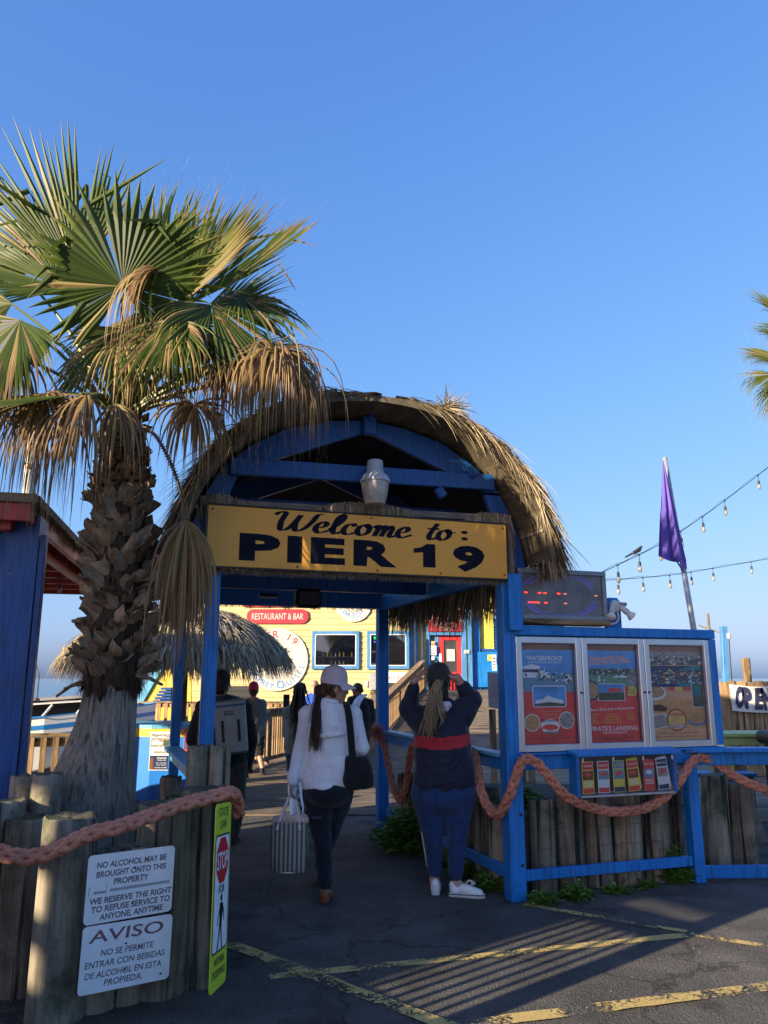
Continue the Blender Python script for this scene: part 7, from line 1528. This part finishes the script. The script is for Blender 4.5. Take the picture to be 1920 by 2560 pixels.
# railings
def railing(name, label, p, q, h, zb=.1, sp_=.125, bw=.035, post_every=1.8, m=WOODX, mz=WOODZ, capw=.14, cap_m=None, group=None):
    p = Vector(p); q = Vector(q); t = thing(name, label, 'railing', tuple(p), group=group); L = (q-p).length; d = (q-p).normalized(); up = V(0, 0, 1); OFFS = V(-d.y, d.x, 0).normalized()
    pbar(t, p+up*h, q+up*h, capw, .036, 'cap_rail', cap_m or m, .004); pbar(t, p+up*(h-.075), q+up*(h-.075), .036, .09, 'top_rail', m, .003); pbar(t, p+up*zb, q+up*zb, .036, .09, 'bottom_rail', m, .003)
    n = max(1, round(L/post_every)); 
    for i in range(n+1): c = p.lerp(q, i/n); mb = MB(); mb.bar(c, c+up*(h-.02), .09, .09, (d.x, d.y, 0), ch=.004); mb.build('post', mz, t)
    k = int(L/sp_); mb = MB(); mb.box((p.x, p.y, p.z+(zb+h)/2-.02), (bw, .03, h-zb-.0), V(d.x, d.y, 0).normalized(), OFFS, V(0, 0, 1), ch=.002); b_ = mb.build('baluster', mz, t)
    for i in range(1, k):
        c = p.lerp(q, i/k)+OFFS*.033*-1; o = b_.copy(); C.objects.link(o); o.parent = t; o.location = c-p
    b_.location = d*.04*0+OFFS*-.033
    return t
railing('railing', 'brown timber rail along the seaward edge left of the walkers', (-2.62, 13.3, .02), (-2.2, 15.0, .02), .93, cap_m=wood('greenish_cap_wood', (.06, .08, .06), (.15, .18, .14), (.24, .27, .2), grain=(3, 25, 25)), bw=.085, sp_=.16)
railing('railing', 'brown timber rail running on past the corner behind the phone woman', (-2.2, 15.0, .02), (-1.45, 17.9, .02), .98, sp_=.11, bw=.05)
railing('railing', 'low brown timber rail in front of the yellow restaurant wall', (-6.0, 19.4, .02), (-1.4, 19.4, .02), .99, sp_=.17, bw=.08)
railing('railing', 'sunlit tan timber rail climbing the ramp to the red door', (-.42, 15.5, .03), (1.10, 22.2, 1.26), .80, sp_=.105, bw=.04, zb=.05, m=WOODZ, capw=.17)
railing('railing', 'timber rail on the far side of the ramp behind the display case', (4.2, 15.5, .03), (4.2, 22.2, 1.26), .80, sp_=.3, bw=.04, zb=.05, m=WOODZ, capw=.17)
railing('railing', 'brown timber rail between the blue post and the palm with the boat behind', (-5.6, 8.15, .0), (-2.95, 8.85, .0), .98, sp_=.122, bw=.062, zb=.14, capw=.10)
mb = MB(); c_ = crom([at(1060, 1650, 22), at(1020, 1700, 20), at(985, 1738, 18.5), at(950, 1768, 17), at(920, 1800, 16)], 4); t = thing('string_lights', 'unlit cord of little lights along the ramp rail', 'string lights', tuple(c_[0]))
mb.tube([p+V(0, 0, .02*math.sin(i*1.5)) for i, p in enumerate(c_)], .012, 5); mb.build('cable', WHITE, t)

# palapa umbrella
um = thing('palapa_umbrella', 'dry palm-thatch umbrella on a trunk pole over the deck by the booth', 'parasol', (-3.15, 12, 0))
mb = MB(); mb.lathe([(.10, 0), (.095, .8), (.09, 1.6), (.08, 2.4)], 12, (-3.08, 12, 0)); mb.build('pole', wood('pole_bark', (.03, .022, .014), (.10, .075, .05), (.17, .13, .09), grain=(20, 20, 40)), um, smooth=True)
prof = [(.02, 2.66), (.35, 2.62), (.75, 2.52), (1.12, 2.36), (1.42, 2.15), (1.60, 1.95)]
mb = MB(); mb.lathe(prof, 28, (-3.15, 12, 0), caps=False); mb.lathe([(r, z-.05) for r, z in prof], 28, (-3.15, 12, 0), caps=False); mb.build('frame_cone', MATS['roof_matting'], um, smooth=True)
mb = MB(); rr = random.Random(77)
for k in range(3600):
    an = rr.random()*2*math.pi; f = rr.random()**.6; i = f*(len(prof)-1); j = min(int(i), len(prof)-2); r0, z0 = prof[j]; r1, z1 = prof[j+1]; r_ = r0+(r1-r0)*(i-j); z_ = z0+(z1-z0)*(i-j); out = V(math.cos(an), math.sin(an), 0)
    d = (out*(r1-r0)+V(0, 0, z1-z0)).normalized(); blade(mb, V(-3.15, 12, 0)+out*r_+V(0, 0, z_+.02+.05*rr.random()), d+V(rr.gauss(0, .08), rr.gauss(0, .08), abs(rr.gauss(0, .05))), V(out.x*.5, out.y*.5, 1), rr.uniform(.3, .55), rr.uniform(.02, .045), .7+rr.random()*.8, 3, None, rr, .3)
for k in range(1300):
    an = rr.random()*2*math.pi; out = V(math.cos(an), math.sin(an), 0); cl = .5+.5*noise.noise((math.cos(an)*4, math.sin(an)*4, 2))
    blade(mb, V(-3.15, 12, 0)+out*rr.uniform(1.5, 1.66)+V(0, 0, rr.uniform(1.9, 2.05)), out*.35+V(rr.gauss(0, .12), rr.gauss(0, .12), -1), out, rr.uniform(.2, .34)+.26*cl, rr.uniform(.018, .04), .5, 3, None, rr, .4)
mb.build('thatch', THATCH2, um, attr='dry', kind='stuff')

# boat-shaped ticket booth
bo = thing('ticket_booth', 'blue boat-shaped counter with yellow stripe and posters beyond the palm', 'booth', (-2.8, 10.3, .02))
plan = [(-3.35, 10.9), (-3.30, 10.35), (-3.16, 10.08), (-2.9, 9.98), (-2.40, 9.98), (-2.30, 10.1), (-2.28, 10.9)]
BB = plain('booth_blue', (.012, .16, .56), .35, var=.06)
for z0, z1, gr, m, nm in ((.06, .865, 0, BB, 'hull'), (.866, .965, .006, plain('booth_yellow', (.72, .50, .02), .45), 'yellow_stripe'), (.966, 1.01, .02, TEAL, 'cap_rail')):
    cxx, cyy = -2.82, 10.45; mb = MB(); mb.prism([(x+(x-cxx)*gr, y+(y-cyy)*gr) for x, y in plan], (0, 0, z0), (1, 0, 0), (0, 1, 0), z1-z0); mb.build(nm, m, bo)
def wall_poster(x0, x1, y0, y1, Y, label, shapes, texts):
    a_, b_ = at(x0, y1, Y), at(x1, y0, Y); t = thing('poster', label, 'poster', ((a_.x+b_.x)/2, Y, a_.z)); w_, h_ = b_.x-a_.x, b_.z-a_.z
    mb = MB(); mb.box(((a_.x+b_.x)/2, Y+.003, (a_.z+b_.z)/2), (w_, .004, h_)); mb.build('sheet', shapes[0], t)
    for i, (nm, pts, m) in enumerate(shapes[1:]): mb = MB(); mb.poly([(x*w_, y*h_) for x, y in pts], (a_.x, Y+.001, a_.z), (1, 0, 0), (0, 0, 1), .0008*(i+1)); mb.build(nm, m, t)
    for s, x, y, h, wd, m in texts: mb = MB(); put_text(mb, s, (a_.x+x*w_, Y-.008, a_.z+y*h_), (1, 0, 0), (0, 0, 1), h*h_, wd*w_, .01); mb.build('lettering', m, t)
wall_poster(371, 428, 1829, 1926, 9.965, 'fishing poster with white boat and dark tour panel on the blue booth', [P_WHITE, ('sea_print', rect(.03, .60, .97, .84), P_GREY), ('boat_print', [(.08, .66), (.55, .66), (.62, .72), (.4, .74), (.36, .79), (.2, .78), (.1, .72)], P_WHITE), ('photo_print', rect(.66, .63, .95, .78), P_TREES), ('dark_panel', rect(.03, .02, .97, .38), P_NAVY), ('band', rect(.2, .44, .9, .5), P_GREY), ('person_print', [(.05, .03), (.22, .03), (.2, .3), (.12, .34), (.05, .28)], P_BROWN)],
            [('FISHING', .5, .87, .08, .86, P_INK), ('Osprey', .62, .30, .05, .45, P_WHITE), ('Tours, Inc', .62, .25, .03, .42, P_WHITE), ('BAY AND SEA', .62, .18, .02, .5, P_WHITE), ('CALL TODAY', .62, .13, .02, .5, P_WHITE), ('PADRE ISLAND', .6, .06, .025, .6, P_WHITE)])
wall_poster(457, 482, 1822, 1902, 9.965, 'red and dark poster at the booth edge behind the large man', [P_RED, ('photo_print', rect(.05, .35, .95, .8), P_DUSK), ('footer', rect(.05, .05, .95, .3), P_NAVY)], [('CRUISE', .5, .85, .07, .8, P_WHITE)])

# tour boat
bt = thing('tour_boat', 'white and blue tour boat moored behind the rail at the left', 'boat', (-5.8, 12, -1))
P1, P2 = V(-5.66, 12, 0), V(-4.72, 12.34, 0); du = (P2-P1).normalized(); dn = V(-du.y, du.x, 0)
st = [(-3.4, .95), (-2.2, 1.0), (-1.2, 1.0), (-.4, 1.0), (.5, 1.0), (1.2, .85), (1.8, .5), (2.2, .03)]
def side(s, k, z, sg): return P1+du*s+dn*(1.1-(1.1*k)*sg)+V(0, 0, z)
def loft(z0, z1, i0, i1, m, nm, gr=0.0):
    mb = MB()
    for sg in (1, -1):
        vs = []; 
        for s, k in st:
            rise = .075*s+.01*abs(s)
            vs += [side(s+(.0 if z0 > .3 else -.12*(k < .5)), k*(1-i0)+gr, z0+rise, sg), side(s, k*(1-i1)+gr, z1+rise, sg)]
        mb.add(vs, [(2*i, 2*i+2, 2*i+3, 2*i+1) if sg > 0 else (2*i+1, 2*i+3, 2*i+2, 2*i) for i in range(len(st)-1)])
    a_ = [side(st[0][0], st[0][1]*(1-q)+gr, z, sg) for z, q, sg in ((z0, i0, 1), (z0, i0, -1), (z1, i1, -1), (z1, i1, 1))]; mb.add(a_, [(0, 1, 2, 3)])
    return mb.build(nm, m, bt)
BWH = plain('boat_white', (.78, .76, .70), .35, var=.04); BBL = plain('boat_blue', (.03, .22, .55), .35, var=.06)
loft(-1.4, .665, .62, .0, BWH, 'hull'); loft(.666, .70, 0, 0, BBL, 'rub_rail', .02); loft(.701, .775, 0, 0, BWH, 'white_band'); loft(.776, .84, 0, 0, BBL, 'blue_stripe', .004); loft(.841, .955, 0, 0, BWH, 'white_band'); loft(.956, .98, 0, 0, BBL, 'gunwale', .02)
mb = MB(); mb.add([side(s, k*.98, .93+.075*s, sg) for s, k in st for sg in (1, -1)], [(2*i, 2*i+1, 2*i+3, 2*i+2) for i in range(len(st)-1)]); mb.build('deck', WOODG, bt)
for s in (-2.9, -2.35, -1.8, -1.2, -.6, .0, .46, .95): mb = MB(); mb.bar(side(s, .96, .97+.075*s, 1), side(s+.13, .93, 1.155+.06*s, 1), .032, .032, ch=.003); mb.build('window_post', BWH, bt)
mb = MB(); mb.bar(side(-3.1, .92, .99, 1), side(1.4, .92, 1.26, 1), .05, .035, ch=.004); mb.build('top_rail', BWH, bt)
mb = MB(); mb.bar(side(-3, -.0, .86, 1), side(1.3, -.0, 1.14, 1), 1.7, .2); mb.build('cabin', plain('dark_cabin', (.03, .026, .024), .6), bt)
mb = MB(); rr = random.Random(4); g = []
for i in range(13):
    for j in range(5): g.append(side(-3.2+i*.39, .95-j*.5, 1.215+.06*(-3.2+i*.39)+.03*noise.noise((i*.8, j*.9, 1)), 1))
mb.add(g, [(i*5+j, i*5+j+1, i*5+j+6, i*5+j+5) for i in range(12) for j in range(4)]); mb.add([v-V(0, 0, .025) for v in g], [(i*5+j, i*5+j+5, i*5+j+6, i*5+j+1) for i in range(12) for j in range(4)]); mb.build('canopy', cloth('brown_canopy', (.16, .12, .09), var=.2), bt, smooth=True)
an_ = at(91, 1762, 12.6); mb = MB(); mb.tube([an_-V(0, 0, .3), an_+V(0, 0, .46), at(91, 1660, 12.6)], [.014, .011, .006], 6); mb.lathe([(.02, 0), (.05, .02), (.05, .05), (.02, .06)], 8, at(91, 1755, 12.6)); mb.tube([at(91, 1755, 12.6), at(97, 1748, 12.6)], .012, 5); mb.build('antenna', STEEL, bt)

bt.scale = (1.25, 1.25, 1.25); bt.location = (-7.25, 15.0, -1.645)      # moored well off the deck, clear of the shelter's shade
# ---------------------------------------------------------------- right-hand background
FY = 13.2; fx0 = at(1796, 1703, FY).x
fe = thing('board_fence', 'sunlit tan board fence carrying the OPEN banner at the right edge', 'fence', (fx0, FY, 0))
for i in range(13):
    mb = MB(); mb.box((fx0+.075+i*.15, FY+.006*(i % 2), .77+.01*((i*5) % 3)), (.143, .025, 1.5), ch=.004); mb.build('fence_board', WOODZ, fe)
for z in (.4, 1.3): pbar(fe, (fx0, FY+.04, z), (fx0+1.9, FY+.04, z), .04, .09, 'fence_rail', WOODX)
q = at(1864, 1645, FY+.15); mb = MB(); mb.box((q.x, FY+.15, q.z/2), (.105, .105, q.z), ch=.005); solo(mb, 'timber_post', WOODZ, 'tan timber post rising behind the OPEN banner fence', 'post', (q.x, FY+.15, 0))
bx0 = at(1824, 1712, FY-.06); zt, zb = bx0.z+.01, at(1824, 1777, FY-.06).z
ban = thing('open_banner', 'white cloth banner with dark wavy letters OPEN on the tan fence', 'banner', (bx0.x, FY-.05, zb))
mb = MB(); g = []; NX = 16
for i in range(NX+1):
    t_ = i/NX; x = bx0.x+1.12*t_; sag = -.04*math.sin(math.pi*min(1, t_*1.2)); y = FY-.05-.012*abs(math.sin(t_*9)); g += [V(x, y, zt+sag), V(x+.01, y-.008, zb-.02*t_+sag*.5)]
mb.add(g, [(2*i, 2*i+1, 2*i+3, 2*i+2) for i in range(NX)]); mb.add([p+V(0, .004, 0) for p in g], [(2*i, 2*i+2, 2*i+3, 2*i+1) for i in range(NX)]); mb.build('cloth', cloth('banner_cloth', (.75, .73, .68), var=.05), ban, smooth=True)
for i, ch in enumerate('OPEN'): mb = MB(); put_text(mb, ch, (bx0.x+(.125, .285, .44, .61)[i], FY-.085, zb+.07-.012*i), (1, 0, 0), (0, 0, 1), .32, (.15, .135, .135, .165)[i], .06, -.12 if i % 2 else .1); mb.build('letter', plain('banner_navy', (.03, .03, .08), .6), ban)
bp = thing('blue_post', 'slender pale blue post with a small lamp socket beyond the display case', 'post', at(1820, 1760, 13.6))
mb = MB(); mb.bar(at(1822, 1850, 13.6), at(1808, 1566, 13.6), .10, .10, (0, 1, 0), ch=.006); mb.build('post', WINDOW_BLUE, bp); q = at(1822, 1590, 13.55); mb = MB(); mb.lathe([(.02, -.05), (.035, -.03), (.035, .03), (.02, .05)], 10, q); mb.build('lamp_socket', CREAM, bp, auto=40); mb = MB(); mb.tube(crom([q, at(1826, 1650, 13.55), at(1830, 1702, 13.55)], 4), .009, 5); mb.build('wire', BLACK, bp)
tb_ = thing('picnic_table', 'yellow-green painted table behind the blue rails by the fence', 'table', (4.1, 9.1, 0))
mb = MB(); mb.box((4.15, 9.1, .965), (.8, .55, .04), ch=.006); mb.build('tabletop', plain('pea_green_paint', (.40, .46, .16), .5, var=.1), tb_)
mb = MB(); mb.box((4.15, 8.87, .90), (.72, .03, .085), ch=.004); mb.build('apron', MATS['pea_green_paint'], tb_)
for x in (3.82, 4.48):
    for y in (8.9, 9.3): mb = MB(); mb.box((x, y, .48), (.07, .07, .93), ch=.004); mb.build('leg', MATS['lemon_paint'], tb_)
for j, (x, y, z) in enumerate(((3.75, 9.7, .46), (3.95, 10.3, .62))):
    be = thing('bench', ['blue plank bench nearest the blue rails behind the log row', 'blue plank bench further back behind the log row'][j], 'bench', (x, y, 0), group='blue benches behind the rails')
    mb = MB(); mb.box((x+.2, y, z), (.95, .28, .04), ch=.005); mb.build('seat', BLUE, be)
    for dx in (-.2, .6): mb = MB(); mb.box((x+dx, y, z/2), (.07, .24, z-.02), ch=.004); mb.build('leg', WOODG, be)
gl = thing('grill', 'black covered grill behind the blue rails at the right edge', 'grill', (4.45, 8.3, 0))
mb = MB(); mb.prism(rrect(4.0, .90, 4.75, 1.035, .05), (0, 8.6, 0), (1, 0, 0), (0, 0, 1), .5); mb.build('lid', BLACK, gl, auto=40); mb = MB(); mb.box((4.38, 8.35, .55), (.66, .46, .68), ch=.02); mb.build('firebox', BLACK, gl)
for x in (4.1, 4.66):
    for y in (8.15, 8.55): mb = MB(); mb.box((x, y, .11), (.04, .04, .22)); mb.build('leg', STEEL, gl)
mb = MB(); mb.bar((4.2, 8.08, .97), (4.55, 8.08, .97), .02, .02); mb.build('handle', GALV, gl)
lb = MB(); lb.bar((3.42, 7.75, .03), (3.35, 8.0, .62), .42, .03, (0, 1, 0)); solo(lb, 'leaning_board', WOODG, 'grey plank board leaning behind the last logs at the right edge', 'board', (3.42, 7.75, 0))
ms = thing('menu_stand', 'curved grey metal panel on tan timber slats just behind the entrance post', 'stand', at(1238, 1900, 10.2))
mb = MB(); a_ = at(1219, 1680, 10.2); b_ = at(1222, 1768, 10.2); g = []
for i in range(9): t_ = i/8; g += [V(a_.x+.62*t_, 10.2-.10*math.sin(t_*2.6), a_.z-.03*t_), V(b_.x+.60*t_, 10.2-.10*math.sin(t_*2.6), b_.z-.10*t_)]
mb.add(g, [(2*i, 2*i+1, 2*i+3, 2*i+2) for i in range(8)]); mb.add([p+V(0, .02, 0) for p in g], [(2*i, 2*i+2, 2*i+3, 2*i+1) for i in range(8)]); mb.build('panel', plain('galvanised_panel', (.30, .32, .35), .4, .5, var=.2), ms, smooth=True)
for i in range(5): mb = MB(); mb.box((b_.x+.045+i*.12, 10.22, .6), (.085, .03, 1.18), ch=.004); mb.build('slat', WOODZ, ms)

# flagpole, flag, utility pole, bird
fp = thing('flagpole', 'leaning grey flagpole rising behind the display case', 'flagpole', (3.62, 9.0, 0))
q0, q1 = at(1737, 1590, 9.0), at(1662, 1147, 9.0); dd = (q1-q0).normalized(); base = q0-dd*(q0.z/dd.z); mb = MB(); mb.tube([base, q0, q1], [.036, .034, .028], 12); mb.lathe([(.03, 0), (.03, .012), (.01, .02)], 12, q1, dd.orthogonal().normalized(), dd.cross(dd.orthogonal().normalized()), dd); mb.build('pole', GALV, fp, smooth=True)
FLAG = cloth('purple_flag_cloth', (.13, .09, .42), var=.12, sheen=.05)
mb = MB(); NI, NJ = 14, 22; g = []
for j in range(NJ+1):
    t_ = j/NJ; pole_p = (1659+t_*(1716-1659)*1.0, 1152+t_*250); left = (1657-9*t_-(2 if t_ > .5 else 0), 1152+t_*238)
    for i in range(NI+1):
        s_ = i/NI; px = left[0]+(pole_p[0]-left[0])*s_; py = left[1]+(pole_p[1]-left[1])*s_+8*t_*math.sin(s_*3.0); dep = .05*t_*math.sin(s_*13+1)+.025*t_*math.sin(s_*29)-.05
        g.append(at(px, py, 8.95+dep))
n1 = NI+1; mb.add(g, [(j*n1+i, (j+1)*n1+i, (j+1)*n1+i+1, j*n1+i+1) for j in range(NJ) for i in range(NI)])
for k in range(3): p = g[NJ*n1+NI-1-k]; mb.add([p, p+V(.02, 0, .02), p+V(.03+.02*k, .01, -.10+.02*k), p+V(.01, 0, -.07)], [(0, 1, 2, 3)])
mb.add([g[NJ*n1+9], g[NJ*n1+10], at(1712, 1432, 8.95), at(1709, 1433, 8.95)], [(0, 1, 2, 3)])
solo(mb, 'flag', FLAG, 'limp purple flag hanging down the flagpole', 'flag', tuple(g[0]), smooth=True)
up_ = thing('utility_pole', 'distant thin utility pole with a crossarm beyond the display case', 'pole', (25.1, 60, -1)); mb = MB(); mb.tube([(25.15, 60, -1.2), (25.1, 60, 6.5)], [.16, .11], 8); mb.build('pole', WOODG, up_)
mb = MB(); mb.bar((24.3, 60, 5.6), (26.0, 60, 5.0), .09, .1); mb.build('crossarm', WOODG, up_)
bc_ = at(1591, 1378, 11.2); bd = thing('bird', 'small black bird perched on the rising light string', 'bird', tuple(bc_)); FEA = plain('black_plumage', (.012, .011, .014), .45)
ld = V(.86, 0, .45).normalized()
bdb = shaped('body', [cone(bc_-ld*.05, bc_+ld*.045, .024, .032), E_(bc_+ld*.075+V(0, 0, .022), .023), cone(bc_+ld*.04, bc_+ld*.075+V(0, 0, .02), .026, .02), cone(bc_+ld*.095+V(0, 0, .024), bc_+ld*.095+V(.028, 0, .028), .008, .003), cone(bc_-ld*.05, bc_-ld*.19, .016, .012)], .006, FEA, bd, 3)
mb = MB(); mb.tube([bc_-ld*.0+V(.01, 0, -.03), at(1592, 1391, 11.2)], .004, 5); mb.tube([bc_-ld*.0+V(-.01, .01, -.03), at(1588, 1393, 11.21)], .004, 5); mb.build('legs', FEA, bd)
wp = thing('roof_pole', 'pale pipe pole rising behind the red shelter roof', 'pole', at(66, 1255, 7.4)); a_, b_ = at(84, 1040, 7.4), at(60, 1350, 7.4); mb = MB(); mb.tube([V(b_.x-.05, 7.4, 0), b_, a_], [.052, .05, .046], 12); mb.build('pole', plain('cream_pipe', (.55, .52, .44), .5), wp, smooth=True); q = at(75, 1167, 7.34); mb = MB(); mb.lathe([(.03, 0), (.03, .04), (.012, .05)], 10, q, (1, 0, 0), (0, 0, 1), (0, -1, 0)); mb.build('fitting', plain('brass', (.3, .2, .08), .4, .7), wp, auto=40)

# ---------------------------------------------------------------- plants at the foot of the rails
GREEN = leafmat('weed_leaf', [(0, (.035, .10, .014)), (.4, (.09, .22, .025)), (.7, (.17, .33, .05)), (1, (.27, .40, .08))], trans=.35, rough=.45, noise_amt=.2, attr='dry')
def bush(name, label, c, rx, ry, rz, n, ls, seed, group=None):
    rr = random.Random(seed); mb = MB(); c = Vector(c)
    for k in range(int(n/6)):
        an = rr.random()*6.28; e = rr.random()**.5; r = math.sqrt(rr.random()); stem0 = c+V(rx*.5*r*math.cos(an), ry*.5*r*math.sin(an), 0); tip = c+V(rx*r*math.cos(an), ry*r*math.sin(an), rz*(1-.75*r*r)*rr.uniform(.6, 1.1))
        mb.tube([stem0, stem0.lerp(tip, .5)+V(0, 0, .02), tip], [.003, .0025, .0015], 4, a=[.5]*3)
        for q in range(6):
            p = stem0.lerp(tip, .35+.65*rr.random())+V(rr.gauss(0, .012), rr.gauss(0, .012), 0); az = rr.random()*6.28; d = V(math.cos(az), math.sin(az), rr.uniform(-.2, .7)).normalized(); s = d.cross(V(0, 0, 1)).normalized(); up = s.cross(d); L = ls*rr.uniform(.6, 1.3); W_ = L*.32; tn = rr.random()
            pts = [p, p+d*L*.35+s*W_+up*.0, p+d*L*.4+up*-.08*L, p+d*L*.35-s*W_, p+d*L*.75+s*W_*.6-up*.05*L, p+d*L*.78-up*.12*L, p+d*L*.75-s*W_*.6-up*.05*L, p+d*L-up*.15*L]
            mb.add(pts, [(0, 2, 1), (0, 3, 2), (1, 2, 5, 4), (2, 3, 6, 5), (4, 5, 7), (5, 6, 7)], 0, [tn]*8)
    return solo(mb, name, GREEN, label, 'plant', tuple(c), group=group, attr='dry')
q = at(1000, 2125, 7.75); bush('leafy_shrub', 'lush green shrub at the foot of the far blue post', (q.x+.06, 7.85, 0), .36, .40, .40, 900, .085, 1)
bush('leafy_shrub', 'leafy green plant spilling over inside the log row', tuple(pv(1.45, .35, .55)), .16, .2, .22, 220, .09, 2)
for i, (px, Y_, rx, rz, n, lb) in enumerate([(1692, 6.60, .17, .27, 800, 'tallest clump of light green weeds beside the second blue post'), (1355, 6.02, .14, .10, 240, 'low weed clump nearest the entrance post under the bottom rail'), (1440, 6.14, .15, .12, 280, 'low weed clump in the middle of the bottom rail'), (1540, 6.30, .12, .07, 150, 'thin low weeds right of the middle under the bottom rail'), (1610, 6.46, .10, .06, 100, 'small weeds left of the tall clump under the bottom rail')]):
    q = at(px, 2200, Y_); bush('weed_clump', lb, (q.x, Y_-.02, 0), rx, .09, rz, n, .042, 20+i, 'weeds along the blue rails')
for i in range(4):
    q = pv(HALF-.02, .35+i*.42); bush('weed_clump', ['weeds just left of the entrance post', 'second weed clump left of the entrance post', 'third weed clump along the side rail behind the white sneakers', 'weed clump by the shrub at the side rail'][i], (q.x, q.y, 0), .16, .2, .13, 320, .042, 40+i, 'weeds along the blue rails')
q = at(945, 2060, 5.0); bush('leafy_shrub', 'small plant beside the stump posts behind the palm', tuple(at(480, 2010, 5.6)-V(0, 0, .12)), .12, .1, .18, 120, .09, 60)
vine = MB(); rr = random.Random(12); p = pv(2.62, .02, .06); pts = [p]
for k in range(16): p = p+V(rr.gauss(0, .02), 0, .045); pts.append(p)
vine.tube(crom(pts, 3), .004, 5)
for k in range(10): b_ = pts[rr.randrange(3, 15)]; vine.tube([b_, b_+V(rr.gauss(0, .05), -.01, rr.uniform(.0, .08)), b_+V(rr.gauss(0, .1), -.01, rr.uniform(.02, .1))], .002, 4)
solo(vine, 'dead_vine', plain('dead_vine_bark', (.05, .035, .025), .8), 'bare dead vine climbing the logs under the brochure rack', 'vine', tuple(pts[0]))
rr = random.Random(15); peb = MB()
for k in range(60):
    x = rr.uniform(-.6, 3.2); y = rr.uniform(4.0, 6.6); s = rr.uniform(.002, .005); peb.box((x, y, s*.5), (s*1.6, s*1.3, s), V(math.cos(k), math.sin(k), 0), V(-math.sin(k), math.cos(k), 0), V(0, 0, 1), ch=s*.2)
o = peb.build('gravel', plain('pale_gravel', (.26, .25, .23), .8, var=.3)); o['kind'] = 'stuff'
